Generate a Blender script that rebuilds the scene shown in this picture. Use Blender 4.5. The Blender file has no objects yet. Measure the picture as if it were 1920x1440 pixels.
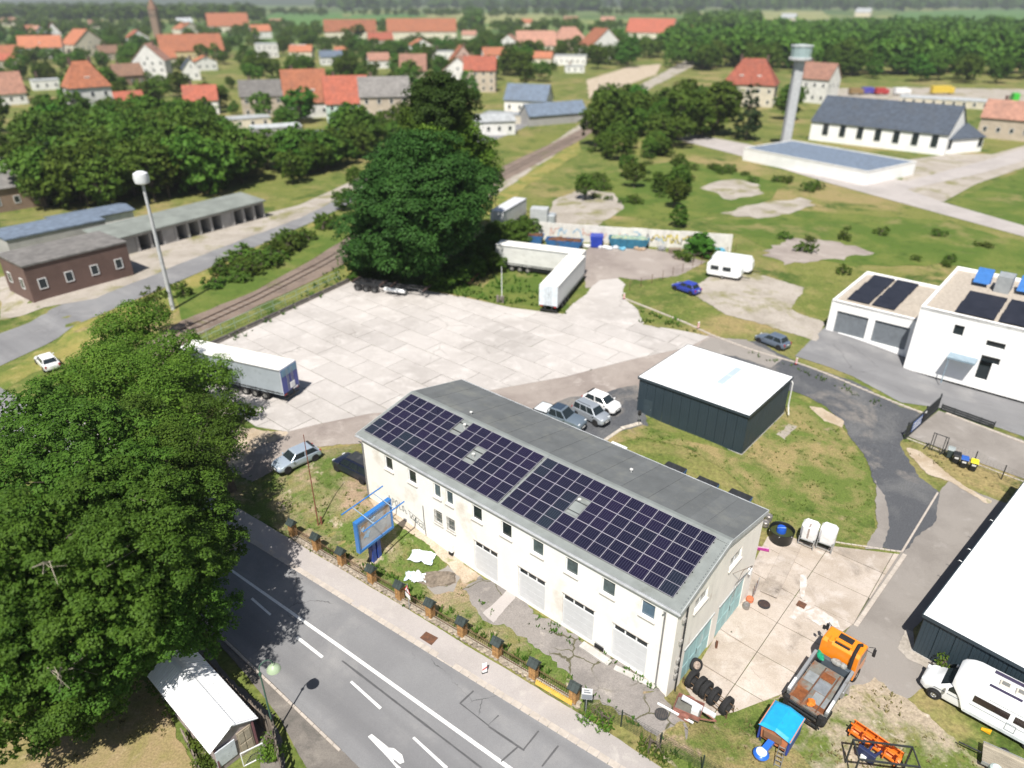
import bpy, bmesh, math, random
import numpy as np
from mathutils import Vector, Matrix, noise as mnoise
from mathutils.geometry import tessellate_polygon

random.seed(7); RNG = np.random.default_rng(11)
PI = math.pi
scene = bpy.context.scene
col = scene.collection

# ---------------------------------------------------------------- camera, world, sun, exposure
CAM_H, FPX, HOR = 38.0, 1335.0, -5.0
PITCH = math.atan((720.0 - HOR) / FPX)
cam_data = bpy.data.cameras.new("camera"); cam = bpy.data.objects.new("camera", cam_data); col.objects.link(cam)
cam.location = (0, 0, CAM_H); cam.rotation_euler = (PI / 2 - PITCH, 0, 0)
cam_data.sensor_fit = 'HORIZONTAL'; cam_data.sensor_width = 36.0; cam_data.lens = FPX / 1920 * 36.0
cam_data.clip_start = 0.5; cam_data.clip_end = 20000
cam_data.dof.use_dof = True; cam_data.dof.focus_distance = 47.0
cam_data.dof.aperture_fstop = 0.088
scene.camera = cam
scene.render.engine = 'CYCLES'

SUN_EL, SUN_AZ = math.radians(58.0), math.radians(76.0)      # elevation; heading the shadows fall to (from +x, ccw)
sd = bpy.data.lights.new("sun", 'SUN'); sun = bpy.data.objects.new("sun", sd); col.objects.link(sun)
sd.energy = 5.0; sd.angle = math.radians(0.53); sd.color = (1.0, 0.955, 0.89)
ray_dir = Vector((math.cos(SUN_AZ) * math.cos(SUN_EL), math.sin(SUN_AZ) * math.cos(SUN_EL), -math.sin(SUN_EL)))
sun.rotation_euler = ray_dir.to_track_quat('-Z', 'Y').to_euler(); sun.location = (-60, -120, 200)

world = bpy.data.worlds.new("World"); scene.world = world; world.use_nodes = True
wn = world.node_tree; bgn = wn.nodes['Background']
sky = wn.nodes.new('ShaderNodeTexSky'); sky.sky_type = 'NISHITA'; sky.sun_disc = False
sky.sun_elevation = SUN_EL
sdx, sdy = -ray_dir.x, -ray_dir.y
sky.sun_rotation = math.atan2(sdx, sdy)
sky.air_density = 1.0; sky.dust_density = 1.2; sky.ozone_density = 1.5
wn.links.new(sky.outputs[0], bgn.inputs[0]); bgn.inputs[1].default_value = 0.052
scene.view_settings.view_transform = 'Standard'; scene.view_settings.look = 'None'
scene.view_settings.exposure = 0.58; scene.view_settings.gamma = 1.0
scene.view_settings.use_curve_mapping = False
cy_ = scene.cycles
cy_.max_bounces = 6; cy_.diffuse_bounces = 3; cy_.glossy_bounces = 3; cy_.transparent_max_bounces = 6
cy_.use_denoising = True
try: cy_.denoiser = 'OPENIMAGEDENOISE'
except Exception: pass

# ---------------------------------------------------------------- terrain and pixel-to-ground helpers
UX = Vector((0.75973, -0.65024, 0)); VX = Vector((0.65024, 0.75973, 0))   # building axes: along the facade, into the depth
BO = Vector((9.631, 29.818, 0)); BRZ = math.atan2(UX.y, UX.x)
def ss(x, a, b):
    t = min(1.0, max(0.0, (x - a) / (b - a))); return t * t * (3 - 2 * t)
def hgt(x, y):
    dx, dy = x - BO.x, y - BO.y
    a = dx * UX.x + dy * UX.y; b = dx * VX.x + dy * VX.y
    w = ss(b, 2, 12)
    sa = ss(a, -1.2, 0.5) * (1 - w) + ss(a, -12, 4) * w
    k = ss(a, 1.0, 6.0)
    sb = ss(b, -1.5 - 5.5 * k, 1.8 + 1.5 * k)
    fade = 1 - ss(math.hypot(x, y - 55), 75, 120)
    return (-1.3 * sa * sb + 0.8 * ss(a, -15, -27) * ss(b, -5, -1)) * fade
FW = Vector((0, math.cos(PITCH), -math.sin(PITCH))); UPV = Vector((0, math.sin(PITCH), math.cos(PITCH)))
def pray(px, py): return FW * FPX + Vector((px - 960.0, 0, 0)) - UPV * (py - 720.0)
def atz(px, py, z=0.0):                     # point at height z seen at this pixel of the 1920 x 1440 photograph
    d = pray(px, py); t = (z - CAM_H) / d.z
    return Vector((0, 0, CAM_H)) + d * t
def at(px, py, dz=0.0):                     # point dz above the terrain
    z = 0.0
    for _ in range(25):
        p = atz(px, py, z + dz); z = 0.5 * z + 0.5 * hgt(p.x, p.y)
    return Vector((p.x, p.y, z + dz))
def gz(p): return hgt(p[0], p[1])

# ---------------------------------------------------------------- object helpers
def tag(o, label=None, cat=None, group=None, kind=None):
    if label: o['label'] = label
    if cat: o['category'] = cat
    if group: o['group'] = group
    if kind: o['kind'] = kind
    return o
def thing(name, label, cat, loc=(0, 0, 0), rz=0.0, group=None):
    o = bpy.data.objects.new(name, None); col.objects.link(o); o.empty_display_size = 0.3
    o.location = loc; o.rotation_euler = (0, 0, rz)
    return tag(o, label, cat, group)
def kids(o): return [c for c in bpy.data.objects if c.parent == o]
def copy_tree(o, loc=None, rz=None, label=None, parent=None):
    c = o.copy(); col.objects.link(c)
    if parent is not None: c.parent = parent; c.matrix_parent_inverse = o.matrix_parent_inverse.copy()
    if loc is not None: c.location = loc
    if rz is not None: c.rotation_euler = (0, 0, rz)
    if label: c['label'] = label
    for ch in kids(o): copy_tree(ch, parent=c)
    return c

class MB:
    def __init__(s): s.v = []; s.f = []; s.m = []; s.M = None
    def add(s, vs, fs, mi=0):
        b = len(s.v)
        if s.M is not None: vs = [tuple(s.M @ Vector(v)) for v in vs]
        s.v.extend([tuple(v) for v in vs]); s.f.extend([tuple(i + b for i in f) for f in fs])
        s.m.extend(mi if isinstance(mi, (list, tuple)) else [mi] * len(fs)); return s
    def box(s, x0, y0, z0, x1, y1, z1, mi=0):
        vs = [(x0,y0,z0),(x1,y0,z0),(x1,y1,z0),(x0,y1,z0),(x0,y0,z1),(x1,y0,z1),(x1,y1,z1),(x0,y1,z1)]
        return s.add(vs, [(0,3,2,1),(4,5,6,7),(0,1,5,4),(1,2,6,5),(2,3,7,6),(3,0,4,7)], mi)
    def cbox(s, c, size, rz=0.0, mi=0, rx=0.0, ry=0.0):
        R = Matrix.Rotation(rz,3,'Z') @ Matrix.Rotation(ry,3,'Y') @ Matrix.Rotation(rx,3,'X'); c = Vector(c)
        h = [q/2 for q in size]
        vs = [c + R @ Vector((sx*h[0], sy*h[1], sz*h[2])) for sz in (-1,1) for sx,sy in ((-1,-1),(1,-1),(1,1),(-1,1))]
        return s.add(vs, [(0,3,2,1),(4,5,6,7),(0,1,5,4),(1,2,6,5),(2,3,7,6),(3,0,4,7)], mi)
    def cham(s, x0, y0, z0, x1, y1, z1, c=0.03, mi=0):     # box with chamfered vertical and top edges
        def ring(d, z): return [(x0+d+c,y0+d,z),(x1-d-c,y0+d,z),(x1-d,y0+d+c,z),(x1-d,y1-d-c,z),(x1-d-c,y1-d,z),(x0+d+c,y1-d,z),(x0+d,y1-d-c,z),(x0+d,y0+d+c,z)]
        vs = ring(0,z0)+ring(0,z1-c)+ring(c,z1)
        fs = [tuple(range(7,-1,-1)), tuple(range(16,24))]
        for k in (0,8):
            for i in range(8): j=(i+1)%8; fs.append((k+i,k+j,k+8+j,k+8+i))
        return s.add(vs, fs, mi)
    def prism(s, poly, z0, z1, mi=0, mtop=None):
        n = len(poly); vs = [(p[0],p[1],z0) for p in poly]+[(p[0],p[1],z1) for p in poly]
        fs = [(i,(i+1)%n,n+(i+1)%n,n+i) for i in range(n)]
        ms = [mi]*n
        tri = tessellate_polygon([[Vector((p[0],p[1],0)) for p in poly]])
        for t in tri:
            a,b,c = [Vector(vs[i]) for i in t]
            if (b-a).cross(c-a).z < 0: t = t[::-1]
            fs.append(tuple(i+n for i in t)); ms.append(mi if mtop is None else mtop)
            fs.append(tuple(reversed(t))); ms.append(mi)
        return s.add(vs, fs, ms)
    def extr(s, prof, axis, t0, t1, mi=0):                  # closed profile extruded along an axis; prof in the two other axes
        n = len(prof)
        def P(p,t): return {'x':(t,p[0],p[1]),'y':(p[0],t,p[1]),'z':(p[0],p[1],t)}[axis]
        vs = [P(p,t0) for p in prof]+[P(p,t1) for p in prof]
        fs = [(i,(i+1)%n,n+(i+1)%n,n+i) for i in range(n)]
        tri = tessellate_polygon([[Vector((p[0],p[1],0)) for p in prof]])
        for t in tri: fs.append(tuple(t)); fs.append(tuple(i+n for i in reversed(t)))
        return s.add(vs, fs, mi)
    def tube(s, pts, r, n=6, mi=0, caps=True):
        pts = [Vector(p) for p in pts]; rs = r if isinstance(r,(list,tuple)) else [r]*len(pts)
        vs = []; fs = []; ref = None
        for i,p in enumerate(pts):
            d = (pts[min(i+1,len(pts)-1)]-pts[max(i-1,0)]); d = d.normalized() if d.length>1e-9 else Vector((0,0,1))
            a = Vector((0,0,1)) if abs(d.z)<0.9 else Vector((1,0,0))
            if ref is not None and abs(ref.dot(d))<0.95: a = ref
            x = (a-d*a.dot(d)).normalized(); y = d.cross(x); ref = x
            for k in range(n):
                t = 2*PI*k/n; vs.append(p+x*math.cos(t)*rs[i]+y*math.sin(t)*rs[i])
        for i in range(len(pts)-1):
            for k in range(n): fs.append((i*n+k,i*n+(k+1)%n,(i+1)*n+(k+1)%n,(i+1)*n+k))
        if caps: fs.append(tuple(range(n-1,-1,-1))); fs.append(tuple(range((len(pts)-1)*n,len(pts)*n)))
        return s.add(vs, fs, mi)
    def bar(s, a, b, w, h=None, mi=0):                      # square bar between two points
        h = h or w; a=Vector(a); b=Vector(b); d=(b-a).normalized()
        u = Vector((0,0,1)) if abs(d.z)<0.95 else Vector((1,0,0))
        x = d.cross(u).normalized(); y = x.cross(d)
        vs = [p+x*sx*w/2+y*sy*h/2 for p in (a,b) for sx,sy in ((-1,-1),(1,-1),(1,1),(-1,1))]
        return s.add(vs, [(0,3,2,1),(4,5,6,7),(0,1,5,4),(1,2,6,5),(2,3,7,6),(3,0,4,7)], mi)
    def lathe(s, prof, n=16, c=(0,0,0), axis='z', mi=0):
        vs=[]; fs=[]
        for (r,z) in prof:
            for k in range(n):
                t=2*PI*k/n; x,y=r*math.cos(t),r*math.sin(t)
                q={'z':(x,y,z),'x':(z,x,y),'y':(y,z,x)}[axis]; vs.append((c[0]+q[0],c[1]+q[1],c[2]+q[2]))
        for i in range(len(prof)-1):
            for k in range(n): fs.append((i*n+k,i*n+(k+1)%n,(i+1)*n+(k+1)%n,(i+1)*n+k))
        if prof[0][0]>1e-6: fs.append(tuple(range(n-1,-1,-1)))
        if prof[-1][0]>1e-6: fs.append(tuple(range((len(prof)-1)*n,len(prof)*n)))
        return s.add(vs, fs, mi)
    def quad(s, a, b, c, d, mi=0): return s.add([a,b,c,d],[(0,1,2,3)],mi)
    def blob(s, c, r, mi=0, seed=0, amp=0.25, n=10, m=6):   # lumpy rounded lump
        rr = r if isinstance(r,(tuple,list)) else (r,r,r); vs=[]; fs=[]
        for i in range(m+1):
            t = PI*i/m
            for k in range(n):
                p=2*PI*k/n; d=Vector((math.sin(t)*math.cos(p),math.sin(t)*math.sin(p),math.cos(t)))
                q=1+amp*mnoise.noise(d*1.7+Vector((seed*3.1,seed*1.7,0)))
                vs.append((c[0]+d.x*rr[0]*q,c[1]+d.y*rr[1]*q,c[2]+d.z*rr[2]*q))
        for i in range(m):
            for k in range(n): fs.append((i*n+k,(i+1)*n+k,(i+1)*n+(k+1)%n,i*n+(k+1)%n))
        return s.add(vs,fs,mi)
    def mesh(s, name, mats, smooth=False, bevel=0.0):
        me = bpy.data.meshes.new(name); me.from_pydata(s.v, [], s.f)
        for m in (mats if isinstance(mats,(list,tuple)) else [mats]): me.materials.append(m)
        if any(s.m): me.polygons.foreach_set('material_index', s.m)
        me.update(); bm = bmesh.new(); bm.from_mesh(me)
        bmesh.ops.remove_doubles(bm, verts=bm.verts, dist=1e-5) if smooth else None
        bmesh.ops.recalc_face_normals(bm, faces=bm.faces)
        if bevel: bmesh.ops.bevel(bm, geom=[e for e in bm.edges if e.is_manifold and e.calc_face_angle(0) > 0.6], offset=bevel, segments=1, affect='EDGES')
        bm.to_mesh(me); bm.free()
        if smooth:
            for p in me.polygons: p.use_smooth = True
            try: me.set_sharp_from_angle(angle=math.radians(38))
            except Exception: pass
        return me
    def build(s, name, mats, parent=None, loc=None, rz=None, smooth=False, bevel=0.0):
        o = bpy.data.objects.new(name, s.mesh(name, mats, smooth, bevel)); col.objects.link(o)
        if parent is not None: o.parent = parent
        if loc is not None: o.location = loc
        if rz is not None: o.rotation_euler = (0, 0, rz)
        return o
def inst(name, me, parent=None, loc=(0,0,0), rot=(0,0,0), scale=None):
    o = bpy.data.objects.new(name, me); col.objects.link(o); o.parent = parent; o.location = loc; o.rotation_euler = rot
    if scale: o.scale = scale
    return o

# ---------------------------------------------------------------- materials
MATS = {}
def mat(name, c, rough=0.6, metal=0.0, var=0.12, scale=2.0, bump=0.0, bscale=None, c2=None, dirt=None, dscale=0.7, dlo=0.55, dhi=0.72, spec=0.4, coat=0.0, obj=True, vec=None, detail=6.0, rnd=0.0):
    """colour c varied by noise towards c2, with an optional second layer of dirt / wear patches"""
    if name in MATS: return MATS[name]
    m = bpy.data.materials.new(name); m.use_nodes = True; nt = m.node_tree; N = nt.nodes; L = nt.links
    b = N['Principled BSDF']; b.inputs['Roughness'].default_value = rough; b.inputs['Metallic'].default_value = metal
    b.inputs['Specular IOR Level'].default_value = spec; b.inputs['Coat Weight'].default_value = coat
    tc = N.new('ShaderNodeTexCoord'); geo = N.new('ShaderNodeNewGeometry')
    src = tc.outputs['Object'] if obj else geo.outputs['Position']
    if vec:
        mp = N.new('ShaderNodeMapping'); L.new(src, mp.inputs[0]); mp.inputs['Scale'].default_value = vec; src = mp.outputs[0]
    no = N.new('ShaderNodeTexNoise'); no.inputs['Scale'].default_value = scale; no.inputs['Detail'].default_value = detail; no.inputs['Roughness'].default_value = 0.62
    L.new(src, no.inputs['Vector'])
    cr = N.new('ShaderNodeValToRGB'); e = cr.color_ramp.elements
    c2 = c2 or tuple(x*(1-2*var) for x in c)
    e[0].position = 0.3; e[0].color = (*c2, 1); e[1].position = 0.7; e[1].color = (*[min(1, x*(1+var*0.5)) for x in c], 1)
    L.new(no.outputs['Fac'], cr.inputs[0]); out = cr.outputs[0]
    if dirt:
        n2 = N.new('ShaderNodeTexNoise'); n2.inputs['Scale'].default_value = dscale; n2.inputs['Detail'].default_value = 8.0; n2.inputs['Roughness'].default_value = 0.65
        L.new(src, n2.inputs['Vector'])
        r2 = N.new('ShaderNodeValToRGB'); r2.color_ramp.elements[0].position = dlo; r2.color_ramp.elements[1].position = dhi
        L.new(n2.outputs['Fac'], r2.inputs[0])
        mx = N.new('ShaderNodeMixRGB'); mx.inputs[2].default_value = (*dirt, 1); L.new(r2.outputs[0], mx.inputs[0]); L.new(out, mx.inputs[1]); out = mx.outputs[0]
    if rnd:
        hs = N.new('ShaderNodeHueSaturation'); ri = N.new('ShaderNodeObjectInfo'); mr = N.new('ShaderNodeMapRange')
        mr.inputs['To Min'].default_value = 1-rnd; mr.inputs['To Max'].default_value = 1+rnd
        L.new(ri.outputs['Random'], mr.inputs['Value']); L.new(mr.outputs[0], hs.inputs['Value']); L.new(out, hs.inputs['Color']); out = hs.outputs[0]
    L.new(out, b.inputs['Base Color'])
    if bump:
        n3 = N.new('ShaderNodeTexNoise'); n3.inputs['Scale'].default_value = bscale or scale*6; n3.inputs['Detail'].default_value = 4.0; L.new(src, n3.inputs['Vector'])
        bp = N.new('ShaderNodeBump'); bp.inputs['Strength'].default_value = bump; bp.inputs['Distance'].default_value = 0.05
        L.new(n3.outputs['Fac'], bp.inputs['Height']); L.new(bp.outputs[0], b.inputs['Normal'])
    MATS[name] = m; return m
def ground_mat(name, layers, rough=0.95, bump=0.5, bscale=9.0, fine=0.25, crack=None, streak=None, rnd=0.0):
    """layers: first colour, then (colour, noise scale, lo, hi) patches over it, in world metres"""
    if name in MATS: return MATS[name]
    m = bpy.data.materials.new(name); m.use_nodes = True; nt = m.node_tree; N = nt.nodes; L = nt.links
    b = N['Principled BSDF']; b.inputs['Roughness'].default_value = rough; b.inputs['Specular IOR Level'].default_value = 0.2
    geo = N.new('ShaderNodeNewGeometry'); P = geo.outputs['Position']
    rgb = N.new('ShaderNodeRGB'); rgb.outputs[0].default_value = (*layers[0], 1); out = rgb.outputs[0]
    for i,(c,sc,lo,hi) in enumerate(layers[1:]):
        mp = N.new('ShaderNodeMapping'); mp.inputs['Location'].default_value = (37.3*i+5, 91.7*i, 13*i); L.new(P, mp.inputs[0])
        no = N.new('ShaderNodeTexNoise'); no.inputs['Scale'].default_value = sc; no.inputs['Detail'].default_value = 9.0; no.inputs['Roughness'].default_value = 0.66; no.inputs['Distortion'].default_value = 0.3
        L.new(mp.outputs[0], no.inputs['Vector'])
        r = N.new('ShaderNodeValToRGB'); r.color_ramp.elements[0].position = lo; r.color_ramp.elements[1].position = hi; L.new(no.outputs['Fac'], r.inputs[0])
        mx = N.new('ShaderNodeMixRGB'); mx.inputs[2].default_value = (*c, 1); L.new(r.outputs[0], mx.inputs[0]); L.new(out, mx.inputs[1]); out = mx.outputs[0]
    if streak:                                             # wheel tracks and paving seams running along a direction
        an, c, sc, lo, hi = streak
        mp = N.new('ShaderNodeMapping'); mp.inputs['Rotation'].default_value = (0, 0, -an); L.new(P, mp.inputs[0])
        m2 = N.new('ShaderNodeMapping'); m2.inputs['Scale'].default_value = (0.035, 1, 1); L.new(mp.outputs[0], m2.inputs[0])
        no = N.new('ShaderNodeTexNoise'); no.inputs['Scale'].default_value = sc; no.inputs['Detail'].default_value = 5; L.new(m2.outputs[0], no.inputs['Vector'])
        r = N.new('ShaderNodeValToRGB'); r.color_ramp.elements[0].position = lo; r.color_ramp.elements[1].position = hi; r.color_ramp.elements[1].color = (.8, .8, .8, 1); L.new(no.outputs['Fac'], r.inputs[0])
        mx = N.new('ShaderNodeMixRGB'); mx.inputs[2].default_value = (*c, 1); L.new(r.outputs[0], mx.inputs[0]); L.new(out, mx.inputs[1]); out = mx.outputs[0]
    if crack:                                              # hairline cracks, broken up by a mask
        c, sc, wd, lo = crack
        wn_ = N.new('ShaderNodeTexNoise'); wn_.inputs['Scale'].default_value = 0.9; wn_.inputs['Detail'].default_value = 4; L.new(P, wn_.inputs['Vector'])
        ad = N.new('ShaderNodeMixRGB'); ad.blend_type = 'ADD'; ad.inputs[0].default_value = 0.9; L.new(P, ad.inputs[1]); L.new(wn_.outputs['Color'], ad.inputs[2])
        vo = N.new('ShaderNodeTexVoronoi'); vo.feature = 'DISTANCE_TO_EDGE'; vo.inputs['Scale'].default_value = sc; L.new(ad.outputs[0], vo.inputs['Vector'])
        lt = N.new('ShaderNodeMapRange'); lt.inputs['From Min'].default_value = wd*sc*0.4; lt.inputs['From Max'].default_value = wd*sc; lt.inputs['To Min'].default_value = 1; lt.inputs['To Max'].default_value = 0; L.new(vo.outputs['Distance'], lt.inputs['Value'])
        mk = N.new('ShaderNodeTexNoise'); mk.inputs['Scale'].default_value = 0.16; mk.inputs['Detail'].default_value = 3; L.new(P, mk.inputs['Vector'])
        mr_ = N.new('ShaderNodeMapRange'); mr_.inputs['From Min'].default_value = lo; mr_.inputs['From Max'].default_value = lo+.08; L.new(mk.outputs['Fac'], mr_.inputs['Value'])
        ml = N.new('ShaderNodeMath'); ml.operation = 'MULTIPLY'; L.new(lt.outputs[0], ml.inputs[0]); L.new(mr_.outputs[0], ml.inputs[1])
        mx = N.new('ShaderNodeMixRGB'); mx.inputs[2].default_value = (*c, 1); L.new(ml.outputs[0], mx.inputs[0]); L.new(out, mx.inputs[1]); out = mx.outputs[0]
    if rnd:
        ri = N.new('ShaderNodeObjectInfo'); rr_ = N.new('ShaderNodeMapRange'); rr_.inputs['To Min'].default_value = 1-rnd; rr_.inputs['To Max'].default_value = 1+rnd; L.new(ri.outputs['Random'], rr_.inputs['Value'])
        h0 = N.new('ShaderNodeHueSaturation'); L.new(rr_.outputs[0], h0.inputs['Value']); L.new(out, h0.inputs['Color']); out = h0.outputs[0]
    fn = N.new('ShaderNodeTexNoise'); fn.inputs['Scale'].default_value = bscale; fn.inputs['Detail'].default_value = 5.0; fn.inputs['Roughness'].default_value = 0.7; L.new(P, fn.inputs['Vector'])
    if fine:
        mr = N.new('ShaderNodeMapRange'); mr.inputs['From Min'].default_value = 0.3; mr.inputs['From Max'].default_value = 0.7; mr.inputs['To Min'].default_value = 1-fine; mr.inputs['To Max'].default_value = 1+fine
        L.new(fn.outputs['Fac'], mr.inputs['Value']); hs = N.new('ShaderNodeHueSaturation'); L.new(mr.outputs[0], hs.inputs['Value']); L.new(out, hs.inputs['Color']); out = hs.outputs[0]
    L.new(out, b.inputs['Base Color'])
    bp = N.new('ShaderNodeBump'); bp.inputs['Strength'].default_value = bump; bp.inputs['Distance'].default_value = 0.06; L.new(fn.outputs['Fac'], bp.inputs['Height']); L.new(bp.outputs[0], b.inputs['Normal'])
    MATS[name] = m; return m
def leaf_mat(name, ca, cb, cc=None):
    if name in MATS: return MATS[name]
    m = bpy.data.materials.new(name); m.use_nodes = True; nt = m.node_tree; N = nt.nodes; L = nt.links
    b = N['Principled BSDF']; b.inputs['Roughness'].default_value = 0.6; b.inputs['Specular IOR Level'].default_value = 0.12
    geo = N.new('ShaderNodeNewGeometry'); ri = N.new('ShaderNodeObjectInfo')
    no = N.new('ShaderNodeTexNoise'); no.inputs['Scale'].default_value = 0.35; no.inputs['Detail'].default_value = 3.0; L.new(geo.outputs['Position'], no.inputs['Vector'])
    ad = N.new('ShaderNodeMath'); ad.operation = 'MULTIPLY_ADD'; ad.inputs[1].default_value = 0.55; L.new(geo.outputs['Random Per Island'], ad.inputs[0])
    mr = N.new('ShaderNodeMapRange'); mr.inputs['From Min'].default_value = 0.3; mr.inputs['From Max'].default_value = 0.7; mr.inputs['To Max'].default_value = 0.45; L.new(no.outputs['Fac'], mr.inputs['Value']); L.new(mr.outputs[0], ad.inputs[2])
    cr = N.new('ShaderNodeValToRGB'); cr.color_ramp.elements[0].color = (*ca, 1); cr.color_ramp.elements[1].color = (*cb, 1)
    if cc: e = cr.color_ramp.elements.new(0.93); e.color = (*cc, 1); cr.color_ramp.elements[1].color = (*cb, 1)
    L.new(ad.outputs[0], cr.inputs[0])
    hs = N.new('ShaderNodeHueSaturation'); m2 = N.new('ShaderNodeMapRange'); m2.inputs['To Min'].default_value = 0.75; m2.inputs['To Max'].default_value = 1.2; L.new(ri.outputs['Random'], m2.inputs['Value']); L.new(m2.outputs[0], hs.inputs['Value'])
    m3 = N.new('ShaderNodeMapRange'); m3.inputs['To Min'].default_value = 0.475; m3.inputs['To Max'].default_value = 0.515; L.new(ri.outputs['Random'], m3.inputs['Value']); L.new(m3.outputs[0], hs.inputs['Hue'])
    L.new(cr.outputs[0], hs.inputs['Color']); L.new(hs.outputs[0], b.inputs['Base Color'])
    tr = N.new('ShaderNodeBsdfTranslucent'); L.new(hs.outputs[0], tr.inputs[0]); mx = N.new('ShaderNodeMixShader'); mx.inputs[0].default_value = 0.26
    L.new(b.outputs[0], mx.inputs[1]); L.new(tr.outputs[0], mx.inputs[2]); L.new(mx.outputs[0], N['Material Output'].inputs['Surface'])
    MATS[name] = m; return m
GLASS = mat('dark_glass', (0.02, 0.028, 0.032), rough=0.06, var=0.1, spec=0.6)
BLACK = mat('black_rubber', (0.018, 0.018, 0.019), rough=0.85, bump=0.2, bscale=40)
DARKMETAL = mat('dark_metal', (0.03, 0.032, 0.035), rough=0.5, dirt=(0.09, 0.07, 0.055), dscale=3)
STEEL = mat('galvanised_steel', (0.42, 0.44, 0.45), rough=0.45, metal=0.6, scale=6)
WHITE = mat('white_paint', (0.78, 0.79, 0.79), rough=0.4, var=0.04, scale=1.2)
CHROME = mat('wheel_alloy', (0.55, 0.56, 0.58), rough=0.3, metal=0.8)
RUST = mat('rusty_steel', (0.16, 0.07, 0.035), rough=0.9, c2=(0.07, 0.04, 0.03), scale=4, bump=0.3)

# ---------------------------------------------------------------- ground sheets
def inside(p, poly):
    x,y=p[0],p[1]; r=False; n=len(poly)
    for i in range(n):
        x0,y0=poly[i][0],poly[i][1]; x1,y1=poly[(i+1)%n][0],poly[(i+1)%n][1]
        if (y0>y)!=(y1>y) and x<(x1-x0)*(y-y0)/(y1-y0)+x0: r=not r
    return r
def rough_edge(pts, jit, step, seed=0.0):
    out=[]; n=len(pts)
    for i in range(n):
        a=Vector(pts[i]); b=Vector(pts[(i+1)%n]); d=b-a; k=max(1,int(d.length/step))
        nr=Vector((-d.y,d.x,0)).normalized() if d.length>0 else Vector((0,0,0))
        for j in range(k):
            p=a+d*(j/k)
            q=0 if j==0 else (mnoise.noise(Vector((p.x*0.35+seed,p.y*0.35,1.3)))+0.6*mnoise.noise(Vector((p.x*1.5+seed,p.y*1.5,4.1)))+0.4*mnoise.noise(Vector((p.x*4.1+seed,p.y*4.1,7.7))))*jit
            out.append(p+nr*q)
    return out
def world_poly(pix): return [at(*p) for p in pix]
SHEETN=[0]
def sheet(name, pix, m, rank, jit=0.0, step=0.28, drape=1.0, kind='structure', world_pts=None, parent=None, thick=None):
    pts = world_pts or world_poly(pix)
    if jit: pts = rough_edge(pts, jit, step, seed=rank*3.7+len(pts))
    flat=[Vector((p[0],p[1],0)) for p in pts]
    me=bpy.data.meshes.new(name); me.from_pydata([tuple(p) for p in flat],[],[tuple(t) for t in tessellate_polygon([flat])])
    bm=bmesh.new(); bm.from_mesh(me)
    if drape:
        xs=[p.x for p in flat]; ys=[p.y for p in flat]
        g=math.ceil(min(xs)/drape)*drape
        while g<max(xs):
            bmesh.ops.bisect_plane(bm,geom=bm.verts[:]+bm.edges[:]+bm.faces[:],plane_co=(g,0,0),plane_no=(1,0,0)); g+=drape
        g=math.ceil(min(ys)/drape)*drape
        while g<max(ys):
            bmesh.ops.bisect_plane(bm,geom=bm.verts[:]+bm.edges[:]+bm.faces[:],plane_co=(0,g,0),plane_no=(0,1,0)); g+=drape
    SHEETN[0]+=1; eps=0.00035*(SHEETN[0]%30) if rank>=0 else 0
    for v in bm.verts: v.co.z=hgt(v.co.x,v.co.y)+0.012*rank+eps
    for f in bm.faces:
        f.normal_update()
        if f.normal.z<0: f.normal_flip()
    bm.to_mesh(me); bm.free(); me.materials.append(m)
    o=bpy.data.objects.new(name,me); col.objects.link(o); o.parent=parent
    if parent is None or kind=='stuff': o['kind']=kind
    return o
def clip_cell(poly, x0, y0, x1, y1):                       # Sutherland-Hodgman against an axis-aligned cell
    def cut(ps, ax, val, keep_less):
        out=[]
        for i in range(len(ps)):
            a=ps[i]; b=ps[(i+1)%len(ps)]; ia=(a[ax]<=val)==keep_less; ib=(b[ax]<=val)==keep_less
            if ia: out.append(a)
            if ia!=ib:
                t=(val-a[ax])/(b[ax]-a[ax]); out.append((a[0]+(b[0]-a[0])*t,a[1]+(b[1]-a[1])*t))
        return out
    for ax,val,kl in ((0,x0,False),(0,x1,True),(1,y0,False),(1,y1,True)):
        poly=cut(poly,ax,val,kl)
        if len(poly)<3: return []
    return poly
def poly_area(p): return 0.5*sum(p[i][0]*p[(i+1)%len(p)][1]-p[(i+1)%len(p)][0]*p[i][1] for i in range(len(p)))
# ================================================================ GROUND
G_GREEN=(0.10,0.125,0.03); G_DRY=(0.25,0.20,0.09); G_SOIL=(0.29,0.215,0.145); G_DEEP=(0.055,0.09,0.016)
M_MEADOW=ground_mat('meadow_grass',[(0.105,0.135,0.030),((0.15,0.16,0.042),0.021,0.46,0.56),(G_DRY,0.055,0.50,0.62),(G_DEEP,0.12,0.52,0.62),((0.19,0.185,0.06),0.5,0.5,0.66),((0.035,0.06,0.012),0.9,0.66,0.74)],bscale=3.5,fine=.4)
M_LAWN=ground_mat('dry_lawn',[(0.103,0.14,0.030),(G_DRY,0.22,0.43,0.60),(G_DEEP,0.45,0.55,0.68),(G_SOIL,0.33,0.61,0.70)],bscale=9,fine=0.5)
M_GARDEN=ground_mat('rough_garden_grass',[(0.090,0.132,0.028),(G_SOIL,0.20,0.46,0.60),((0.17,0.155,0.06),0.6,0.5,0.64),(G_DEEP,0.5,0.54,0.66),((0.40,0.33,0.25),0.42,0.60,0.68)],bscale=9,fine=0.5)
M_SCRUB=ground_mat('gravelly_scrub',[(0.33,0.275,0.205),((0.105,0.14,0.03),0.34,0.47,0.60),((0.16,0.16,0.05),0.8,0.52,0.66),((0.45,0.40,0.33),1.7,0.60,0.72)],bscale=6,fine=0.35)
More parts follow.
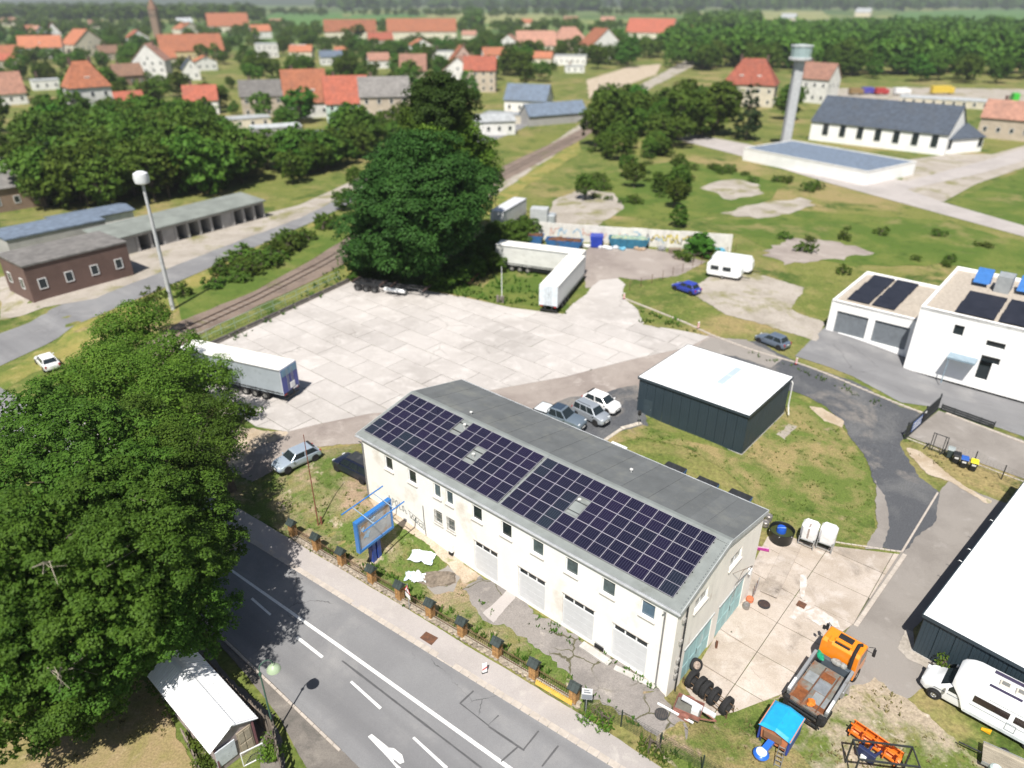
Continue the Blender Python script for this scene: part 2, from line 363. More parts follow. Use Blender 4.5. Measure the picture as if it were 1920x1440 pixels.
M_DRYYARD=ground_mat('dry_brown_grass',[(0.27,0.205,0.11),((0.19,0.175,0.06),0.18,0.45,0.6),((0.38,0.30,0.19),0.7,0.56,0.7),((0.09,0.13,0.02),0.10,0.60,0.70)],bscale=8,fine=0.3)
M_ROAD=ground_mat('road_asphalt',[(0.215,0.216,0.22),((0.18,0.18,0.185),0.06,0.45,0.6),((0.25,0.247,0.245),0.25,0.5,0.7)],bscale=22,fine=0.12,bump=0.2,crack=((0.09,0.09,0.09),.16,.03,.52),streak=(math.radians(-38),(0.155,0.155,0.16),.42,.48,.68))
M_PATH=ground_mat('pavement_asphalt',[(0.38,0.35,0.335),((0.325,0.30,0.285),0.12,0.45,0.62),((0.43,0.40,0.37),0.9,0.55,0.72)],bscale=16,fine=0.10,bump=0.2)
M_PATH2=ground_mat('dirty_path_asphalt',[(0.16,0.145,0.13),((0.22,0.20,0.175),0.3,0.5,0.62),((0.10,0.095,0.085),0.7,0.52,0.7)],bscale=16,fine=0.2,bump=0.3)
M_BASALT=ground_mat('dark_gravel',[(0.082,0.086,0.094),((0.125,0.127,0.13),0.22,0.48,0.64),((0.20,0.185,0.17),0.13,0.58,0.68)],bscale=11,fine=0.5,bump=0.9)
M_WORN=ground_mat('worn_brown_asphalt',[(0.30,0.262,0.235),((0.235,0.20,0.18),0.13,0.45,0.6),((0.38,0.34,0.31),0.35,0.55,0.7),((0.17,0.15,0.14),0.9,0.66,0.74)],bscale=10,fine=0.16,bump=0.4)
M_GREYYARD=ground_mat('grey_asphalt',[(0.25,0.23,0.21),((0.205,0.187,0.17),0.15,0.45,0.6),((0.30,0.28,0.26),0.6,0.58,0.72)],bscale=14,fine=0.12,bump=0.3)
M_CONC=ground_mat('pale_concrete',[(0.445,0.418,0.397),((0.37,0.345,0.325),0.10,0.42,0.62),((0.50,0.472,0.45),0.5,0.5,0.7),((0.36,0.335,0.30),1.3,0.63,0.75),((0.25,0.24,0.21),0.33,0.69,0.78)],bscale=12,fine=0.11,bump=0.2,crack=((0.20,0.185,0.165),.20,.04,.57),rnd=.07)
M_COURT=ground_mat('stained_concrete',[(0.43,0.375,0.325),((0.34,0.29,0.24),0.22,0.42,0.6),((0.49,0.44,0.40),0.6,0.52,0.7),((0.21,0.18,0.15),0.33,0.57,0.72),((0.12,0.10,0.085),1.4,0.66,0.76)],bscale=12,fine=0.14,bump=0.25,crack=((0.17,0.145,0.12),.28,.03,.55),rnd=.06)
M_JOINT=ground_mat('mossy_joint',[(0.10,0.095,0.07),((0.09,0.12,0.03),0.8,0.5,0.6)],bscale=9)
M_APRON=ground_mat('broken_apron_concrete',[(0.24,0.22,0.205),((0.185,0.17,0.16),0.3,0.45,0.6),((0.33,0.30,0.27),0.5,0.55,0.68),((0.12,0.105,0.09),0.8,0.64,0.74),((0.10,0.12,0.04),0.7,0.66,0.72)],bscale=12,fine=.22,bump=.5,crack=((0.09,0.085,0.05),.42,.06,.42))
M_SAND=ground_mat('sandy_soil',[(0.44,0.37,0.29),((0.34,0.27,0.19),0.4,0.45,0.62),((0.14,0.17,0.04),0.5,0.6,0.7)],bscale=8)
M_PALEG=ground_mat('pale_gravel',[(0.36,0.325,0.285),((0.29,0.26,0.22),0.2,0.45,0.6),((0.20,0.19,0.09),0.16,0.53,0.64)],bscale=5)
M_BALLAST=ground_mat('railway_ballast',[(0.20,0.155,0.125),((0.15,0.115,0.095),0.3,0.45,0.6),((0.15,0.16,0.05),0.15,0.6,0.7)],bscale=6)
M_FIELD=ground_mat('far_fields',[(0.10,0.16,0.045),((0.28,0.27,0.10),0.0042,0.52,0.57),((0.06,0.11,0.03),0.003,0.50,0.56)],bscale=0.4,fine=0.15)
M_VERGE=ground_mat('yellow_verge',[(0.24,0.21,0.065),((0.11,0.15,0.03),0.15,0.45,0.6),((0.33,0.28,0.12),0.6,0.55,0.7)],bscale=5)
M_LUSH=ground_mat('lush_grass',[(0.075,0.12,0.02),((0.13,0.155,0.035),0.09,0.45,0.6),((0.045,0.08,0.012),0.5,0.55,0.7),((0.21,0.185,0.075),0.05,0.56,0.64)],bscale=4)
M_MARK=mat('road_marking_paint',(0.74,0.74,0.72),rough=0.7,var=0.08,scale=1.5,dirt=(0.42,0.41,0.40),dscale=5,dlo=0.56,dhi=0.72,obj=False)
M_TAR=mat('tar_seam',(0.095,0.095,0.098),rough=0.7)

NX0,NX1,NY0,NY1=-115,115,8,190
sheet('ground',None,M_MEADOW,-1,world_pts=[(NX0,NY0,0),(NX1,NY0,0),(NX1,NY1,0),(NX0,NY1,0)])
me=bpy.data.meshes.new('far_ground'); zf=-0.012
R=9000.0
rv=[(-R,-400,zf),(R,-400,zf),(R,R,zf),(-R,R,zf),(NX0,NY0,zf),(NX1,NY0,zf),(NX1,NY1,zf),(NX0,NY1,zf)]
me.from_pydata(rv,[],[(0,1,5,4),(1,2,6,5),(2,3,7,6),(3,0,4,7)]); me.materials.append(M_FIELD)
tag_o=bpy.data.objects.new('far_ground',me); col.objects.link(tag_o); tag_o['kind']='structure'
# mown and wooded land between the yard and the fields
sheet('town_ground',None,M_MEADOW,0,drape=0,world_pts=[(-420,190.1,0),(420,190.1,0),(520,640,0),(-620,640,0)])
sheet('town_ground',None,M_MEADOW,0,drape=0,world_pts=[(-420,60,0),(-115.1,8,0),(-115.1,190,0),(-420,190,0)])
sheet('town_ground',None,M_MEADOW,0,drape=0,world_pts=[(115.1,8,0),(420,60,0),(420,190,0),(115.1,190,0)])

ROAD=[(1150,1440),(640,1123),(540,1061),(430,993),(330,931),(200,850),(80,775),(-60,690),(-160,720),(0,815),(100,903),(200,990),(300,1082),(380,1157),(457,1230),(640,1407),(690,1456),(850,1620),(1500,1660)]
sheet('main_road',ROAD,M_ROAD,2)
PAVE=[(1240,1440),(1080,1335),(640,1068),(560,1020),(470,967),(400,925),(300,865),(160,780),(80,772),(200,848),(330,929),(430,991),(540,1059),(640,1121),(1150,1437),(1500,1655),(1560,1640)]
sheet('pavement',PAVE,M_PATH,3,jit=0.05)
sheet('footpath',[(457,1230),(640,1407),(690,1456),(850,1620),(640,1620),(575,1440),(520,1340),(440,1240),(380,1175),(300,1100),(280,1060),(380,1157)],M_PATH2,3,jit=0.06)
# gutter band of pale setts along the kerb, and the narrow kerb stones on the far side
def along(a,b,n): return [a+(b-a)*(i/n) for i in range(n+1)]
M_SETT=mat('pale_kerb_stone',(0.45,0.40,0.35),rough=0.9,var=0.1,scale=3,obj=False,rnd=0.05)
def kerb_run(pa,pb,n,w,h,name,side=1,lift=0.0,label='kerb_stone',m=M_SETT):
    A,B=at(*pa),at(*pb); d=(B-A); d.z=0; d.normalize(); nr=Vector((-d.y,d.x,0))*side
    base=sheet(name,None,M_JOINT,1,drape=1.0,world_pts=[A,B,B+nr*w,A+nr*w])
    me=None
    for i in range(n):
        p=A+(B-A)*((i+0.5)/n); L=(B-A).length/n-0.03
        if me is None:
            mb=MB(); mb.cham(-L/2,-w/2,-0.2,L/2,w/2,0.0,0.015); me=mb.mesh(label,m)
        inst(label,me,base,(p.x+nr.x*w/2,p.y+nr.y*w/2,hgt(p.x,p.y)+h+random.uniform(-.008,.008)+lift),(0,0,math.atan2(d.y,d.x)))
    return base
kerb_run((430,993),(1400,1597),64,0.42,0.045,'gutter_kerb',side=1)
kerb_run((300,1082),(640,1407),34,0.16,0.11,'road_kerb',side=-1)
# road markings: each its own thin sheet
def mark(pix,m=M_MARK,rank=3,name='road_marking',jit=0.0): return sheet(name,pix,m,rank,jit=jit,step=0.3)
mark([(388,1040),(391,1037),(640,1211),(948,1431),(1100,1540),(1094,1543),(943,1437),(640,1219)])
for q in [[(470,1124),(474,1121),(509,1152),(506,1155)],[(554,1197),(559,1193),(607,1231),(603,1235)],[(656,1280),(660,1277),(716,1327),(712,1331)],[(773,1385),(777,1382),(840,1439),(835,1443)]]: mark(q)
mark([(690,1382),(697,1377),(732,1405),(726,1402),(739,1404),(754,1416),(758,1430),(750,1433),(737,1423),(739,1429),(775,1462),(762,1462),(728,1422)])
for q in [[(640,1240),(643,1239),(905,1440),(900,1441)],[(862,1320),(864,1319),(918,1361),(916,1363)],[(863,1321),(861,1319),(887,1295),(889,1297)],[(918,1362),(984,1407),(982,1409),(915,1364)],[(982,1408),(980,1406),(1009,1370),(1011,1372)],[(1017,1439),(1015,1437),(1046,1398),(1048,1400)],[(915,1361),(917,1358),(934,1341),(936,1343)],[(940,1430),(938,1428),(970,1400),(972,1402)]]:
    mark(q,M_TAR,3,'tar_seam',jit=0.03)
mark([(787,1197),(799,1185),(822,1197),(809,1211)],RUST,4,'rusty_cover_plate')

# yards, drives and lawns
YARD=[(655,528),(800,546),(860,556),(960,578),(1060,590),(1190,607),(1330,632),(1290,652),(1200,671),(1060,707),(960,725),(905,735),(800,772),(700,775),(600,795),(540,810),(480,800),(400,745),(330,690),(395,645),(450,618),(520,588),(600,550)]
sheet('worn_asphalt_drive',[(405,850),(540,806),(600,791),(700,771),(800,768),(905,731),(1060,703),(1200,667),(1330,629),(1400,640),(1480,680),(1500,700),(1400,720),(1250,720),(1190,742),(1100,765),(1000,785),(900,800),(690,832),(600,838),(560,842),(510,885),(470,905),(420,880)],M_WORN,1,jit=0.35)
sheet('sandy_patch',[(400,845),(450,800),(540,812),(520,825),(470,850),(410,880)],M_SAND,2,jit=0.5)
sheet('gravel_parking',[(985,785),(1060,748),(1130,738),(1195,722),(1215,800),(1165,808),(1130,834),(1085,838),(1000,800)],M_BASALT,2,jit=0.25)
sheet('gravel_drive',[(1330,640),(1420,640),(1500,682),(1600,715),(1690,764),(1740,780),(1700,800),(1688,832),(1722,895),(1762,925),(1757,970),(1695,1036),(1648,1026),(1648,930),(1624,860),(1578,790),(1540,757),(1490,735),(1440,725),(1380,690)],M_BASALT,2,jit=0.28)
sheet('tar_patch',[(1330,634),(1400,637),(1470,672),(1445,690),(1380,668),(1300,655)],M_GREYYARD,3,jit=0.3)
LAWN=[(1130,834),(1165,810),(1205,797),(1300,830),(1390,852),(1480,745),(1540,764),(1580,800),(1620,865),(1642,930),(1640,1000),(1622,1030),(1545,1012),(1440,975),(1380,900),(1290,840),(1200,820)]
sheet('lawn',LAWN,M_LAWN,3,jit=0.22)
sheet('sandy_edge',[(1515,762),(1540,765),(1582,790),(1578,802),(1545,790)],M_SAND,4,jit=0.2)
sheet('pale_gravel_spot',[(1455,815),(1478,795),(1495,800),(1472,825)],M_PALEG,4,jit=0.2)
sheet('worn_edge',[(1640,900),(1660,930),(1668,990),(1650,1030),(1622,1030),(1645,990)],M_GREYYARD,4,jit=0.2)
sheet('garden',[(560,1016),(640,1063),(860,1192),(1080,1330),(1250,1300),(1000,1145),(855,1045),(695,930),(690,830),(640,840),(560,850),(500,900),(440,900),(430,950)],M_GARDEN,1,jit=0.25)
sheet('asphalt_apron',[(866,1105),(900,1078),(950,1106),(985,1128),(1000,1150),(960,1176),(905,1163),(885,1135)],M_APRON,2,jit=0.45)
sheet('asphalt_apron',[(985,1150),(1030,1160),(1120,1215),(1248,1302),(1278,1340),(1290,1375),(1262,1392),(1180,1345),(1100,1300),(1045,1252),(990,1205),(955,1176)],M_APRON,2,jit=0.45)
sheet('concrete_strip',[(905,1150),(950,1108),(968,1118),(925,1168)],M_PATH,3,jit=0.12)
sheet('soil_and_shade',[(800,1090),(840,1060),(868,1075),(850,1110),(815,1115)],M_GREYYARD,2,jit=0.3)
sheet('soil_and_shade',[(690,935),(720,945),(860,1045),(900,1080),(870,1095),(800,1020),(720,965)],M_SAND,2,jit=0.25)
sheet('back_court',[(1085,475),(1110,462),(1130,458),(1230,468),(1290,482),(1325,490),(1270,518),(1200,526),(1160,520),(1140,535),(1098,540),(1095,520)],M_WORN,1,jit=0.3)
sheet('pale_track',[(1052,592),(1100,548),(1125,525),(1160,522),(1172,535),(1165,555),(1195,580),(1205,608),(1190,612),(1120,600)],M_CONC,2,jit=0.3)
sheet('scrub_bank',[(655,522),(700,500),(760,495),(830,520),(905,540),(935,500),(1000,500),(1040,560),(1060,586),(960,575),(860,553),(800,543)],M_LUSH,1,jit=0.4)
sheet('alley',[(1688,1036),(1762,922),(1780,900),(1850,930),(1900,950),(1712,1180),(1708,1215),(1752,1245),(1738,1285),(1690,1320),(1620,1318),(1565,1290),(1560,1215),(1594,1172)],M_GREYYARD,1,jit=0.15)
sheet('sandy_patch',[(1700,840),(1730,850),(1800,905),(1860,940),(1850,945),(1770,900),(1740,890)],M_SAND,3,jit=0.3)
sheet('pale_gravel_spot',[(1682,1215),(1700,1180),(1712,1185),(1715,1215),(1750,1245),(1740,1255),(1700,1235)],M_PALEG,3,jit=0.15)
sheet('scrub_ground',[(1230,1390),(1330,1340),(1400,1325),(1480,1300),(1560,1320),(1640,1270),(1700,1310),(1800,1400),(1920,1480),(1980,1600),(1400,1600),(1300,1480)],M_SCRUB,2,jit=0.4)
sheet('lawn',[(1235,1388),(1310,1345),(1400,1325),(1470,1310),(1480,1400),(1560,1480),(1600,1600),(1400,1600)],M_LAWN,3,jit=0.3)
sheet('soil_and_shade',[(352,1212),(385,1215),(447,1288),(515,1342),(528,1400),(545,1500),(500,1500),(478,1370),(420,1290)],M_PATH2,4,jit=.2)  # dirt darkened to paint in the shade between shack and plank fence
sheet('dry_garden',[(-40,1420),(60,1370),(250,1270),(300,1280),(345,1400),(400,1520),(380,1620),(-60,1620)],M_DRYYARD,1,jit=0.3)
sheet('access_road',[(1700,818),(1760,770),(1925,828),(2100,900),(2100,980),(1925,900)],M_GREYYARD,2)
sheet('neighbour_forecourt',[(1490,668),(1560,600),(1700,640),(1930,740),(1930,822),(1760,765),(1690,755),(1600,706)],M_ROAD,2,jit=0.1)
sheet('neighbour_parking',[(1285,545),(1330,520),(1400,510),(1510,540),(1480,580),(1545,605),(1530,640),(1440,610),(1360,590)],M_PALEG,2,jit=0.4)

def slab_field(name,pix,ox,du,dv,m,gap,rank,name_piece='slab',jit_h=0.01,stagger=0.0,skip=0.25):
    base=sheet(name,pix,M_JOINT,rank); pts=world_poly(pix)
    o=at(*ox); loc=[((p-o).dot(UX),(p-o).dot(VX)) for p in pts]
    if poly_area(loc)<0: loc=loc[::-1]
    tris=[[loc[i_] for i_ in t_] for t_ in tessellate_polygon([[Vector((p[0],p[1],0)) for p in loc]])]
    tris=[t_ if poly_area(t_)>0 else t_[::-1] for t_ in tris]
    xs=[p[0] for p in loc]; ys=[p[1] for p in loc]
    j0=math.floor(min(ys)/dv)
    for j in range(j0,math.ceil(max(ys)/dv)):
        sh=stagger*du*(j%2)
        for i in range(math.floor((min(xs)-sh)/du),math.ceil((max(xs)-sh)/du)):
            c=clip_cell(loc,i*du+sh+gap,j*dv+gap,(i+1)*du+sh-gap,(j+1)*dv-gap)
            if len(c)<3 or abs(poly_area(c))<skip: continue
            mid=o+UX*((i+.5)*du+sh)+VX*((j+.5)*dv); bend=max(abs(hgt(mid.x,mid.y)*2-hgt(*(mid+e_*k_)[:2])-hgt(*(mid-e_*k_)[:2])) for e_,k_ in ((UX,du/2),(VX,dv/2)))
            nu,nv=(6,3) if bend>.012 else (1,1); X0,X1,Y0,Y1=i*du+sh+gap,(i+1)*du+sh-gap,j*dv+gap,(j+1)*dv-gap
            parts=[clip_cell(t_,X0+(X1-X0)*a_/nu,Y0+(Y1-Y0)*b_/nv,X0+(X1-X0)*(a_+1)/nu,Y0+(Y1-Y0)*(b_+1)/nv) for t_ in tris for a_ in range(nu) for b_ in range(nv)]; parts=[p_ for p_ in parts if len(p_)>2 and abs(poly_area(p_))>1e-4]
            q=[]
            for k in range(len(c)):
                a=c[k]; b=c[(k+1)%len(c)]
                if math.hypot(a[0]-b[0],a[1]-b[1])>1e-3: q.append(a)
            if len(q)<3: continue
            dz=random.uniform(-jit_h,jit_h); tx,ty=random.uniform(-.002,.002),random.uniform(-.002,.002)
            cx=sum(p[0] for p in q)/len(q); cy=sum(p[1] for p in q)/len(q); C=o+UX*cx+VX*cy; zc=hgt(C.x,C.y)+0.012*rank
            def top(p):
                w=o+UX*p[0]+VX*p[1]; return (w.x-C.x,w.y-C.y,hgt(w.x,w.y)+0.012*rank-zc+0.045+dz+tx*(p[0]-cx)+ty*(p[1]-cy))
            tp=[top(p) for p in q]; n=len(tp); vs=tp+[(p[0],p[1],p[2]-0.12) for p in tp]
            fs=[]
            for p_ in parts: b0=len(vs); vs=vs+[top(v_) for v_ in p_]; fs.append(tuple(range(b0,len(vs))))
            fs=fs+[(k,n+k,n+(k+1)%n,(k+1)%n) for k in range(n)]
            me=bpy.data.meshes.new(name_piece); me.from_pydata(vs,[],fs); me.materials.append(m)
            inst(name_piece,me,base,(C.x,C.y,zc))
    return base
slab_field('concrete_yard',YARD,(540,808),6.0,3.0,M_CONC,0.028,2,stagger=0.5)
COURT=[(1398,1085),(1440,1005),(1540,1022),(1685,1040),(1600,1170),(1560,1200),(1500,1270),(1470,1300),(1380,1335),(1322,1345),(1285,1290),(1380,1130)]
slab_field('concrete_court',COURT,(1600,1172),4.2,3.4,M_COURT,0.025,2)
# kerb stones round the yard
kerb_run((1168,560),(1330,628),16,0.25,0.12,'yard_kerb'); kerb_run((1330,628),(1500,684),16,0.25,0.12,'yard_kerb'); kerb_run((1500,684),(1742,780),22,0.25,0.12,'yard_kerb')
kerb_run((1772,776),(1935,838),14,0.3,0.12,'road_kerb'); kerb_run((1700,822),(1925,906),20,0.12,0.06,'road_kerb')
kerb_run((1693,1038),(1600,1172),16,0.3,0.07,'court_kerb',side=1)
M_STONE=mat('limestone_block',(0.52,0.47,0.40),rough=0.9,var=0.2,scale=4,obj=False,rnd=0.15,bump=0.3)
kerb_run((1130,832),(1168,806),9,0.35,0.1,'stone_edging',m=M_STONE,label='edging_stone'); kerb_run((1168,806),(1205,796),7,0.5,0.1,'stone_edging',m=M_STONE,label='edging_stone')
kerb_run((1545,1012),(1690,1034),14,0.14,0.07,'court_edging',side=-1)
kerb_run((1760,925),(1693,1036),16,0.16,0.08,'alley_kerb',side=-1)
# patches on the court
mark([(1500,1080),(1512,1078),(1512,1100),(1506,1128),(1500,1122)],WHITE if False else mat('lime_wash_stain',(0.60,0.57,0.54),rough=0.95,var=0.12,obj=False,dirt=(0.43,0.375,0.325),dscale=1.9,dlo=0.40,dhi=0.56),10,'lime_stain',jit=0.15)
mark([(1506,1150),(1530,1140),(1570,1165),(1575,1180),(1535,1175),(1508,1160)],MATS['lime_wash_stain'],10,'lime_stain',jit=0.25)
mark([(1495,1140),(1512,1128),(1528,1132),(1520,1142),(1510,1146),(1490,1165),(1478,1160)],MATS['lime_wash_stain'],10,'lime_stain',jit=0.2)
# ================================================================ MAIN BUILDING
def holed(mb, x0, x1, z0, z1, holes, y, dep, sgn=1, mi=0, axis='x'):
    """a wall in the plane y with rectangular openings (hx0,hz0,hx1,hz1) and reveals dep deep (towards sgn*y)"""
    xs=sorted(set([x0,x1]+[q for h in holes for q in (h[0],h[2])])); zs=sorted(set([z0,z1]+[q for h in holes for q in (h[1],h[3])]))
    P=(lambda a,b,c:(a,b,c)) if axis=='x' else (lambda a,b,c:(b,a,c))
    for i in range(len(xs)-1):
        for j in range(len(zs)-1):
            cx,cz=(xs[i]+xs[i+1])/2,(zs[j]+zs[j+1])/2
            if any(h[0]<cx<h[2] and h[1]<cz<h[3] for h in holes): continue
            mb.quad(P(xs[i],y,zs[j]),P(xs[i+1],y,zs[j]),P(xs[i+1],y,zs[j+1]),P(xs[i],y,zs[j+1]),mi)
    for (a,b,c,d) in holes:
        e=y+sgn*dep
        mb.quad(P(a,y,b),P(c,y,b),P(c,e,b),P(a,e,b),mi); mb.quad(P(a,y,d),P(c,y,d),P(c,e,d),P(a,e,d),mi)
        mb.quad(P(a,y,b),P(a,y,d),P(a,e,d),P(a,e,b),mi); mb.quad(P(c,y,b),P(c,y,d),P(c,e,d),P(c,e,b),mi)
M_PLAST=mat('old_cream_plaster',(0.84,0.825,0.78),rough=0.92,var=0.05,scale=0.5,dirt=(0.52,0.44,0.35),dscale=0.32,dlo=0.55,dhi=0.80,bump=0.1,bscale=12)
M_GABLE=mat('weathered_gable_plaster',(0.86,0.81,0.73),rough=0.92,var=0.06,scale=1.2,dirt=(0.55,0.46,0.37),dscale=0.7,dlo=0.62,dhi=0.76,vec=(1,1,0.45),bump=0.2,bscale=9)
M_FELT=mat('grey_roofing_felt',(0.125,0.133,0.135),rough=0.85,var=0.10,scale=0.7,dirt=(0.17,0.175,0.16),dscale=0.5,dlo=0.5,dhi=0.75,rnd=0.06,bump=0.15,bscale=20)
M_FELT2=mat('pale_roofing_felt',(0.215,0.235,0.228),rough=0.8,var=0.10,scale=1.0,dirt=(0.13,0.14,0.125),dscale=0.6,dlo=0.55,dhi=0.75,bump=0.15,bscale=20)
M_TRIM=mat('grey_roof_trim',(0.40,0.42,0.42),rough=0.5,var=0.1,scale=2)
M_SILL=mat('painted_sill',(0.58,0.54,0.49),rough=0.85,var=0.1)
M_DOORG=mat('pale_grey_door_panel',(0.58,0.59,0.60),rough=0.5,var=0.04)
M_TEAL=mat('faded_turquoise_paint',(0.36,0.56,0.56),rough=0.7,var=0.10,scale=1.5,dirt=(0.52,0.58,0.56),dscale=1.1,dlo=0.56,dhi=0.74,vec=(1,1,0.4))
M_BLIND=mat('pane_with_blind',(0.09,0.12,0.125),rough=0.1,var=0.2,spec=0.6)
M_ZINC=mat('zinc_pipe',(0.30,0.30,0.30),rough=0.5,metal=0.4,dirt=(0.14,0.10,0.08),dscale=2)
BL,BW,EZ,RZ,EO=29.05,12.1,6.80,8.10,0.10
B=thing('workshop_building','long cream two storey workshop with solar panels on its grey pitched roof','building',BO,BRZ)
topw=[(-25.5,.92),(-22.78,.92),(-20.05,.74),(-18.75,.74),(-15.97,.95),(-13.2,.95),(-10.44,.98),(-7.61,.98),(-4.78,.98),(-1.95,.98)]
TW=[(x-w/2,5.02,x+w/2,6.26) for x,w in topw]
LWN=[(-20.45,2.55,-19.65,3.75),(-19.1,2.55,-18.3,3.75)]
GD=[(-16.35,0.12,-14.05,3.05),(-12.1,0.12,-9.7,3.05),(-8.2,0.12,-5.65,3.05),(-4.2,0.12,-1.65,3.05)]
BLo=BL; BL=28.68
mb=MB(); holed(mb,-BL,0,-0.6,EZ+0.1,TW+LWN+GD,0,0.16,1)
mb.quad((-BL,BW,-1.8),(0,BW,-1.8),(0,BW,EZ+0.1),(-BL,BW,EZ+0.1)); mb.quad((-BL,0,-.6),(-BL,BW,-.6),(-BL,BW,EZ+0.1),(-BL,0,EZ+0.1))
sl=(RZ-EZ)/(BW/2)
mb.add([(-BL,0,EZ+.1),(-BL,BW,EZ+.1),(-BL,BW/2,RZ+.1)],[(0,1,2)])
mb.build('front_wall',M_PLAST,B); BL=BLo
GWN=[(2.25,4.95,4.0,5.95),(7.05,4.95,8.85,5.95)]
TD=[(1.85,-1.7,5.65,2.12),(6.65,-1.7,10.65,2.05)]
mb=MB(); holed(mb,0,BW,-2.0,EZ+0.1,GWN+TD,0,0.16,-1,axis='y'); mb.add([(0,0,EZ+.1),(0,BW,EZ+.1),(0,BW/2,RZ+.1)],[(0,1,2)])
mb.build('gable_wall',M_GABLE,B)
mb=MB(); mb.box(-BL+.02,-0.035,-0.6,-0.02,-0.003,0.42); mb.build('plinth',mat('stained_plinth',(0.60,0.52,0.44),rough=0.95,var=0.2,scale=1.5,dirt=(0.36,0.30,0.25),dscale=0.8,dlo=0.45,dhi=0.65),B) if False else None
# windows
def window(x0,z0,x1,z1,glass,split=True,name='window'):
    f=MB(); w=0.065
    f.box(x0,0.09,z0,x0+w,0.15,z1); f.box(x1-w,0.09,z0,x1,0.15,z1); f.box(x0+w,0.09,z0,x1-w,0.15,z0+w); f.box(x0+w,0.09,z1-w,x1-w,0.15,z1)
    if split and x1-x0>1.3: f.box((x0+x1)/2-.04,0.092,z0+w,(x0+x1)/2+.04,0.148,z1-w)
    return f,w
def put_window(parent,x0,z0,x1,z1,glass,sill=True,gable=False,bars=False):
    f,w=window(x0,z0,x1,z1,glass)
    fr=f.build('window',WHITE,parent)
    g=MB(); g.quad((x0+w,0.125,z0+w),(x1-w,0.125,z0+w),(x1-w,0.125,z1-w),(x0+w,0.125,z1-w)); g.build('pane',glass,fr)
    if sill:
        s=MB(); s.cham(x0-.1,-.11,z0-.10,x1+.1,0.09,z0-.012,.02); s.build('sill',M_SILL,fr)
    if bars:
        s=MB()
        for k in range(6): xx=x0+(x1-x0)*k/5; s.bar((xx,-.03,z0-.05),(xx,-.03,z1+.05),.022)
        for zz in (z0+.1,(z0+z1)/2,z1-.1): s.bar((x0-.05,-.045,zz),(x1+.05,-.045,zz),.025)
        s.build('window_grille',mat('weathered_grille',(0.33,0.31,0.28),rough=.6),fr)
    if gable: fr.rotation_euler=(0,0,PI/2)
    return fr
for i,h in enumerate(TW): put_window(B,*h,glass=M_BLIND if i in (2,3,6,7,8) else (mat('sky_lit_pane',(0.10,0.16,0.22),rough=0.08,spec=0.7) if i==9 else GLASS))
for h in LWN: put_window(B,*h,glass=M_BLIND,bars=True)
for h in GWN: put_window(B,*h,glass=M_BLIND,gable=True)
# garage doors with three small panes
for (x0,z0,x1,z1) in GD:
    d=MB(); zt=z1-.62
    d.box(x0,.10,z0,x1,.155,zt-.004)
    for k in range(1,4): zz=z0+(zt-z0)*k/4; d.box(x0+.02,.093,zz-.008,x1-.02,.0985,zz+.008)
    door=d.build('garage_door',M_DOORG,B)
    f=MB(); f.box(x0,.10,zt,x1,.15,zt+.10); f.box(x0,.10,z1-.10,x1,.15,z1)
    n=3; W=(x1-x0); pw=(W-.1*4)/3
    for k in range(4): xx=x0+k*(pw+.1); f.box(xx,.10,zt+.1,xx+.1,.15,z1-.1)
    fr=f.build('transom_frame',WHITE,door)
    for k in range(3):
        xx=x0+.1+k*(pw+.1); g=MB(); g.quad((xx,.13,zt+.1),(xx+pw,.13,zt+.1),(xx+pw,.13,z1-.1),(xx,.13,z1-.1)); g.build('pane',GLASS,door)
    s=MB(); s.box(x0-.08,-.02,z1,x1+.08,.1,z1+.08); s.build('door_lintel',M_SILL,door)
# turquoise folding gates in the gable
for (y0,z0,y1,z1) in TD:
    tr=MB(); tr.box(-.02,y0-.15,z1,.07,y1+.15,z1+.09); gt=tr.build('folding_gate',M_TRIM,B)
    n=4; w=(y1-y0)/n
    for k in range(n):
        l=MB(); a=y0+k*w+.012; b=y0+(k+1)*w-.012
        l.box(-.10,a,z0,-.055,b,z1-.005); l.box(-.055,a,z0,-.04,a+.09,z1-.005); l.box(-.055,b-.09,z0,-.04,b,z1-.005); l.box(-.055,a+.09,z1-.12,-.04,b-.09,z1-.005); l.box(-.055,a+.09,.2,-.04,b-.09,.32)
        l.build('gate_leaf',M_TEAL,gt)
    h=MB(); h.bar((-.03,(y0+y1)/2+.1,0.0),(-.03,(y0+y1)/2+.1,.5),.03); h.build('handle',DARKMETAL,gt)
# roof
def rp(x,s,off=0.0,back=False):            # point on the slope: s metres up from the eave edge
    L=math.hypot(BW/2+EO,(BW/2+EO)*sl); t=s/L; y=-EO+t*(BW/2+EO); z=EZ-EO*sl+.12+t*(BW/2+EO)*sl
    nz=1/math.hypot(1,sl); ny=-sl*nz
    if back: return (x,BW-y-ny*off,z+nz*off)
    return (x,y+ny*off,z+nz*off)
SLEN=math.hypot(BW/2+EO,(BW/2+EO)*sl)
XL,XR=-BL-.18,.16
def slope_slab(x0,x1,s0,s1,o0,o1,back=False):
    c=[rp(x,s,o,back) for o in (o0,o1) for x,s in ((x0,s0),(x1,s0),(x1,s1),(x0,s1))]
    return c,[(0,3,2,1),(4,5,6,7),(0,1,5,4),(1,2,6,5),(2,3,7,6),(3,0,4,7)]
mb=MB(); mb.add(*slope_slab(XL,XR,0,SLEN,-.16,0)); mb.add(*slope_slab(XL,XR,0,SLEN,-.16,0,True)); roof=mb.build('roof',M_FELT2,B)
nst=28; w=(XR-XL)/nst; shm=[None]
for k in range(nst):
    s=MB(); s.add(*slope_slab(XL+k*w,XL+(k+1)*w-.012,0.03,SLEN-.06,.004,.016+(k%2)*.012,True)); s.build('felt_strip',M_FELT,roof)
s=MB()
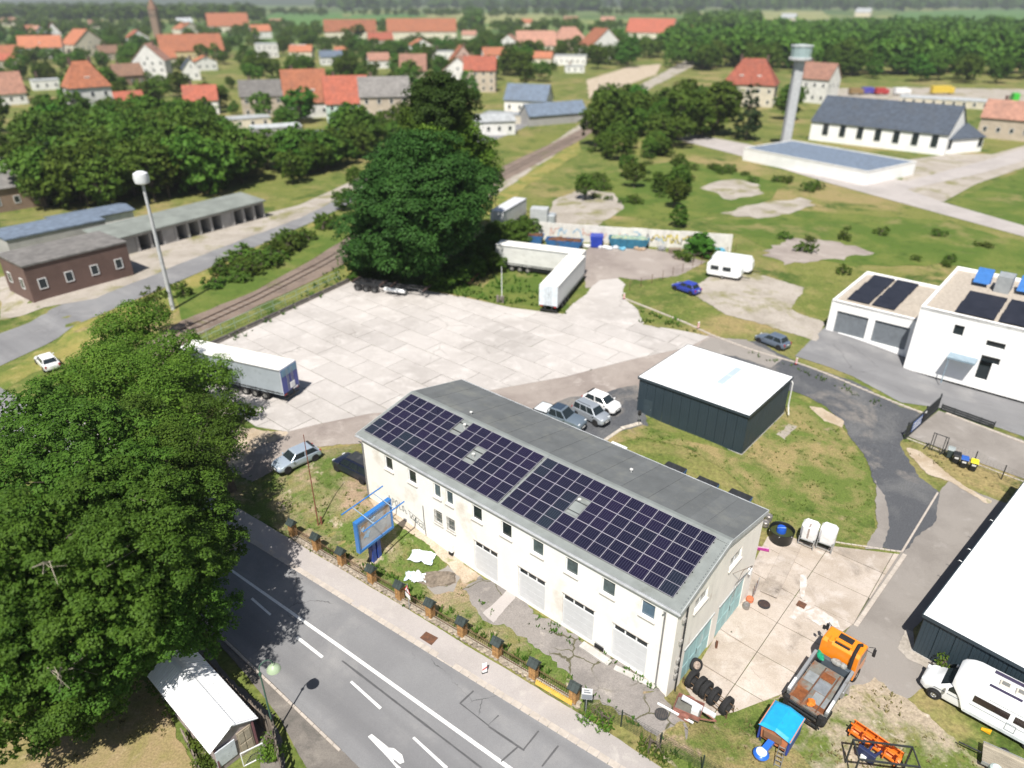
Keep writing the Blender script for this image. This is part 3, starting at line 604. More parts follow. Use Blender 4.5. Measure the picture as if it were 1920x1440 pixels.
for x0,x1 in ((XL,-14.25),(-14.23,XR)):
    for bk in (False,True): s.add(*slope_slab(x0,x1,SLEN-.35,SLEN+.01,.031,.045,bk))
s.build('ridge_strip',M_FELT2,roof)
s=MB()
for k in range(46):
    x=XL+.3+k*.63; p=rp(x,SLEN-.33,.06); s.cbox(p,(.10,.05,.03),mi=0); 
    if k%2: p=rp(XR-.12,.2+k*.13,.06); s.cbox(p,(.05,.08,.03))
s.build('clip',STEEL,roof)['kind']='stuff'
# verge boards, fascia and gutters
for bk in (False,True):
    for x0,x1,nm in ((XR,XR+.05,'verge_board'),(XL-.05,XL,'verge_board')):
        s=MB(); s.add(*slope_slab(x0,x1,-.02,SLEN,-.26,.05,bk)); s.build(nm,M_TRIM,roof)
    g=MB(); p0=rp(XL,0,-.05,bk); sg=1 if bk else -1
    prof=[(.0,.02),(.0,-.09),(.05,-.13),(.12,-.13),(.15,-.09),(.15,.03),(.135,.03),(.13,-.08),(.11,-.11),(.06,-.11),(.02,-.08),(.02,.02)]
    g.extr([(p0[1]+sg*a,p0[2]+b) for a,b in prof],'x',XL-.02,XR+.02); g.build('gutter',mat('pale_gutter',(0.66,0.68,0.70),rough=.35,metal=.3),roof)
# solar panels
def panel_material():
    m=bpy.data.materials.new('solar_cells'); m.use_nodes=True; N=m.node_tree.nodes; L=m.node_tree.links; b=N['Principled BSDF']
    b.inputs['Roughness'].default_value=.22; b.inputs['Specular IOR Level'].default_value=.22
    tc=N.new('ShaderNodeTexCoord'); sx=N.new('ShaderNodeSeparateXYZ'); L.new(tc.outputs['Object'],sx.inputs[0])
    def lines(sock,per,wd,ph=0.0):
        a=N.new('ShaderNodeMath'); a.operation='MULTIPLY_ADD'; a.inputs[1].default_value=1/per; a.inputs[2].default_value=ph+100; L.new(sock,a.inputs[0])
        f=N.new('ShaderNodeMath'); f.operation='FRACT'; L.new(a.outputs[0],f.inputs[0])
        c=N.new('ShaderNodeMath'); c.operation='LESS_THAN'; c.inputs[1].default_value=wd/per; L.new(f.outputs[0],c.inputs[0]); return c.outputs[0]
    l1=lines(sx.outputs[0],.163,.016,.5); l2=lines(sx.outputs[1],.0825,.006,0.0)
    mx=N.new('ShaderNodeMath'); mx.operation='MAXIMUM'; L.new(l1,mx.inputs[0])
    m2=N.new('ShaderNodeMath'); m2.operation='MULTIPLY'; m2.inputs[1].default_value=.35; L.new(l2,m2.inputs[0]); L.new(m2.outputs[0],mx.inputs[1])
    ri=N.new('ShaderNodeObjectInfo'); cr=N.new('ShaderNodeValToRGB'); e=cr.color_ramp.elements; e[0].color=(.006,.007,.019,1); e[1].color=(.010,.007,.022,1)
    q=e.new(.86); q.color=(.007,.008,.020,1); q=e.new(.93); q.color=(.012,.022,.030,1); q=e.new(.55); q.color=(.010,.007,.026,1)
    L.new(ri.outputs['Random'],cr.inputs[0])
    mc=N.new('ShaderNodeMixRGB'); mc.inputs[2].default_value=(.085,.085,.125,1); L.new(mx.outputs[0],mc.inputs[0]); L.new(cr.outputs[0],mc.inputs[1]); L.new(mc.outputs[0],b.inputs['Base Color'])
    return m
M_CELL=panel_material(); M_FRAME=mat('panel_frame',(0.34,0.33,0.37),rough=.5,var=.03)
PW,PH=1.036,1.80
mb=MB(); hw,hh=PW/2-.006,PH/2-.008; fw=.017
for (a,b,c,d) in ((-hw,-hh,hw,-hh+fw),(-hw,hh-fw,hw,hh),(-hw,-hh+fw,-hw+fw,hh-fw),(hw-fw,-hh+fw,hw,hh-fw),(-hw+fw,-.013,hw-fw,.013)): mb.box(a,b,-.02,c,d,.02,0)
mb.quad((-hw+fw,-hh+fw,.012),(hw-fw,-hh+fw,.012),(hw-fw,-.013,.012),(-hw+fw,-.013,.012),1); mb.quad((-hw+fw,.013,.012),(hw-fw,.013,.012),(hw-fw,hh-fw,.012),(-hw+fw,hh-fw,.012),1)
PM=mb.mesh('solar_panel',[M_FRAME,M_CELL]); tilt=math.atan(sl); S0=0.60
holes={('L',2,6),('L',1,9),('R',1,4)}
rails=MB()
for key,x0,n in (('L',-28.9,14),('R',-14.15,13)):
    for r in range(3):
        for c in range(n):
            if (key,r,c) in holes: continue
            inst('solar_panel',PM,roof,rp(x0+PW*(c+.5),S0+PH*(r+.5),.13),(tilt,0,0))
        for q in (.25,.75):
            rails.bar(rp(x0-.05,S0+PH*(r+q),.07),rp(x0+PW*n+.05,S0+PH*(r+q),.07),.05,.06)
rails.build('mounting_rail',DARKMETAL,roof)
def vent(x,s,back=False,h=.32):
    v=MB(); p=rp(x,s,0,back); v.lathe([(.07,-.05),(.07,h*.6),(.13,h*.62),(.13,h*.9),(.05,h)],10,p); v.build('vent_pipe',mat('pale_vent',(0.6,0.6,0.58),rough=.6),roof,smooth=True)
vent(-19.1,S0+PH*1.45); vent(-21.95,S0+PH*2.6,h=.4); vent(-9.75,S0+PH*1.8,h=.25); vent(-9.0,3.2,True); vent(-23,5.4,True,.25)
h=MB(); h.add(*slope_slab(-9.95,-9.06,S0+PH*1.1,S0+PH*1.85,.02,.07)); h.build('roof_hatch',M_FELT2,roof)
# downpipes, cables, meter box
mb=MB(); mb.tube([(-.75,-.42,EZ-.12),(-.75,-.12,EZ-.45),(-.75,-.1,0)],.055,8); mb.build('downpipe',M_ZINC,B,smooth=True)
mb=MB(); mb.tube([(-BL+.5,-.42,EZ-.12),(-BL+.5,-.12,EZ-.45),(-BL+.5,-.1,1.0)],.05,8); mb.build('downpipe',M_ZINC,B,smooth=True)
mb=MB(); mb.tube([(.09,1.05,6.75),(.09,1.05,-1.4)],.06,8); mb.build('gable_pipe',DARKMETAL,B,smooth=True)
for z in (5.6,3.8,2.2,1.4,.8): mb=MB(); mb.cham(.0,.62,z-.16,.16,.92,z+.16,.03); mb.build('insulator_box',mat('dull_grey_box',(0.30,0.29,0.27),rough=.7),B)
mb=MB(); mb.tube([(.1,11.1,2.3),(.35,10.6,3.1),(.75,8.0,4.9),(.72,7.7,5.0),(.66,7.55,4.7)],.035,6); mb.tube([(.0,7.9,4.1),(.7,8.1,4.83)],.02,5); mb.tube([(.66,7.55,4.7),(.3,7.9,2.2)],.014,4); mb.build('bracket_arm',mat('brown_grey_bracket',(0.24,0.20,0.17),rough=.6),B)
mb=MB(); mb.cham(.0,10.95,1.9,.22,11.25,2.35,.03); mb.build('junction_box',WHITE,B)
mb=MB(); mb.tube([(-21.75,-.02,3.4),(-21.72,-.025,2.0),(-21.6,-.02,.3)],.035,5); mb.build('wall_cable',mat('dark_cable',(0.10,0.09,0.09),rough=.7),B)
mb=MB(); mb.cham(-19.0,-.3,.72,-18.45,-.003,1.45,.03); mb.build('meter_box',WHITE,B)
mb=MB(); mb.box(-18.9,-.24,.35,-18.55,-.03,.715); mb.build('meter_socket',BLACK,B)
# spray-paint tags on the facade, flat print
M_TAG=mat('faded_grey_spray',(0.40,0.41,0.40),rough=.9,var=.15,scale=3); M_TAGB=mat('dark_spray',(0.10,0.12,0.13),rough=.9,var=.2,scale=3)
def strokes(mb,paths,ox,oz,sx,sz,w,y=-.012,yax=None):
    for p in paths:
        for (a,b) in zip(p[:-1],p[1:]):
            A=Vector((ox+a[0]*sx,y,oz+a[1]*sz)); C=Vector((ox+b[0]*sx,y,oz+b[1]*sz)); d=(C-A)
            if d.length<1e-6: continue
            d.normalize(); n=Vector((-d.z,0,d.x))*w/2; A-=d*w*.3; C+=d*w*.3
            mb.quad(A-n,C-n,C+n,A+n)
TAG1=[[(0,0),(.3,1),(.55,.1)],[(.1,.45),(.5,.5)],[(.9,0),(.95,.9),(1.3,.85),(1.3,.5),(.95,.45)],[(1.7,.1),(1.6,.7),(1.95,.95),(2.2,.5),(2.0,.05),(1.7,.1)],[(2.5,.9),(2.5,.05),(2.9,.1)],[(3.2,.05),(3.1,.6),(3.4,.75),(3.5,.3),(3.3,.05)],[(3.8,.4),(3.85,0),(4.1,0)]]
mb=MB(); strokes(mb,TAG1,-26.0,1.55,.55,.8,.10); mb.build('spray_tag',M_TAG,B)
TAG2=[[(0,1.1),(1.0,.75),(2.1,.45)],[(.15,1.0),(.35,.0),(.6,.7)],[(.6,.7),(.8,-.1),(1.0,.55),(1.15,-.2),(1.35,.35)],[(1.4,.4),(1.5,-.35),(1.85,-.4),(1.9,.2),(1.45,0)],[(.2,.15),(2.1,-.6)],[(2.05,.3),(2.1,-.65)]]
mb=MB(); strokes(mb,TAG2,-23.6,1.35,.85,.62,.05,y=-.014); mb.build('spray_tag',M_TAGB,B)

# ================================================================ THE TWO DARK SHEDS
M_ANTH=mat('anthracite_cladding',(0.028,0.045,0.058),rough=.5,var=.06,scale=.6,spec=.4)
M_ANTH2=mat('anthracite_trim',(0.035,0.050,0.062),rough=.4,var=.05)
M_WROOF=mat('white_membrane_roof',(0.83,0.84,0.84),rough=.55,var=.03,scale=.8,dirt=(0.70,0.70,0.69),dscale=.25,dlo=.58,dhi=.8)
M_PLINTH=mat('concrete_plinth',(0.46,0.44,0.41),rough=.9,var=.12)
def shed(name,label,loc,rz,w,d,h,slope=0.0,door=True,sky=None,rib=0.5):
    t=thing(name,label,'shed',loc,rz)
    mb=MB(); mb.box(-.06,-.06,-1.0,w+.06,d+.06,.10); mb.build('plinth',M_PLINTH,t)
    # ribbed cladding: one sheet of folded profile per side
    def side(nm,A,Bp,hA,hB):
        A=Vector(A); Bp=Vector(Bp); L=(Bp-A).length; u=(Bp-A)/L; n=Vector((u.y,-u.x,0)); npan=max(2,round(L/1.0)); 
        for k in range(npan):
            m_=MB(); s0=L*k/npan; s1=L*(k+1)/npan-.012
            prof=[(s0,0),(s0+.02,.03)]; c=s0+.02
            q=4; st=(s1-s0-.04)/q
            for j in range(q):
                prof+= [(c+st*.62,.03),(c+st*.72,.012),(c+st*.9,.012),(c+st,.03)]; c+=st
            prof+=[(s1,0)]
            b=[A+u*s+n*o for s,o in prof]
            vs=[(p.x,p.y,.10) for p in b]+[(p.x,p.y,hA+(hB-hA)*(s/L)) for p,(s,o) in zip(b,prof)]
            N_=len(b); m_.add(vs,[(i,i+1,N_+i+1,N_+i) for i in range(N_-1)]); m_.build('wall_panel',M_ANTH,t)
    hf,hb=h,h+slope
    side('f',(0,0,0),(w,0,0),hf,hf); side('r',(w,0,0),(w,d,0),hf,hb); side('b',(w,d,0),(0,d,0),hb,hb); side('l',(0,d,0),(0,0,0),hb,hf)
    r=MB(); o=.12; vs=[(-o,-o,hf),(w+o,-o,hf),(w+o,d+o,hb),(-o,d+o,hb)]
    r.add([(a,b,c-.05) for a,b,c in vs]+[(a,b,c+.07) for a,b,c in vs],[(0,3,2,1),(4,5,6,7),(0,1,5,4),(1,2,6,5),(2,3,7,6),(3,0,4,7)]); rf=r.build('roof',M_WROOF,t)
    n=int(w/1.1); s=MB()
    for k in range(1,n):
        x=w*k/n; s.add([(x-.02,-o+.06,hf+.071),(x+.02,-o+.06,hf+.071),(x+.02,d+o-.06,hb+.071),(x-.02,d+o-.06,hb+.071),(x-.01,-o+.06,hf+.10),(x+.01,-o+.06,hf+.10),(x+.01,d+o-.06,hb+.10),(x-.01,d+o-.06,hb+.10)],[(0,1,5,4),(1,2,6,5),(2,3,7,6),(3,0,4,7),(4,5,6,7)])
    s.build('roof_rib',M_WROOF,rf)
    for a,b in ((0,1),(1,2),(2,3),(3,0)):
        e=MB(); p=Vector(vs[a]); q=Vector(vs[b]); n_=Vector((q.y-p.y,-(q.x-p.x),0)).normalized()*.025; e.bar(p+n_+Vector((0,0,-.02)),q+n_+Vector((0,0,-.02)),.07,.24); e.build('roof_trim',M_ANTH2,t)
    if sky:
        x0,y0,x1,y1=sky; zz=lambda y:hf+(hb-hf)*((y+o)/(d+2*o))
        for k in range(2):
            xa=x0; ya=y0+(y1-y0)*k/2+.02; yb=y0+(y1-y0)*(k+1)/2-.02
            k_=MB(); k_.add([(xa,ya,zz(ya)+.08),(x1,ya,zz(ya)+.08),(x1,yb,zz(yb)+.08),(xa,yb,zz(yb)+.08),(xa+.05,ya+.05,zz(ya)+.13),(x1-.05,ya+.05,zz(ya)+.13),(x1-.05,yb-.05,zz(yb)+.13),(xa+.05,yb-.05,zz(yb)+.13)],[(0,1,5,4),(1,2,6,5),(2,3,7,6),(3,0,4,7),(4,5,6,7)])
            k_.build('skylight',mat('skylight_sheet',(0.42,0.50,0.54),rough=.25,var=.05),rf)
    if door:
        dd=MB(); dd.box(.75,-.055,.12,1.75,-.033,2.15); dr=dd.build('door',mat('dark_door',(0.04,0.06,0.072),rough=.5),t)
        hh=MB(); hh.bar((1.62,-.09,1.1),(1.62,-.09,1.22),.03); hh.build('handle',STEEL,dr)
    return t
SH1=at(1390,853); S1=SH1-UX*11.6
sh=shed('anthracite_shed','free standing anthracite shed with white roof and skylight on the lawn','shed' and (S1.x,S1.y,hgt(SH1.x,SH1.y)),BRZ,11.6,10.2,4.35,slope=-.15,sky=(6.35,3.9,7.1,8.6))
mb=MB(); mb.tube([(11.75,10.1,3.9),(11.9,10.1,3.7),(11.95,10.0,1.2),(12.3,9.6,.3)],.06,8); mb.build('downpipe',mat('white_downpipe',(0.7,0.7,0.68),rough=.5),sh)
mb=MB(); mb.tube([(.25,-.65,-.3),(.25,-.65,1.15)],.03,6); p_=mb.build('post',STEEL,None); mb=MB()
mb.lathe([(.0,1.15),(.16,1.25),(.2,1.5),(.14,1.75),(0,1.8)],8,(.25,-.65,0)); q_=mb.build('lamp_head',BLACK,None)
t=thing('marker_post','thin steel post with a black head by the dark shed corner','post',at(1197,798)); p_.parent=t; q_.parent=t
for o_ in (p_,q_): o_.location=(-.25,.65,0)
SH2=at(1710,1220)
sh2=shed('anthracite_hall','wide dark hall with blank white roof behind the motorhome','shed' and (SH2.x,SH2.y,SH2.z),BRZ-math.radians(7),16.0,24.0,3.35,slope=.3,door=False)
for k,dy in enumerate((7.2,9.0,13.8)):
    mb=MB(); mb.tube([(-.05,dy,3.3+dy*.012),(-.4,dy,3.36+dy*.012),(-.45,dy,3.25+dy*.012)],.03,5); mb.build('roof_spout',STEEL,sh2)
# ================================================================ TREES
L_DARK=leaf_mat('dark_oak_leaf',(0.028,0.082,0.010),(0.088,0.190,0.024),(0.16,0.25,0.045))
L_MID=leaf_mat('maple_leaf',(0.042,0.098,0.011),(0.125,0.21,0.025),(0.21,0.27,0.05))
L_LIME=leaf_mat('lime_leaf',(0.035,0.075,0.010),(0.095,0.155,0.022),(0.16,0.20,0.05))
L_FAR=leaf_mat('far_leaf',(0.034,0.088,0.011),(0.110,0.190,0.026),(0.165,0.215,0.05))
L_CONIF=leaf_mat('conifer_needle',(0.012,0.028,0.010),(0.03,0.055,0.016))
L_CENT=leaf_mat('deep_green_leaf',(0.020,0.054,0.010),(0.050,0.108,0.020),(0.095,0.15,0.034))
M_BARK=mat('grey_bark',(0.13,0.105,0.08),rough=.95,var=.25,scale=3,bump=.4,obj=False)
M_DEAD=mat('dead_branch',(0.40,0.35,0.28),rough=.9,var=.15)
def leaves(blobs, dens, per, leaf, seed, tr=0.6, core=0.12, low=0.45):
    """leaf quads grouped in tufts over and inside lumpy blobs; returns (verts, n)"""
    rg=np.random.default_rng(seed); bl=np.array(blobs,float); cs=[]; ds=[]
    for i,(x,y,z,r) in enumerate(bl):
        n=int(4*PI*r*r*dens*(1+core)); d=rg.normal(size=(n,3)); d/=np.linalg.norm(d,axis=1)[:,None]
        keep=(d[:,2]>-0.25)|(rg.random(n)<low); d=d[keep]; n=len(d)
        lump=1+0.16*np.sin(d[:,0]*5+i*1.7)*np.sin(d[:,1]*5.3+i)+0.12*np.sin(d[:,2]*7+i*2.1)
        q=np.where(rg.random(n)<core, rg.uniform(.35,.85,n), rg.normal(0.96,.07,n))
        p=np.array([x,y,z])+d*(r*q*lump)[:,None]*np.array([1,1,.88])
        ok=np.ones(n,bool)
        for j,(X,Y,Z,R_) in enumerate(bl):
            if j!=i: ok&=np.linalg.norm(p-np.array([X,Y,Z]),axis=1)>R_*.72
        cs.append(p[ok]); ds.append(d[ok])
    C=np.concatenate(cs); D=np.concatenate(ds); n=len(C); rad=tr*rg.uniform(.6,1.25,n)
    k=per; P=np.repeat(C,k,0); DD=np.repeat(D,k,0); RR=np.repeat(rad,k)
    off=rg.normal(size=(n*k,3)); off/=np.linalg.norm(off,axis=1)[:,None]; off*=(RR*rg.random(n*k)**.5)[:,None]; off[:,2]*=.6
    P=P+off; m=len(P)
    nr=rg.normal(size=(m,3))*.75+DD*.5+np.array([0,0,.65])+off/np.maximum(RR,1e-3)[:,None]*.5; nr/=np.linalg.norm(nr,axis=1)[:,None]
    t=rg.normal(size=(m,3)); t-=nr*np.sum(t*nr,1)[:,None]; t/=np.linalg.norm(t,axis=1)[:,None]; b=np.cross(nr,t)
    s=leaf*rg.uniform(.6,1.3,m)[:,None]
    V=np.empty((m,4,3)); V[:,0]=P-t*s*.5; V[:,1]=P-b*s*.33+nr*s*.06; V[:,2]=P+t*s*.5; V[:,3]=P+b*s*.33+nr*s*.06
    return V.reshape(-1,3),m
def leaves2(blobs, dens, per, leaf, seed, tr=.8):
    """boughs: leaf domes over the lumps of a crown, with dark gaps between them and sparse leaves inside"""
    rg=np.random.default_rng(seed); bl=np.array(blobs,float); cs=[]; ds=[]; ins=[]
    for i,(x,y,z,r) in enumerate(bl):
        n=max(6,int(4*PI*r*r*dens)); d=rg.normal(size=(n,3)); d/=np.linalg.norm(d,axis=1)[:,None]
        keep=(d[:,2]>-.2)|(rg.random(n)<.35); d=d[keep]; n=len(d)
        p=np.array([x,y,z])+d*(r*rg.uniform(.78,1.08,n))[:,None]*np.array([1,1,.9]); ok=np.ones(n,bool)
        for j,(X,Y,Z,R_) in enumerate(bl):
            if j!=i: ok&=np.linalg.norm(p-np.array([X,Y,Z]),axis=1)>R_*.74
        cs.append(p[ok]); ds.append(d[ok])
        k=int(4*PI*r*r*13); q=rg.normal(size=(k,3)); q/=np.linalg.norm(q,axis=1)[:,None]; ins.append(np.array([x,y,z])+q*(r*rg.uniform(.3,.85,k))[:,None])
    C=np.concatenate(cs); D=np.concatenate(ds); n=len(C); rad=tr*rg.uniform(.55,1.35,n); cnt=np.maximum(12,(per*(rad/tr)**2)).astype(int)
    idx=np.repeat(np.arange(n),cnt); m=len(idx); RR=rad[idx]; DD=D[idx]
    u=rg.normal(size=(m,3)); u/=np.linalg.norm(u,axis=1)[:,None]; ax=DD*.55+np.array([0,0,.75]); ax/=np.linalg.norm(ax,axis=1)[:,None]
    dt=np.sum(u*ax,1); fl=dt<-.15; u[fl]-=2*(dt[fl])[:,None]*ax[fl]
    lob=1+.22*np.sin(u[:,0]*6+idx*1.3)*np.sin(u[:,1]*6.5+idx*.7)
    P=C[idx]+u*(RR*rg.normal(.9,.13,m)*lob)[:,None]*np.array([1,1,.62])
    nr=u*.75+ax*.35+rg.normal(size=(m,3))*.38+np.array([0,0,.35])
    I=np.concatenate(ins); P=np.concatenate([P,I]); nr=np.concatenate([nr,rg.normal(size=(len(I),3))]); sz=np.concatenate([np.full(m,leaf),np.full(len(I),leaf*2.0)])
    m=len(P); nr/=np.linalg.norm(nr,axis=1)[:,None]; t=rg.normal(size=(m,3)); t-=nr*np.sum(t*nr,1)[:,None]; t/=np.linalg.norm(t,axis=1)[:,None]; b=np.cross(nr,t)
    s=(sz*rg.uniform(.6,1.3,m))[:,None]
    V=np.empty((m,4,3)); V[:,0]=P-t*s*.5; V[:,1]=P-b*s*.34+nr*s*.06; V[:,2]=P+t*s*.5; V[:,3]=P+b*s*.34+nr*s*.06
    return V.reshape(-1,3),m
def leaf_mesh(name, V, m, mat_):
    me=bpy.data.meshes.new(name); me.vertices.add(m*4); me.loops.add(m*4); me.polygons.add(m)
    me.vertices.foreach_set('co',V.astype(np.float32).ravel()); me.loops.foreach_set('vertex_index',np.arange(m*4,dtype=np.int32))
    me.polygons.foreach_set('loop_start',np.arange(0,m*4,4,dtype=np.int32)); me.polygons.foreach_set('loop_total',np.full(m,4,dtype=np.int32))
    me.materials.append(mat_); me.update(); me.validate(); return me
def trunk_mb(blobs, r0, sway=0.4, seed=0, zb=-0.3):
    rg=random.Random(seed); mb=MB(); zmin=min(b[2]-b[3]*.4 for b in blobs); cx=sum(b[0] for b in blobs)/len(blobs)*.35; cy=sum(b[1] for b in blobs)/len(blobs)*.35
    fork=max(1.2,zmin*.8); mb.tube([(0,0,zb),(cx*.25+rg.uniform(-.1,.1),cy*.25,fork*.5),(cx*.6,cy*.6,fork)],[r0*1.25,r0*.95,r0*.8],9)
    for b in blobs:
        t=Vector((b[0],b[1],b[2]+b[3]*.2)); s=Vector((cx*.6,cy*.6,fork*rg.uniform(.8,1))); mid=s.lerp(t,.5)+Vector((rg.uniform(-sway,sway),rg.uniform(-sway,sway),rg.uniform(0,.6)))
        mb.tube([s,mid,t],[r0*.5,r0*.32,r0*.10],6)
        for _ in range(4):
            d=Vector((rg.gauss(0,1),rg.gauss(0,1),rg.gauss(.3,.6))).normalized(); st=mid.lerp(t,rg.random()); mb.tube([st,st+d*b[3]*.45+Vector((0,0,.2)),st+d*b[3]*.85],[r0*.16,r0*.09,r0*.03],5)
    return mb
def big_tree(label, base, pix_blobs, lmat, dens, per, leaf, seed, r0=.38, name='broadleaf_tree', tr=.52, group=None, dead=0, cat='tree', core=.12, boughs=False):
    """pix_blobs: (px, py, z, r): lumps of the crown z metres up, where the photograph shows them"""
    bl=[]
    for (px,py,z,r) in pix_blobs:
        p=atz(px,py,z); bl.append((p.x-base.x,p.y-base.y,z-base.z,r))
    t=thing(name,label,cat,base,0,group)
    V,m=(leaves2(bl,dens,per,leaf,seed,tr=tr) if boughs else leaves(bl,dens,per,leaf,seed,tr=tr,core=core)); c=bpy.data.objects.new('crown',leaf_mesh('crown',V,m,lmat)); col.objects.link(c); c.parent=t
    trunk_mb(bl,r0,seed=seed).build('trunk',M_BARK,t,smooth=True)
    if dead:
        rg=random.Random(seed); mb=MB()
        for k in range(dead):
            b=bl[rg.randrange(len(bl))]; d=Vector((rg.uniform(-.6,.6),-rg.uniform(.5,1),rg.uniform(.2,.7))).normalized(); s=Vector(b[:3])+d*b[3]*.8; e=s+d*b[3]*.42
            mb.tube([s,e],[.05,.025],4)
            for q in range(4): u=s.lerp(e,rg.uniform(.3,1)); mb.tube([u,u+Vector((rg.uniform(-1,1),rg.uniform(-1,1),rg.uniform(-.5,.6)))*.7,u+Vector((rg.uniform(-1,1),rg.uniform(-1,1),rg.uniform(-.9,.3)))*1.0],[.022,.016,.008],3)
        mb.build('dead_twigs',M_DEAD,t)['kind']='stuff'
    return t
def v3(x,y): return Vector((x,y,hgt(x,y)))
big_tree('maple with yellow green tufts at its top behind the grey curtain trailer',v3(-36,62),[(262,612,10,2.3),(225,640,9.5,2.5),(200,700,9.5,3.0),(150,745,9.5,2.9),(325,668,8,2.7),(410,700,6.5,1.6),(365,720,7,2.3),(270,730,9,3.6),(300,790,9,2.8)],L_MID,.62,150,.175,101,tr=.78,r0=.3,boughs=True)
big_tree('leafy oak reaching a low branch over the concrete yard',v3(-24.5,50.5),[(425,775,7,1.7),(468,772,5.5,.9),(340,800,8.3,2.6),(395,850,6.8,2.1),(310,880,10,3.2),(420,825,6.5,1.3),(250,810,9.5,2.8),(360,900,8,2.3)],L_DARK,.62,155,.17,111,tr=.75,r0=.3,boughs=True,dead=2)
big_tree('dark spreading tree behind the maple at the left picture edge',v3(-37,45),[(60,800,11,3.2),(130,850,12,3.7),(40,930,11,4),(210,850,11.5,3.4),(20,1000,10,3.5),(150,930,12.5,3.2),(90,760,11,2.0),(230,910,12,3.0)],L_DARK,.6,150,.17,102,dead=3,boughs=True)
big_tree('broad dark oak leaning over the road with bare twigs in its crown',v3(-28.5,36.5),[(100,1050,12.5,4.2),(225,975,11.5,3.7),(335,960,9.5,3.0),(225,1080,11.5,4.0),(335,1050,8.8,2.9),(395,985,7,2.1),(40,1130,11,4),(428,1020,5.5,1.3),(270,1020,12,2.8),(385,1060,6,1.5)],L_DARK,.62,160,.165,103,dead=5,boughs=True)
big_tree('oak hanging low over the white roofed shack',v3(-25.5,32),[(130,1190,8.5,3.8),(245,1165,7.5,3.0),(335,1130,6.5,2.5),(388,1130,5,1.6),(250,1235,4.6,1.5),(392,1190,4.2,1.2),(330,1185,5,1.4),(195,1260,4.8,1.7),(150,1240,6,2.2)],L_DARK,.65,165,.16,104,dead=2,boughs=True)
big_tree('oak filling the lower left corner above the dry garden',v3(-29,28.5),[(45,1265,7,3.3),(130,1300,5.1,2.3),(205,1312,3.2,1.4),(15,1350,5,2.3),(90,1355,3.4,1.5),(165,1340,2.6,1.1),(10,1200,8,3.0),(90,1240,7,2.5)],L_DARK,.65,165,.16,105,boughs=True)
big_tree('huge round dark tree behind the container chassis',v3(-17,110),[(770,465,7,4.6),(710,440,8,5.0),(688,478,4.5,2.9),(795,400,12,6.2),(740,380,13,6.0),(848,390,12,4.6),(800,320,17,5.6),(875,345,14,4.2),(745,320,16,4.2),(815,440,8,3.6),(858,425,9,2.9)],L_CENT,.30,150,.36,106,r0=.7,tr=1.35,boughs=True)
big_tree('ragged lighter tree rising out of the dark clump',v3(-14,122),[(840,265,19,4.3),(885,295,16,3.8),(800,280,19,3.6),(900,330,13,3.0),(820,235,21,3.2)],L_MID,.32,140,.36,107,r0=.5,tr=1.25,boughs=True)
big_tree('yellow green tree in the upper part of the tall clump',v3(-18,128),[(805,222,22,3.2),(792,245,20,2.8),(838,225,22,2.8)],L_LIME,.34,140,.36,108,r0=.5,tr=1.2,boughs=True)
big_tree('ivy dark tree topping the tall clump',v3(-17,133),[(825,178,25.5,3.4),(850,200,23.5,3.2),(802,195,24,2.8),(860,225,21,2.4),(822,205,24,3.0)],L_CENT,.4,130,.34,109,r0=.5,tr=1.1,boughs=True)
big_tree('small round lime green treetop at the railing end',v3(-34.5,62),[(290,560,6,1.5),(278,572,5,1.2),(300,590,3.5,1.2)],L_LIME,1.7,26,.25,110,r0=.16,name='young_tree',tr=.4)
# bushes
def bush(label,px,py,pix_blobs,lmat,seed,leaf=.3,dens=1.5,per=22,name='bush',group=None,tr=.45):
    b=at(px,py); return big_tree(label,b,[(x,y,z+b.z,r) for x,y,z,r in pix_blobs],lmat,dens*.55,int(per*3.2),leaf*.8,seed,r0=.09,name=name,tr=tr*1.25,group=group,cat='bush',boughs=True)
bush('bright green thicket sprawling behind the long white trailer',960,470,[(930,445,2.5,3.0),(965,440,2.2,2.6),(985,430,1.8,2.2),(900,470,2.2,2.6),(925,490,1.6,1.8)],L_LIME,120,leaf=.36,dens=1.1)
bush('low leafy scrub on the bank beside the rusty chassis',860,520,[(820,510,1.2,1.6),(860,500,1.4,1.8),(890,490,1.2,1.5),(850,525,.8,1.1),(900,510,.7,1.2)],L_LIME,121,leaf=.34,dens=1.2)
bush('sunlit thicket at the foot of the huge tree right of the chassis',850,510,[(806,530,.9,1.2),(832,526,1.1,1.5),(862,516,1.3,1.7),(888,500,1.5,1.8),(905,482,1.8,2.0),(918,462,2.2,2.1),(850,500,1.8,1.6),(880,475,2.6,1.9)],L_LIME,131,leaf=.34,dens=1.2)
bush('dark scrub under the huge tree by the chassis wheels',690,515,[(670,505,1,1.3),(700,500,1.2,1.6),(735,505,1.2,1.5),(665,522,.6,.8)],L_DARK,122,leaf=.34,dens=1.2)
bush('round green bush in front of the graffiti wall',1315,478,[(1305,462,1.6,1.6),(1325,465,1.6,1.6),(1315,450,2.4,1.4)],L_DARK,123,leaf=.36,dens=1.3)
bush('weedy bush along the fence by the blue cover',1300,490,[(1290,484,.6,.8),(1345,480,.8,1.0),(1270,480,.4,.6)],L_LIME,124,leaf=.3)
bush('hop creeper climbing the shack side wall',310,1290,[(303,1275,.9,.6),(318,1300,.9,.55),(330,1325,.8,.6),(290,1262,.6,.5)],L_LIME,125,leaf=.17,dens=3.5,per=16,tr=.25)
bush('nettle clump beside the shack fence gap',390,1410,[(378,1390,.6,.55),(395,1412,.6,.55),(380,1425,.6,.5)],L_LIME,126,leaf=.17,dens=3.5,per=16,tr=.25)
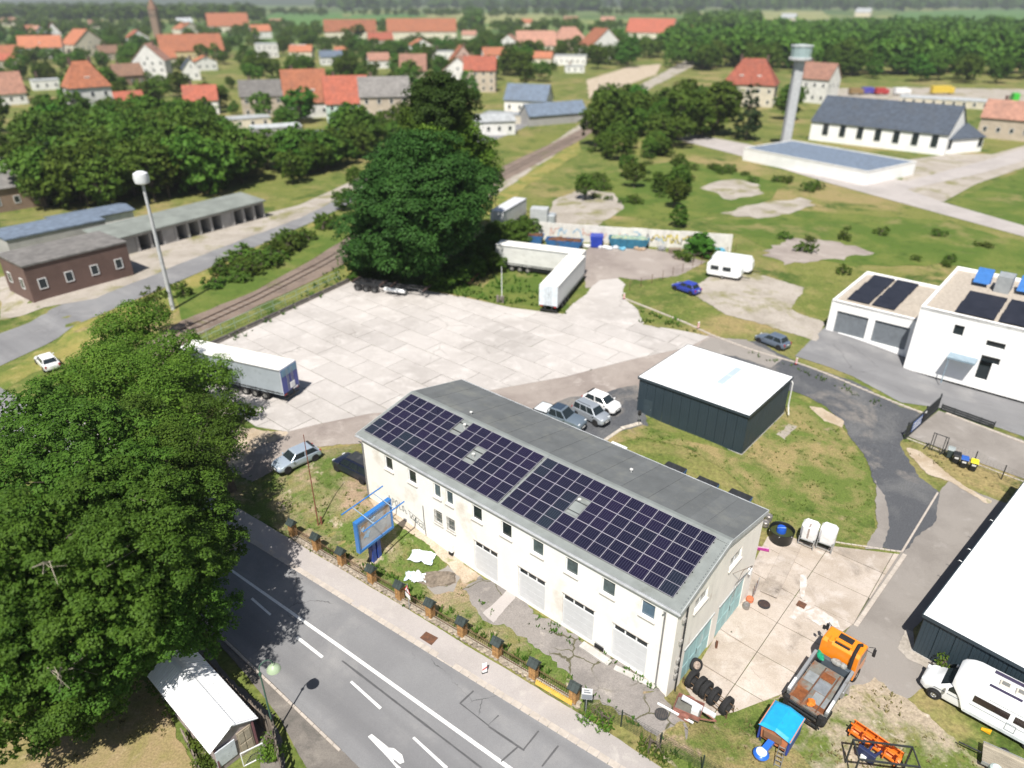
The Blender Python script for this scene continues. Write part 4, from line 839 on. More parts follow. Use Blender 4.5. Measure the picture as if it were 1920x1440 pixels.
bush('green shrub at the foot of the plank fence',505,1400,[(505,1395,.6,.5),(498,1410,.5,.45),(515,1420,.4,.4)],L_MID,127,leaf=.16,dens=3.5,per=16,tr=.25)
bush('small evergreen shrub at the corner of the dark hall',1765,1258,[(1765,1248,.8,.55),(1758,1256,.5,.4),(1773,1256,.5,.4)],L_MID,128,leaf=.16,dens=3.5,per=14,tr=.22)
bush('creeper tangle on the wire fence',1128,1360,[(1120,1350,.6,.55),(1140,1362,.5,.55),(1105,1345,.6,.4)],L_MID,129,leaf=.14,dens=3.2,per=12,tr=.25)
bush('wild plants growing through the wire fence',1215,1410,[(1205,1400,.4,.5),(1228,1412,.35,.45),(1245,1420,.3,.4)],L_LIME,130,leaf=.13,dens=3.0,per=12,tr=.25)

# prototypes for everything beyond the yard
def proto(kind,seed):
    rg=random.Random(seed)
    if kind=='round': bl=[(rg.uniform(-2,2),rg.uniform(-2,2),rg.uniform(4,8.2),rg.uniform(2.2,3.2)) for _ in range(7)]+[(0,0,8.5,2.2)]; me=leaves(bl,.62,11,.85,seed,tr=.9); lm=L_FAR
    if kind=='broad': bl=[(rg.uniform(-3.4,3.4),rg.uniform(-3.4,3.4),rg.uniform(3.5,7),rg.uniform(2.2,3.0)) for _ in range(9)]; me=leaves(bl,.58,11,.85,seed,tr=.9); lm=L_FAR
    if kind=='lime': bl=[(rg.uniform(-1.8,1.8),rg.uniform(-1.8,1.8),rg.uniform(3,7.5),rg.uniform(1.8,2.6)) for _ in range(7)]; me=leaves(bl,.62,11,.8,seed,tr=.8); lm=L_LIME
    if kind=='dark': bl=[(rg.uniform(-1.8,1.8),rg.uniform(-1.8,1.8),rg.uniform(3.5,8),rg.uniform(2.2,2.9)) for _ in range(7)]; me=leaves(bl,.62,11,.8,seed,tr=.8); lm=L_DARK
    if kind=='shrub': bl=[(rg.uniform(-1.8,1.8),rg.uniform(-1.2,1.2),rg.uniform(.6,1.6),rg.uniform(.9,1.5)) for _ in range(6)]; me=leaves(bl,1.1,10,.5,seed,tr=.5); lm=L_LIME if seed%2 else L_FAR
    if kind=='conifer': bl=[(0,0,1.5+i*1.25,2.1*(1-i/8.5)+.25) for i in range(8)]; me=leaves(bl,1.0,8,.6,seed,tr=.55); lm=L_CONIF
    t=trunk_mb([b for b in bl if b[2]>2] or bl,.2,seed=seed)
    return leaf_mesh('crown',me[0],me[1],lm),t.mesh('trunk',M_BARK,True)
PROTO={k:[proto(k,s) for s in ss_] for k,ss_ in {'round':(1,2,3),'broad':(4,5),'lime':(6,7),'dark':(8,9),'shrub':(10,11),'conifer':(12,)}.items()}
def far_tree(name,label,p,kind,s,group=None,cat='tree'):
    pr=random.choice(PROTO[kind]); t=thing(name,label,cat,p,random.uniform(0,6.28),group); t.scale=(s*random.uniform(.9,1.15),s*random.uniform(.9,1.15),s*random.uniform(.9,1.1))
    inst('crown',pr[0],t); inst('trunk',pr[1],t); return t
AVOID=[]; HB=[]; BELTED=[]
def proj(p):
    w=Vector((p[0],p[1],p[2]-CAM_H)); k=w.dot(FW); return 960+FPX*w.x/k,720-FPX*w.dot(UPV)/k
def belt(name,label,group,pix,n,kinds,s0,s1,cat='tree',mind=None,keep=.35):
    poly=[at(*p) for p in pix]; xs=[p.x for p in poly]; ys=[p.y for p in poly]; got=[]; tries=0
    while len(got)<n and tries<n*60:
        tries+=1; x=random.uniform(min(xs),max(xs)); y=random.uniform(min(ys),max(ys))
        if not inside((x,y),poly): continue
        if any(math.hypot(x-a,y-b)<(mind or 3.5)*s0/0.9*.9 for a,b in got): continue
        if any(math.hypot(x-a,y-b)<r for a,b,r in AVOID): continue
        kd=random.choice(kinds); sc=random.uniform(s0,s1); bx,by=proj((x,y,0)); tx,ty=proj((x,y,sc*{'shrub':2.2,'conifer':10.5,'lime':9}.get(kd,10.5))); hwp=FPX*sc*3.2/math.hypot(x,y)
        if any(h[0]-hwp*.6<bx<h[1]+hwp*.6 and by>h[3]-6 and ty<h[3]-keep*(h[3]-h[2]) for h in HB): continue
        got.append((x,y)); t=far_tree(name,label,Vector((x,y,hgt(x,y)-.1)),kd,sc,group,cat); BELTED.append((t,bx,by,kd,sc,label,cat))
# ================================================================ BEYOND THE YARD: streets, railway, town
def hv(b, ty):
    lo,hi=0.0,60.0
    for _ in range(50):
        m=(lo+hi)/2; w=Vector((b[0],b[1],b[2]+m-CAM_H)); s=w.dot(FW); y=720-FPX*w.dot(UPV)/s
        if y>ty: lo=m
        else: hi=m
    return lo
# streets and railway
sheet('back_street',[(-40,705),(-40,640),(100,578),(330,480),(560,393),(700,325),(800,285),(940,240),(1000,215),(1010,225),(960,250),(830,300),(730,345),(600,410),(420,490),(330,530),(120,625)],M_ROAD,2,drape=2)
sheet('concrete_lane',[(330,480),(420,438),(560,385),(690,325),(720,310),(735,320),(700,340),(570,402),(450,450),(350,490)],M_PALEG,3,drape=2)
sheet('street_verge',[(-40,720),(120,628),(330,533),(420,493),(600,412),(640,400),(560,445),(420,530),(330,585),(200,640),(60,700),(-40,760)],M_VERGE,1,drape=2,jit=.6,step=2)
sheet('grass_strip',[(330,560),(430,510),(600,420),(660,395),(655,445),(560,500),(480,545),(400,590),(340,600)],M_LUSH,2,drape=2,jit=.5,step=2)
sheet('railway_bed',[(250,660),(340,602),(480,545),(600,478),(660,440),(760,388),(930,318),(1070,252),(1120,226),(1130,234),(1090,262),(950,338),(790,420),(680,475),(600,520),(480,575),(350,640),(290,690)],M_BALLAST,3,drape=2,jit=.25,step=2)
sheet('track_verge',[(640,480),(680,478),(800,425),(950,340),(1085,265),(1090,285),(985,350),(940,400),(880,430),(780,480),(650,520)],M_VERGE,2,drape=2,jit=.5,step=2)
sheet('service_road',[(880,355),(1000,292),(1080,238),(1180,170),(1320,95),(1350,98),(1220,165),(1110,245),(1010,310),(905,380)],M_PALEG,2,drape=0,jit=.5,step=3)
sheet('cutting_slope',[(1100,150),(1180,125),(1240,120),(1230,140),(1160,165),(1105,185)],M_SAND,2,drape=0,jit=1.0,step=3)
sheet('right_road',[(1270,262),(1380,290),(1560,345),(1760,400),(1960,455),(1960,435),(1770,380),(1700,355),(1820,330),(1960,290),(1960,265),(1850,300),(1700,340),(1600,320),(1400,270),(1290,250)],M_PATH,3,drape=0)
sheet('works_forecourt',[(1690,345),(1700,300),(1790,288),(1860,290),(1960,262),(1960,300),(1830,345),(1770,378),(1720,372)],M_PALEG,2,drape=0)
sheet('pale_gravel_heap',[(1020,420),(1040,375),(1090,355),(1150,362),(1170,390),(1120,425),(1060,432)],M_PALEG,2,drape=2,jit=.5,step=1)
sheet('pale_gravel_heap',[(1312,352),(1345,340),(1380,336),(1420,345),(1425,365),(1370,375)],M_PALEG,2,drape=0,jit=1.6,step=1.5)
sheet('pale_gravel_heap',[(1350,400),(1400,385),(1500,370),(1530,385),(1460,405),(1420,410)],M_PALEG,2,drape=0,jit=1.6,step=1.5)
sheet('pale_gravel_heap',[(1430,470),(1480,447),(1560,452),(1640,475),(1540,487),(1470,497)],M_WORN,2,drape=2,jit=1.6,step=1.2)
sheet('meadow_patch',[(1330,420),(1500,395),(1750,410),(1960,465),(1960,540),(1800,500),(1600,500),(1450,470)],M_LUSH,1,drape=2,jit=1.5,step=3)
sheet('meadow_patch',[(1780,380),(1960,300),(1960,440),(1850,410)],M_LUSH,1,drape=0,jit=1.0,step=3)
sheet('meadow_patch',[(1120,320),(1280,300),(1480,345),(1400,400),(1250,415),(1120,400)],M_LUSH,1,drape=2,jit=1.5,step=3)
sheet('garage_court',[(210,480),(330,445),(500,400),(600,375),(640,372),(560,410),(400,470),(250,530),(180,560),(0,600),(0,520)],M_PALEG,2,drape=2,jit=.4,step=2)
# rails and sleepers of the track
def rail_line(pix,off):
    pts=[at(*p) for p in pix]; out=[]
    for i,p in enumerate(pts):
        d=(pts[min(i+1,len(pts)-1)]-pts[max(i-1,0)]); d.z=0; d.normalize(); out.append(p+Vector((-d.y,d.x,0))*off+Vector((0,0,.13)))
    return out
TRK=[(262,672),(345,622),(480,560),(600,498),(670,458),(780,402),(940,328),(1080,257)]
track=thing('railway_track','single railway track on brown ballast beyond the railing','track',at(480,560))
for off in (-.72,.72):
    mb=MB(); pts=rail_line(TRK,off); mb.M=Matrix.Translation(-Vector(track.location))
    for a,b in zip(pts[:-1],pts[1:]): mb.bar(a,b,.07,.16)
    mb.build('rail',mat('rail_steel',(0.14,0.10,0.08),rough=.5,metal=.3),track)
mb=MB(); slv=None; c0=rail_line(TRK,0); ns=0
for a,b in zip(c0[:-1],c0[1:]):
    d=(b-a); L=d.length; d.normalize(); rz=math.atan2(d.y,d.x)
    for k in range(int(L/1.2)):
        p=a+d*(k*1.2)
        if slv is None: q=MB(); q.box(-.13,-1.25,-.1,.13,1.25,.02); slv=q.mesh('sleeper',mat('concrete_sleeper',(0.24,0.20,0.17),rough=.9))
        inst('sleeper',slv,track,p-Vector(track.location)-Vector((0,0,.08)),(0,0,rz)); ns+=1

# houses
TILE={'orange':(0.40,0.15,0.08),'red':(0.36,0.105,0.065),'pink':(0.38,0.20,0.145),'brown':(0.26,0.15,0.10),'grey':(0.19,0.18,0.17),'blue':(0.14,0.18,0.24),'slate':(0.06,0.075,0.10),'white':(0.75,0.75,0.74),'pale':(0.42,0.44,0.45)}
WALL={'white':(0.74,0.73,0.70),'cream':(0.66,0.60,0.48),'beige':(0.46,0.39,0.31),'mint':(0.58,0.72,0.66),'yellow':(0.62,0.50,0.28),'grey':(0.38,0.37,0.36),'brick':(0.15,0.095,0.08),'brown':(0.27,0.19,0.14),'black':(0.05,0.05,0.055),'pink':(0.6,0.42,0.36)}
def tmat(c): return mat('roof_tiles_'+c,TILE[c],rough=.85,var=.22,scale=1.0,obj=True,bump=.3,bscale=5,dirt=tuple(x*.55+.02 for x in TILE[c]),dscale=.35,dlo=.5,dhi=.72,rnd=.22)
def wmat(c): return mat('render_'+c,WALL[c],rough=.9,var=.10,scale=.6,dirt=tuple(x*.72 for x in WALL[c]),dscale=.25,dlo=.52,dhi=.72,rnd=.12)
WMESH={}
def win_mesh(w,h):
    k=(round(w,1),round(h,1))
    if k not in WMESH:
        m=MB(); t=.09; w,h=k
        for a,b,c,d in ((-w/2,0,-w/2+t,h),(w/2-t,0,w/2,h),(-w/2+t,0,w/2-t,t),(-w/2+t,h-t,w/2-t,h)): m.box(a,-.05,b,c,.05,d,0)
        f=m.mesh('window',WHITE); g=MB(); g.quad((-w/2+t,-.01,t),(w/2-t,-.01,t),(w/2-t,-.01,h-t),(-w/2+t,-.01,h-t)); WMESH[k]=(f,g.mesh('pane',GLASS))
    return WMESH[k]
def put_win(par,x,y,z,rz,w,h):
    f,g=win_mesh(w,h); o=inst('window',f,par,(x,y,z),(0,0,rz)); inst('pane',g,o); return o
LM_=[]
def house(label,x0,x1,yb,ye,yr,roof='orange',wall='white',style='side',ang=0.0,depth=.7,chim=1,win=True,name='house',cat='house',dorm=0,rows=None):
    P=at((x0+x1)/2,yb); A=at(x0,yb); Bq=at(x1,yb); w=(Bq-A).length
    ca=math.cos(ang); w=w/max(.55,abs(ca)) if abs(ang)<.9 else w
    d=w*depth; he=max(2.4,hv(P,ye)); hr=max(he+.4,hv(P+Vector((0,d*.5,0)),yr))
    face=math.atan2(P.y,P.x)-PI/2; rz=face+ang
    HB.append((x0,x1,yr,yb)); LM_.append((label,(x0+x1)/2,yb,(x1-x0)/2)); t=thing(name,label,cat,P+Vector((0,d*.3,-.1)),rz); AVOID.append((P.x,P.y+d*.4,max(w,d)*.55+1.2))
    mb=MB(); X=w/2; Y=d/2
    if style=='gable':
        vs=[(-X,-Y,-.5),(X,-Y,-.5),(X,Y,-.5),(-X,Y,-.5),(-X,-Y,he),(X,-Y,he),(X,Y,he),(-X,Y,he),(0,-Y,hr),(0,Y,hr)]
        mb.add(vs,[(0,1,5,4),(1,2,6,5),(2,3,7,6),(3,0,4,7),(4,5,8),(6,7,9)])
    elif style=='side':
        vs=[(-X,-Y,-.5),(X,-Y,-.5),(X,Y,-.5),(-X,Y,-.5),(-X,-Y,he),(X,-Y,he),(X,Y,he),(-X,Y,he),(-X,0,hr),(X,0,hr)]
        mb.add(vs,[(0,1,5,4),(1,2,6,5),(2,3,7,6),(3,0,4,7),(5,6,9),(7,4,8)])
    else: mb.box(-X,-Y,-.5,X,Y,he)
    mb.build('wall',wmat(wall),t)
    r=MB(); o=.35; th=.16
    def slab(q): 
        a,b,c=[Vector(v) for v in q[:3]]; n=(b-a).cross(c-a).normalized(); n=n if n.z>0 else -n; n*=th; k=len(q)
        r.add([tuple(Vector(v)) for v in q]+[tuple(Vector(v)+n) for v in q],[tuple(range(k)),tuple(range(k,2*k))]+[(i,(i+1)%k,k+(i+1)%k,k+i) for i in range(k)])
    if style=='side':
        s=(hr-he)/Y
        slab([(-X-o,-Y-o,he-s*o),(X+o,-Y-o,he-s*o),(X+o,0,hr),(-X-o,0,hr)]); slab([(X+o,Y+o,he-s*o),(-X-o,Y+o,he-s*o),(-X-o,0,hr),(X+o,0,hr)])
    elif style=='gable':
        s=(hr-he)/X
        slab([(-X-o,-Y-o,he-s*o),(-X-o,Y+o,he-s*o),(0,Y+o,hr),(0,-Y-o,hr)]); slab([(X+o,Y+o,he-s*o),(X+o,-Y-o,he-s*o),(0,-Y-o,hr),(0,Y+o,hr)])
    elif style=='hip':
        rl=max(.05,X-Y*.8)
        slab([(-X-o,-Y-o,he),(X+o,-Y-o,he),(rl,0,hr),(-rl,0,hr)]); slab([(X+o,Y+o,he),(-X-o,Y+o,he),(-rl,0,hr),(rl,0,hr)])
        slab([(X+o,-Y-o,he),(X+o,Y+o,he),(rl,0,hr)]); slab([(-X-o,Y+o,he),(-X-o,-Y-o,he),(-rl,0,hr)])
    else: r.box(-X-.15,-Y-.15,he,X+.15,Y+.15,he+.25)
    rf=r.build('roof',tmat(roof),t)
    for k in range(chim):
        c=MB(); cx=(-.25+.5*k)*w if style!='gable' else .15*w; zc=hr-.2; c.box(cx-.4,.1,zc-1.0,cx+.4,.8,zc+1.3); c.box(cx-.48,.02,zc+1.3,cx+.48,.88,zc+1.45); c.build('chimney',wmat('brick'),rf)
    if win:
        ww,wh=1.1,1.5
        nr=rows or max(1,int((he-.4)/3.0)); step=he/nr
        for (ln,f) in ((w,lambda u,z:(u,-Y-.03,z,0)),(d,lambda u,z:(X+.03,u,z,PI/2)),(d,lambda u,z:(-X-.03,u,z,-PI/2))):
            n=max(1,int(ln/3.4))
            for j in range(nr):
                for i in range(n): put_win(t,*f(-ln/2+ln*(i+.5)/n,j*step+step*.32),ww,wh)
        if style=='gable' and hr-he>2.5: put_win(t,0,-Y-.03,he+.4,0,1.0,1.3)
    for k in range(dorm):
        x=(k+1)/(dorm+1)*w-X; q=MB(); zz=he+(hr-he)*.25; y=-Y*.72; q.box(x-.7,y,zz-.3,x+.7,y+2.2,zz+1.1); q.box(x-.85,y-.15,zz+1.1,x+.85,y+2.4,zz+1.25); dm=q.build('dormer',wmat('white'),rf); put_win(dm,x,y-.03,zz,0,.9,.9)
    return t
H=house
H('big white house with wide hipped orange roof behind the thicket',140,205,236,163,113,'orange','white','hip',.25,.8,2,dorm=1)
H('low white lean-to with red roof beside the big hipped house',213,266,214,192,170,'red','brick','side',.2,.6,0)
H('tall white gable house with yellow edge left of the long yellow house',258,312,150,112,80,'pink','white','gable',-.25,.9)
H('long yellow house under an orange roof in two steps',303,412,112,94,63,'orange','yellow','side',.1,.4,2)
H('white house with a dormer under an orange roof at upper left',43,112,110,88,66,'orange','white','side',-.15,.55,1,dorm=1)
H('narrow white tower house with small red cap',90,112,76,60,42,'red','white','gable',0,1)
H('steep orange roofed house with pale gable wall',128,183,106,82,54,'orange','cream','gable',.45,.8)
H('orange bungalow roof at the far upper left edge',-5,30,112,102,84,'orange','white','side',0,.6)
H('house with dull pink roof cut by the left edge',-10,42,196,172,134,'pink','white','side',.1,.6)
H('small white cottage with red roof top beyond the gables',240,274,88,70,56,'red','white','gable',.2,.9)
H('pale apartment block with flat orange roof near the fields',391,463,60,48,24,'orange','cream','side',.05,.4,2)
H('white cube house half sunk in trees',480,518,108,82,76,'pale','white','flat',.1,.8,0)
H('white gable cottage with dark roof',343,372,150,128,108,'slate','white','gable',.1,.9)
H('small white house with split red roof by the low sheds',350,407,214,186,158,'red','white','side',-.1,.7,1)
H('beige block with mossy grey roof between red roofs',455,530,218,178,148,'grey','beige','side',-.05,.7,1)
H('white house with tall orange roof and roof terrace',535,612,220,188,128,'orange','white','side',.05,.7,1,dorm=2)
H('mint green house under a bright red roof',612,690,232,190,140,'red','mint','side',.05,.7,1)
H('bare beige house with grey roof and brick chimney',678,768,240,178,142,'grey','beige','side',.02,.6,1)
H('row of long orange roofed flats, western block',610,705,72,58,36,'orange','cream','side',.02,.2,2)
H('row of long orange roofed flats, eastern block',727,855,74,58,34,'orange','cream','side',-.02,.2,3)
H('pink roofed cottages row with beige walls',752,800,158,130,100,'pink','beige','side',-.1,.7,1)
H('white gable house front in the row behind the tall clump',833,892,168,132,104,'pink','white','gable',-.15,.9,1)
H('red roofed house right of the white gable front',872,930,172,130,104,'red','beige','side',-.1,.6,1)
H('orange roof house with red tower behind',845,885,130,112,84,'orange','pink','gable',.2,.8,1)
H('wide pale pink roofed farmhouse near the fields',968,1040,104,84,57,'pink','cream','side',.1,.6,1)
H('pink brick house with small turret roof',1038,1094,92,74,50,'pink','pink','hip',.3,.7,1)
H('white houses with orange roofs beside the woods',1098,1155,110,84,52,'orange','white','gable',.5,.8,1)
H('long red barn roof below the bright field',1180,1264,76,60,34,'red','cream','side',-.35,.4,0)
H('flat roofed pale villa right of the pink farmhouse',1040,1100,122,104,96,'pale','white','flat',-.1,.5,0)
H('manor with steep hipped red roof behind the chimney tower',1362,1455,198,158,108,'red','cream','hip',-.1,.75,2,dorm=2)
H('east wing of the manor with tan roof and white end wall',1500,1560,192,146,116,'pink','white','side',-.45,.7,1)
H('lone orange roof in the right hand woods',1646,1684,98,84,62,'orange','white','gable',.3,1,0)
H('long white greenhouse roofs at the right horizon woods',1772,1935,104,92,76,'white','white','side',.05,.25,0,win=False,name='greenhouse',cat='greenhouse')
H('pink roofed shop building at the right picture edge',1852,1960,262,222,188,'pink','beige','side',-.1,.5,1,name='shop',cat='shop')
H('low white shop row behind the works hall',1700,1850,200,186,176,'pale','cream','flat',0,.3,0,rows=1,name='shop_row',cat='shop')
H('white hall with blue grey roof beside the railway',953,1030,212,186,156,'blue','white','side',-.3,.6,0,rows=1,name='works_hall',cat='hall')
H('low dark blue shed row running along the railway',985,1090,232,212,190,'blue','grey','side',.55,.3,0,win=False,name='shed_row',cat='shed')
H('pale yellow flat roof shed behind the clump',910,985,230,214,205,'pale','cream','flat',-.3,.5,0,win=False,name='shed',cat='shed')
H('white workshop with rounded pale roof by the tracks',880,960,252,226,212,'pale','white','side',.2,.7,0,rows=1,name='workshop',cat='workshop')
H('white walled workshop below the beige block',410,500,240,222,212,'pale','cream','flat',.15,.5,0,rows=1,name='workshop',cat='workshop')
H('grey flat roofed shed with a magenta tarpaulin side',470,560,258,238,228,'pale','grey','flat',.1,.5,0,win=False,name='shed',cat='shed')
H('blue grey flat roof shed below the mint house',560,640,272,250,240,'blue','white','flat',.12,.5,0,win=False,name='shed',cat='shed')
H('dark hip roofed house at the left edge',-30,62,392,350,318,'grey','brown','hip',.2,.7,0)
H('white flat roofed annex at the left edge above the dark house',-20,42,318,298,288,'white','white','flat',.1,.7,0,win=False,name='annex',cat='annex')
H('brick depot with grey flat roof and small windows beside the garages',35,205,540,476,462,'grey','brick','flat',.32,.6,0,rows=1,name='depot',cat='depot')
H('pale grey depot roof behind the brick depot',10,165,470,430,418,'blue','grey','flat',.3,.5,0,win=False,name='depot',cat='depot')
H('blue grey shed with white roof boxes beside the garages',110,228,440,405,392,'blue','white','side',.3,.5,0,win=False,name='shed',cat='shed')

for q in [('orange roofed house low between the cottage and the long yellow house',285,325,128,108,90,'orange','cream','side',.3),('pink gabled house left of the narrow white tower house',60,88,78,62,48,'pink','white','gable',.4),('brown barn roof beside the steep orange gable',185,235,112,98,84,'brown','beige','side',.2),('grey barn behind the big hipped house',215,262,160,140,118,'brown','brown','side',.35),('white outbuilding under the long yellow house',365,402,132,114,104,'orange','white','gable',.2),('orange roofed cottage in the trees right of the apartment block',470,505,72,58,46,'orange','white','side',.2),('orange cottage left of the apartment block',330,368,66,54,42,'orange','cream','gable',.5),('white cottage with blue grey roof in the trees above the mint house',600,640,122,106,94,'blue','white','side',.1),('orange roof in the gap right of the villa cube',545,585,112,96,84,'orange','cream','side',-.2),('white house with pink roof above the bare beige house',690,728,128,112,98,'pink','white','side',.15),('orange roofed house above the pink cottages row',770,806,98,84,72,'orange','white','gable',.3),('white terrace house behind the tall clump top',905,945,118,102,88,'orange','white','side',.2),('pink roofed cottage between farmhouse and turret house',940,972,92,78,64,'pink','white','gable',-.3),('tiny white house right of the barn',1280,1312,70,58,48,'orange','white','side',.2),('white house half hidden left of the pink roofed edge house',60,105,168,150,138,'pale','white','flat',.1),('red roof by the left picture edge below the bungalow',-8,26,128,112,100,'red','cream','side',.1),('beige house with red roof right of the cottage ridge',690,735,88,74,60,'red','beige','side',.1),('white block with flat roof behind the pink row',810,850,112,96,88,'pale','white','flat',0),('orange roofed pair right of the farmhouse',1000,1036,124,108,96,'orange','cream','side',-.2),('low white garage under the farmhouse trees',1060,1095,136,124,118,'pale','white','flat',.1)]:
    H(q[0],q[1],q[2],q[3],q[4],q[5],q[6],q[7],q[8],q[9],.7,1)
# far houses on the plain: one small object each
far=[(520,44,'pink'),(880,66,'pink'),(985,44,'orange'),(1070,40,'pink'),(1310,42,'orange'),(60,56,'orange'),(180,46,'pink'),(560,92,'pale'),(640,96,'orange'),(1140,40,'pink'),(20,42,'pink'),(1480,34,'pale'),(1620,24,'pale'),(345,42,'pale'),(1420,60,'orange')]
FARL={0:'tiny pink roof left of the long orange flats',1:'small pink roof house between the two fields',2:'orange roof dot above the pink farmhouse',3:'pink roof above the turret house at the field edge',4:'orange roof at the rim of the right woods',5:'orange roof at the far left behind the dormer house',6:'pale pink roof far behind the steep orange gable',7:'grey roofed villa among trees above the mint house',8:'orange cottage roof among trees right of the villa',9:'pink roof beside the long red barn',10:'pink roof on the far left skyline',11:'white sheds below the right horizon',12:'white sheds at the foot of the bright green field',13:'pale house left of the apartment block',14:'orange roof in the woods left of the chimney tower'}
for i,(x,y,c) in enumerate(far): H(FARL[i],x-13,x+13,y+7,y-1,y-9,c,'cream','side',random.uniform(-.4,.4),.6,0,win=False)

# garage row
GA,GB=at(212,486),at(498,408); gd=(GB-GA); gl=gd.length; grz=math.atan2(gd.y,gd.x)
g=thing('garage_row','long grey garage row with a dozen dark open bays','garages',GA,grz)
mb=MB(); mb.box(0,6.2,-.5,gl,6.45,3.0); mb.box(0,0,2.55,gl,.25,3.0)
nb=13; bw=gl/nb
for k in range(nb+1): mb.box(k*bw-.22 if k else 0,0.001,-.5,min(gl,k*bw+.22),6.2,2.55)
mb.build('wall',wmat('grey'),g)
mb=MB(); mb.add([(-.3,-.5,3.0),(gl+.3,-.5,3.0),(gl+.3,6.8,3.6),(-.3,6.8,3.6),(-.3,-.5,3.2),(gl+.3,-.5,3.2),(gl+.3,6.8,3.8),(-.3,6.8,3.8)],[(0,3,2,1),(4,5,6,7),(0,1,5,4),(1,2,6,5),(2,3,7,6),(3,0,4,7)]); mb.build('roof',mat('mossy_grey_roof',(0.21,0.23,0.21),rough=.9,var=.15,scale=.4),g)
for k in range(nb):
    if k in (1,4,9): q=MB(); q.box(k*bw+.24,.1,0,(k+1)*bw-.24,.16,2.5); q.build('garage_door',wmat('grey'),g)
# lighting mast
P=at(325,580); m_=thing('lighting_mast','tall grey lighting mast with white drum head beside the railway','mast',P)
mb=MB(); mb.tube([(0,0,-.3),(0,0,17.0)],[.30,.18],10); mb.build('pole',mat('pale_concrete_pole',(0.45,0.46,0.47),rough=.8),m_,smooth=True)
mb=MB(); mb.lathe([(.25,16.7),(.85,16.95),(.95,17.5),(.85,18.1),(.4,18.35),(0,18.4)],14); mb.build('lamp_drum',mat('mast_white',(0.66,0.68,0.70),rough=.5),m_,smooth=True)
# chimney-like tower on the flat hall
P=at(1470,282); m_=thing('observation_tower','slim concrete tower with glazed drum head beside the flat hall','tower',P)
mb=MB(); mb.cham(-1.2,-1.2,-.5,1.2,1.2,23.0,.3); mb.build('shaft',mat('tower_concrete',(0.46,0.47,0.48),rough=.8),m_)
mb=MB(); mb.lathe([(1.5,22.9),(3.0,23.4),(3.0,23.9),(2.6,24.0)],12); mb.build('gallery',mat('tower_concrete',(0.46,0.47,0.48)),m_)
mb=MB(); mb.lathe([(2.6,23.95),(2.8,26.3),(2.75,26.6)],12); mb.build('glazing',mat('pale_glazing',(0.35,0.45,0.46),rough=.15),m_)
mb=MB(); mb.lathe([(2.95,26.55),(2.95,26.9),(0,27.2)],12); mb.build('cap',mat('tower_cap',(0.42,0.46,0.46)),m_)
# church spire far off
P=at(292,44); P=Vector((P.x*.62,P.y*.62,0)); m_=thing('church_tower','brown church tower above the far roofs','tower',P)
mb=MB(); mb.cham(-3.6,-3.6,-1,3.6,3.6,27,.4); mb.build('tower_shaft',wmat('brown'),m_)
mb=MB(); mb.add([(-4,-4,27),(4,-4,27),(4,4,27),(-4,4,27),(0,0,39)],[(0,1,4),(1,2,4),(2,3,4),(3,0,4),(3,2,1,0)]); mb.build('spire',tmat('brown'),m_)
mb=MB()
for s_ in (-1.5,1.5): mb.box(s_-.5,-3.66,20,s_+.5,-3.61,24)
mb.build('belfry_opening',GLASS,m_)
# white works hall, its annex and the flat hall in front (right, behind)
def works(label,px0,px1,ye,hr_add,depth,roof,nwin,name='works_hall',parapet=False,rid=True,wh=2.6,side_open=0):
    A=at(*px0); Bq=at(*px1); d=Bq-A; L=d.length; rz=math.atan2(d.y,d.x); h=hv(A,ye); t=thing(name,label,'hall',A,rz)
    mb=MB(); mb.box(0,0,-.5,L,depth,h)
    if rid: mb.add([(L,0,h),(L,depth,h),(L,depth/2,h+hr_add)],[(0,1,2)]); mb.add([(0,0,h),(0,depth,h),(0,depth/2,h+hr_add)],[(0,1,2)])
    mb.build('wall',mat('hall_white',(0.83,0.83,0.82),rough=.8,var=.05,scale=.5),t); r=MB()
    if rid:
        for s0,s1 in ((-.4,depth/2),(depth+.4,depth/2)):
            z0=h-.4*hr_add/(depth/2); r.add([(-.3,s0,z0),(L+.3,s0,z0),(L+.3,s1,h+hr_add),(-.3,s1,h+hr_add),(-.3,s0,z0+.2),(L+.3,s0,z0+.2),(L+.3,s1,h+hr_add+.2),(-.3,s1,h+hr_add+.2)],[(0,3,2,1),(4,5,6,7),(0,1,5,4),(1,2,6,5),(2,3,7,6),(3,0,4,7)])
    else: r.box(.25,.25,h,L-.25,depth-.25,h+.12)
    r.build('roof',tmat(roof),t)
    if not rid:
        p=MB(); p.box(-.05,-.05,h,L+.05,.25,h+.35); p.box(-.05,depth-.25,h,L+.05,depth+.05,h+.35); p.box(-.05,.25,h,.25,depth-.25,h+.35); p.box(L-.25,.25,h,L+.05,depth-.25,h+.35); p.build('parapet',wmat('white'),t)
    for k in range(nwin): put_win(t,L*(.12+.80*k/max(1,nwin-1)),-.05,h*.32,0,1.9,wh)
    return t
works('long white hall with tall windows under a dark slate roof',(1516,262),(1768,292),226,6.2,18,'slate',7,wh=3.4)
works('white annex with dark roof at the end of the long hall',(1766,290),(1838,284),262,2.5,13,'slate',2,name='works_annex')
works('flat roofed white hall with blue grey roof in front of the tower',(1392,300),(1622,348),279,0,20,'blue',0,name='flat_hall',rid=False)
sheet('works_yard',[(1545,196),(1700,200),(1960,205),(1960,168),(1700,164),(1555,166)],M_PALEG,2,drape=0,jit=.8,step=3)
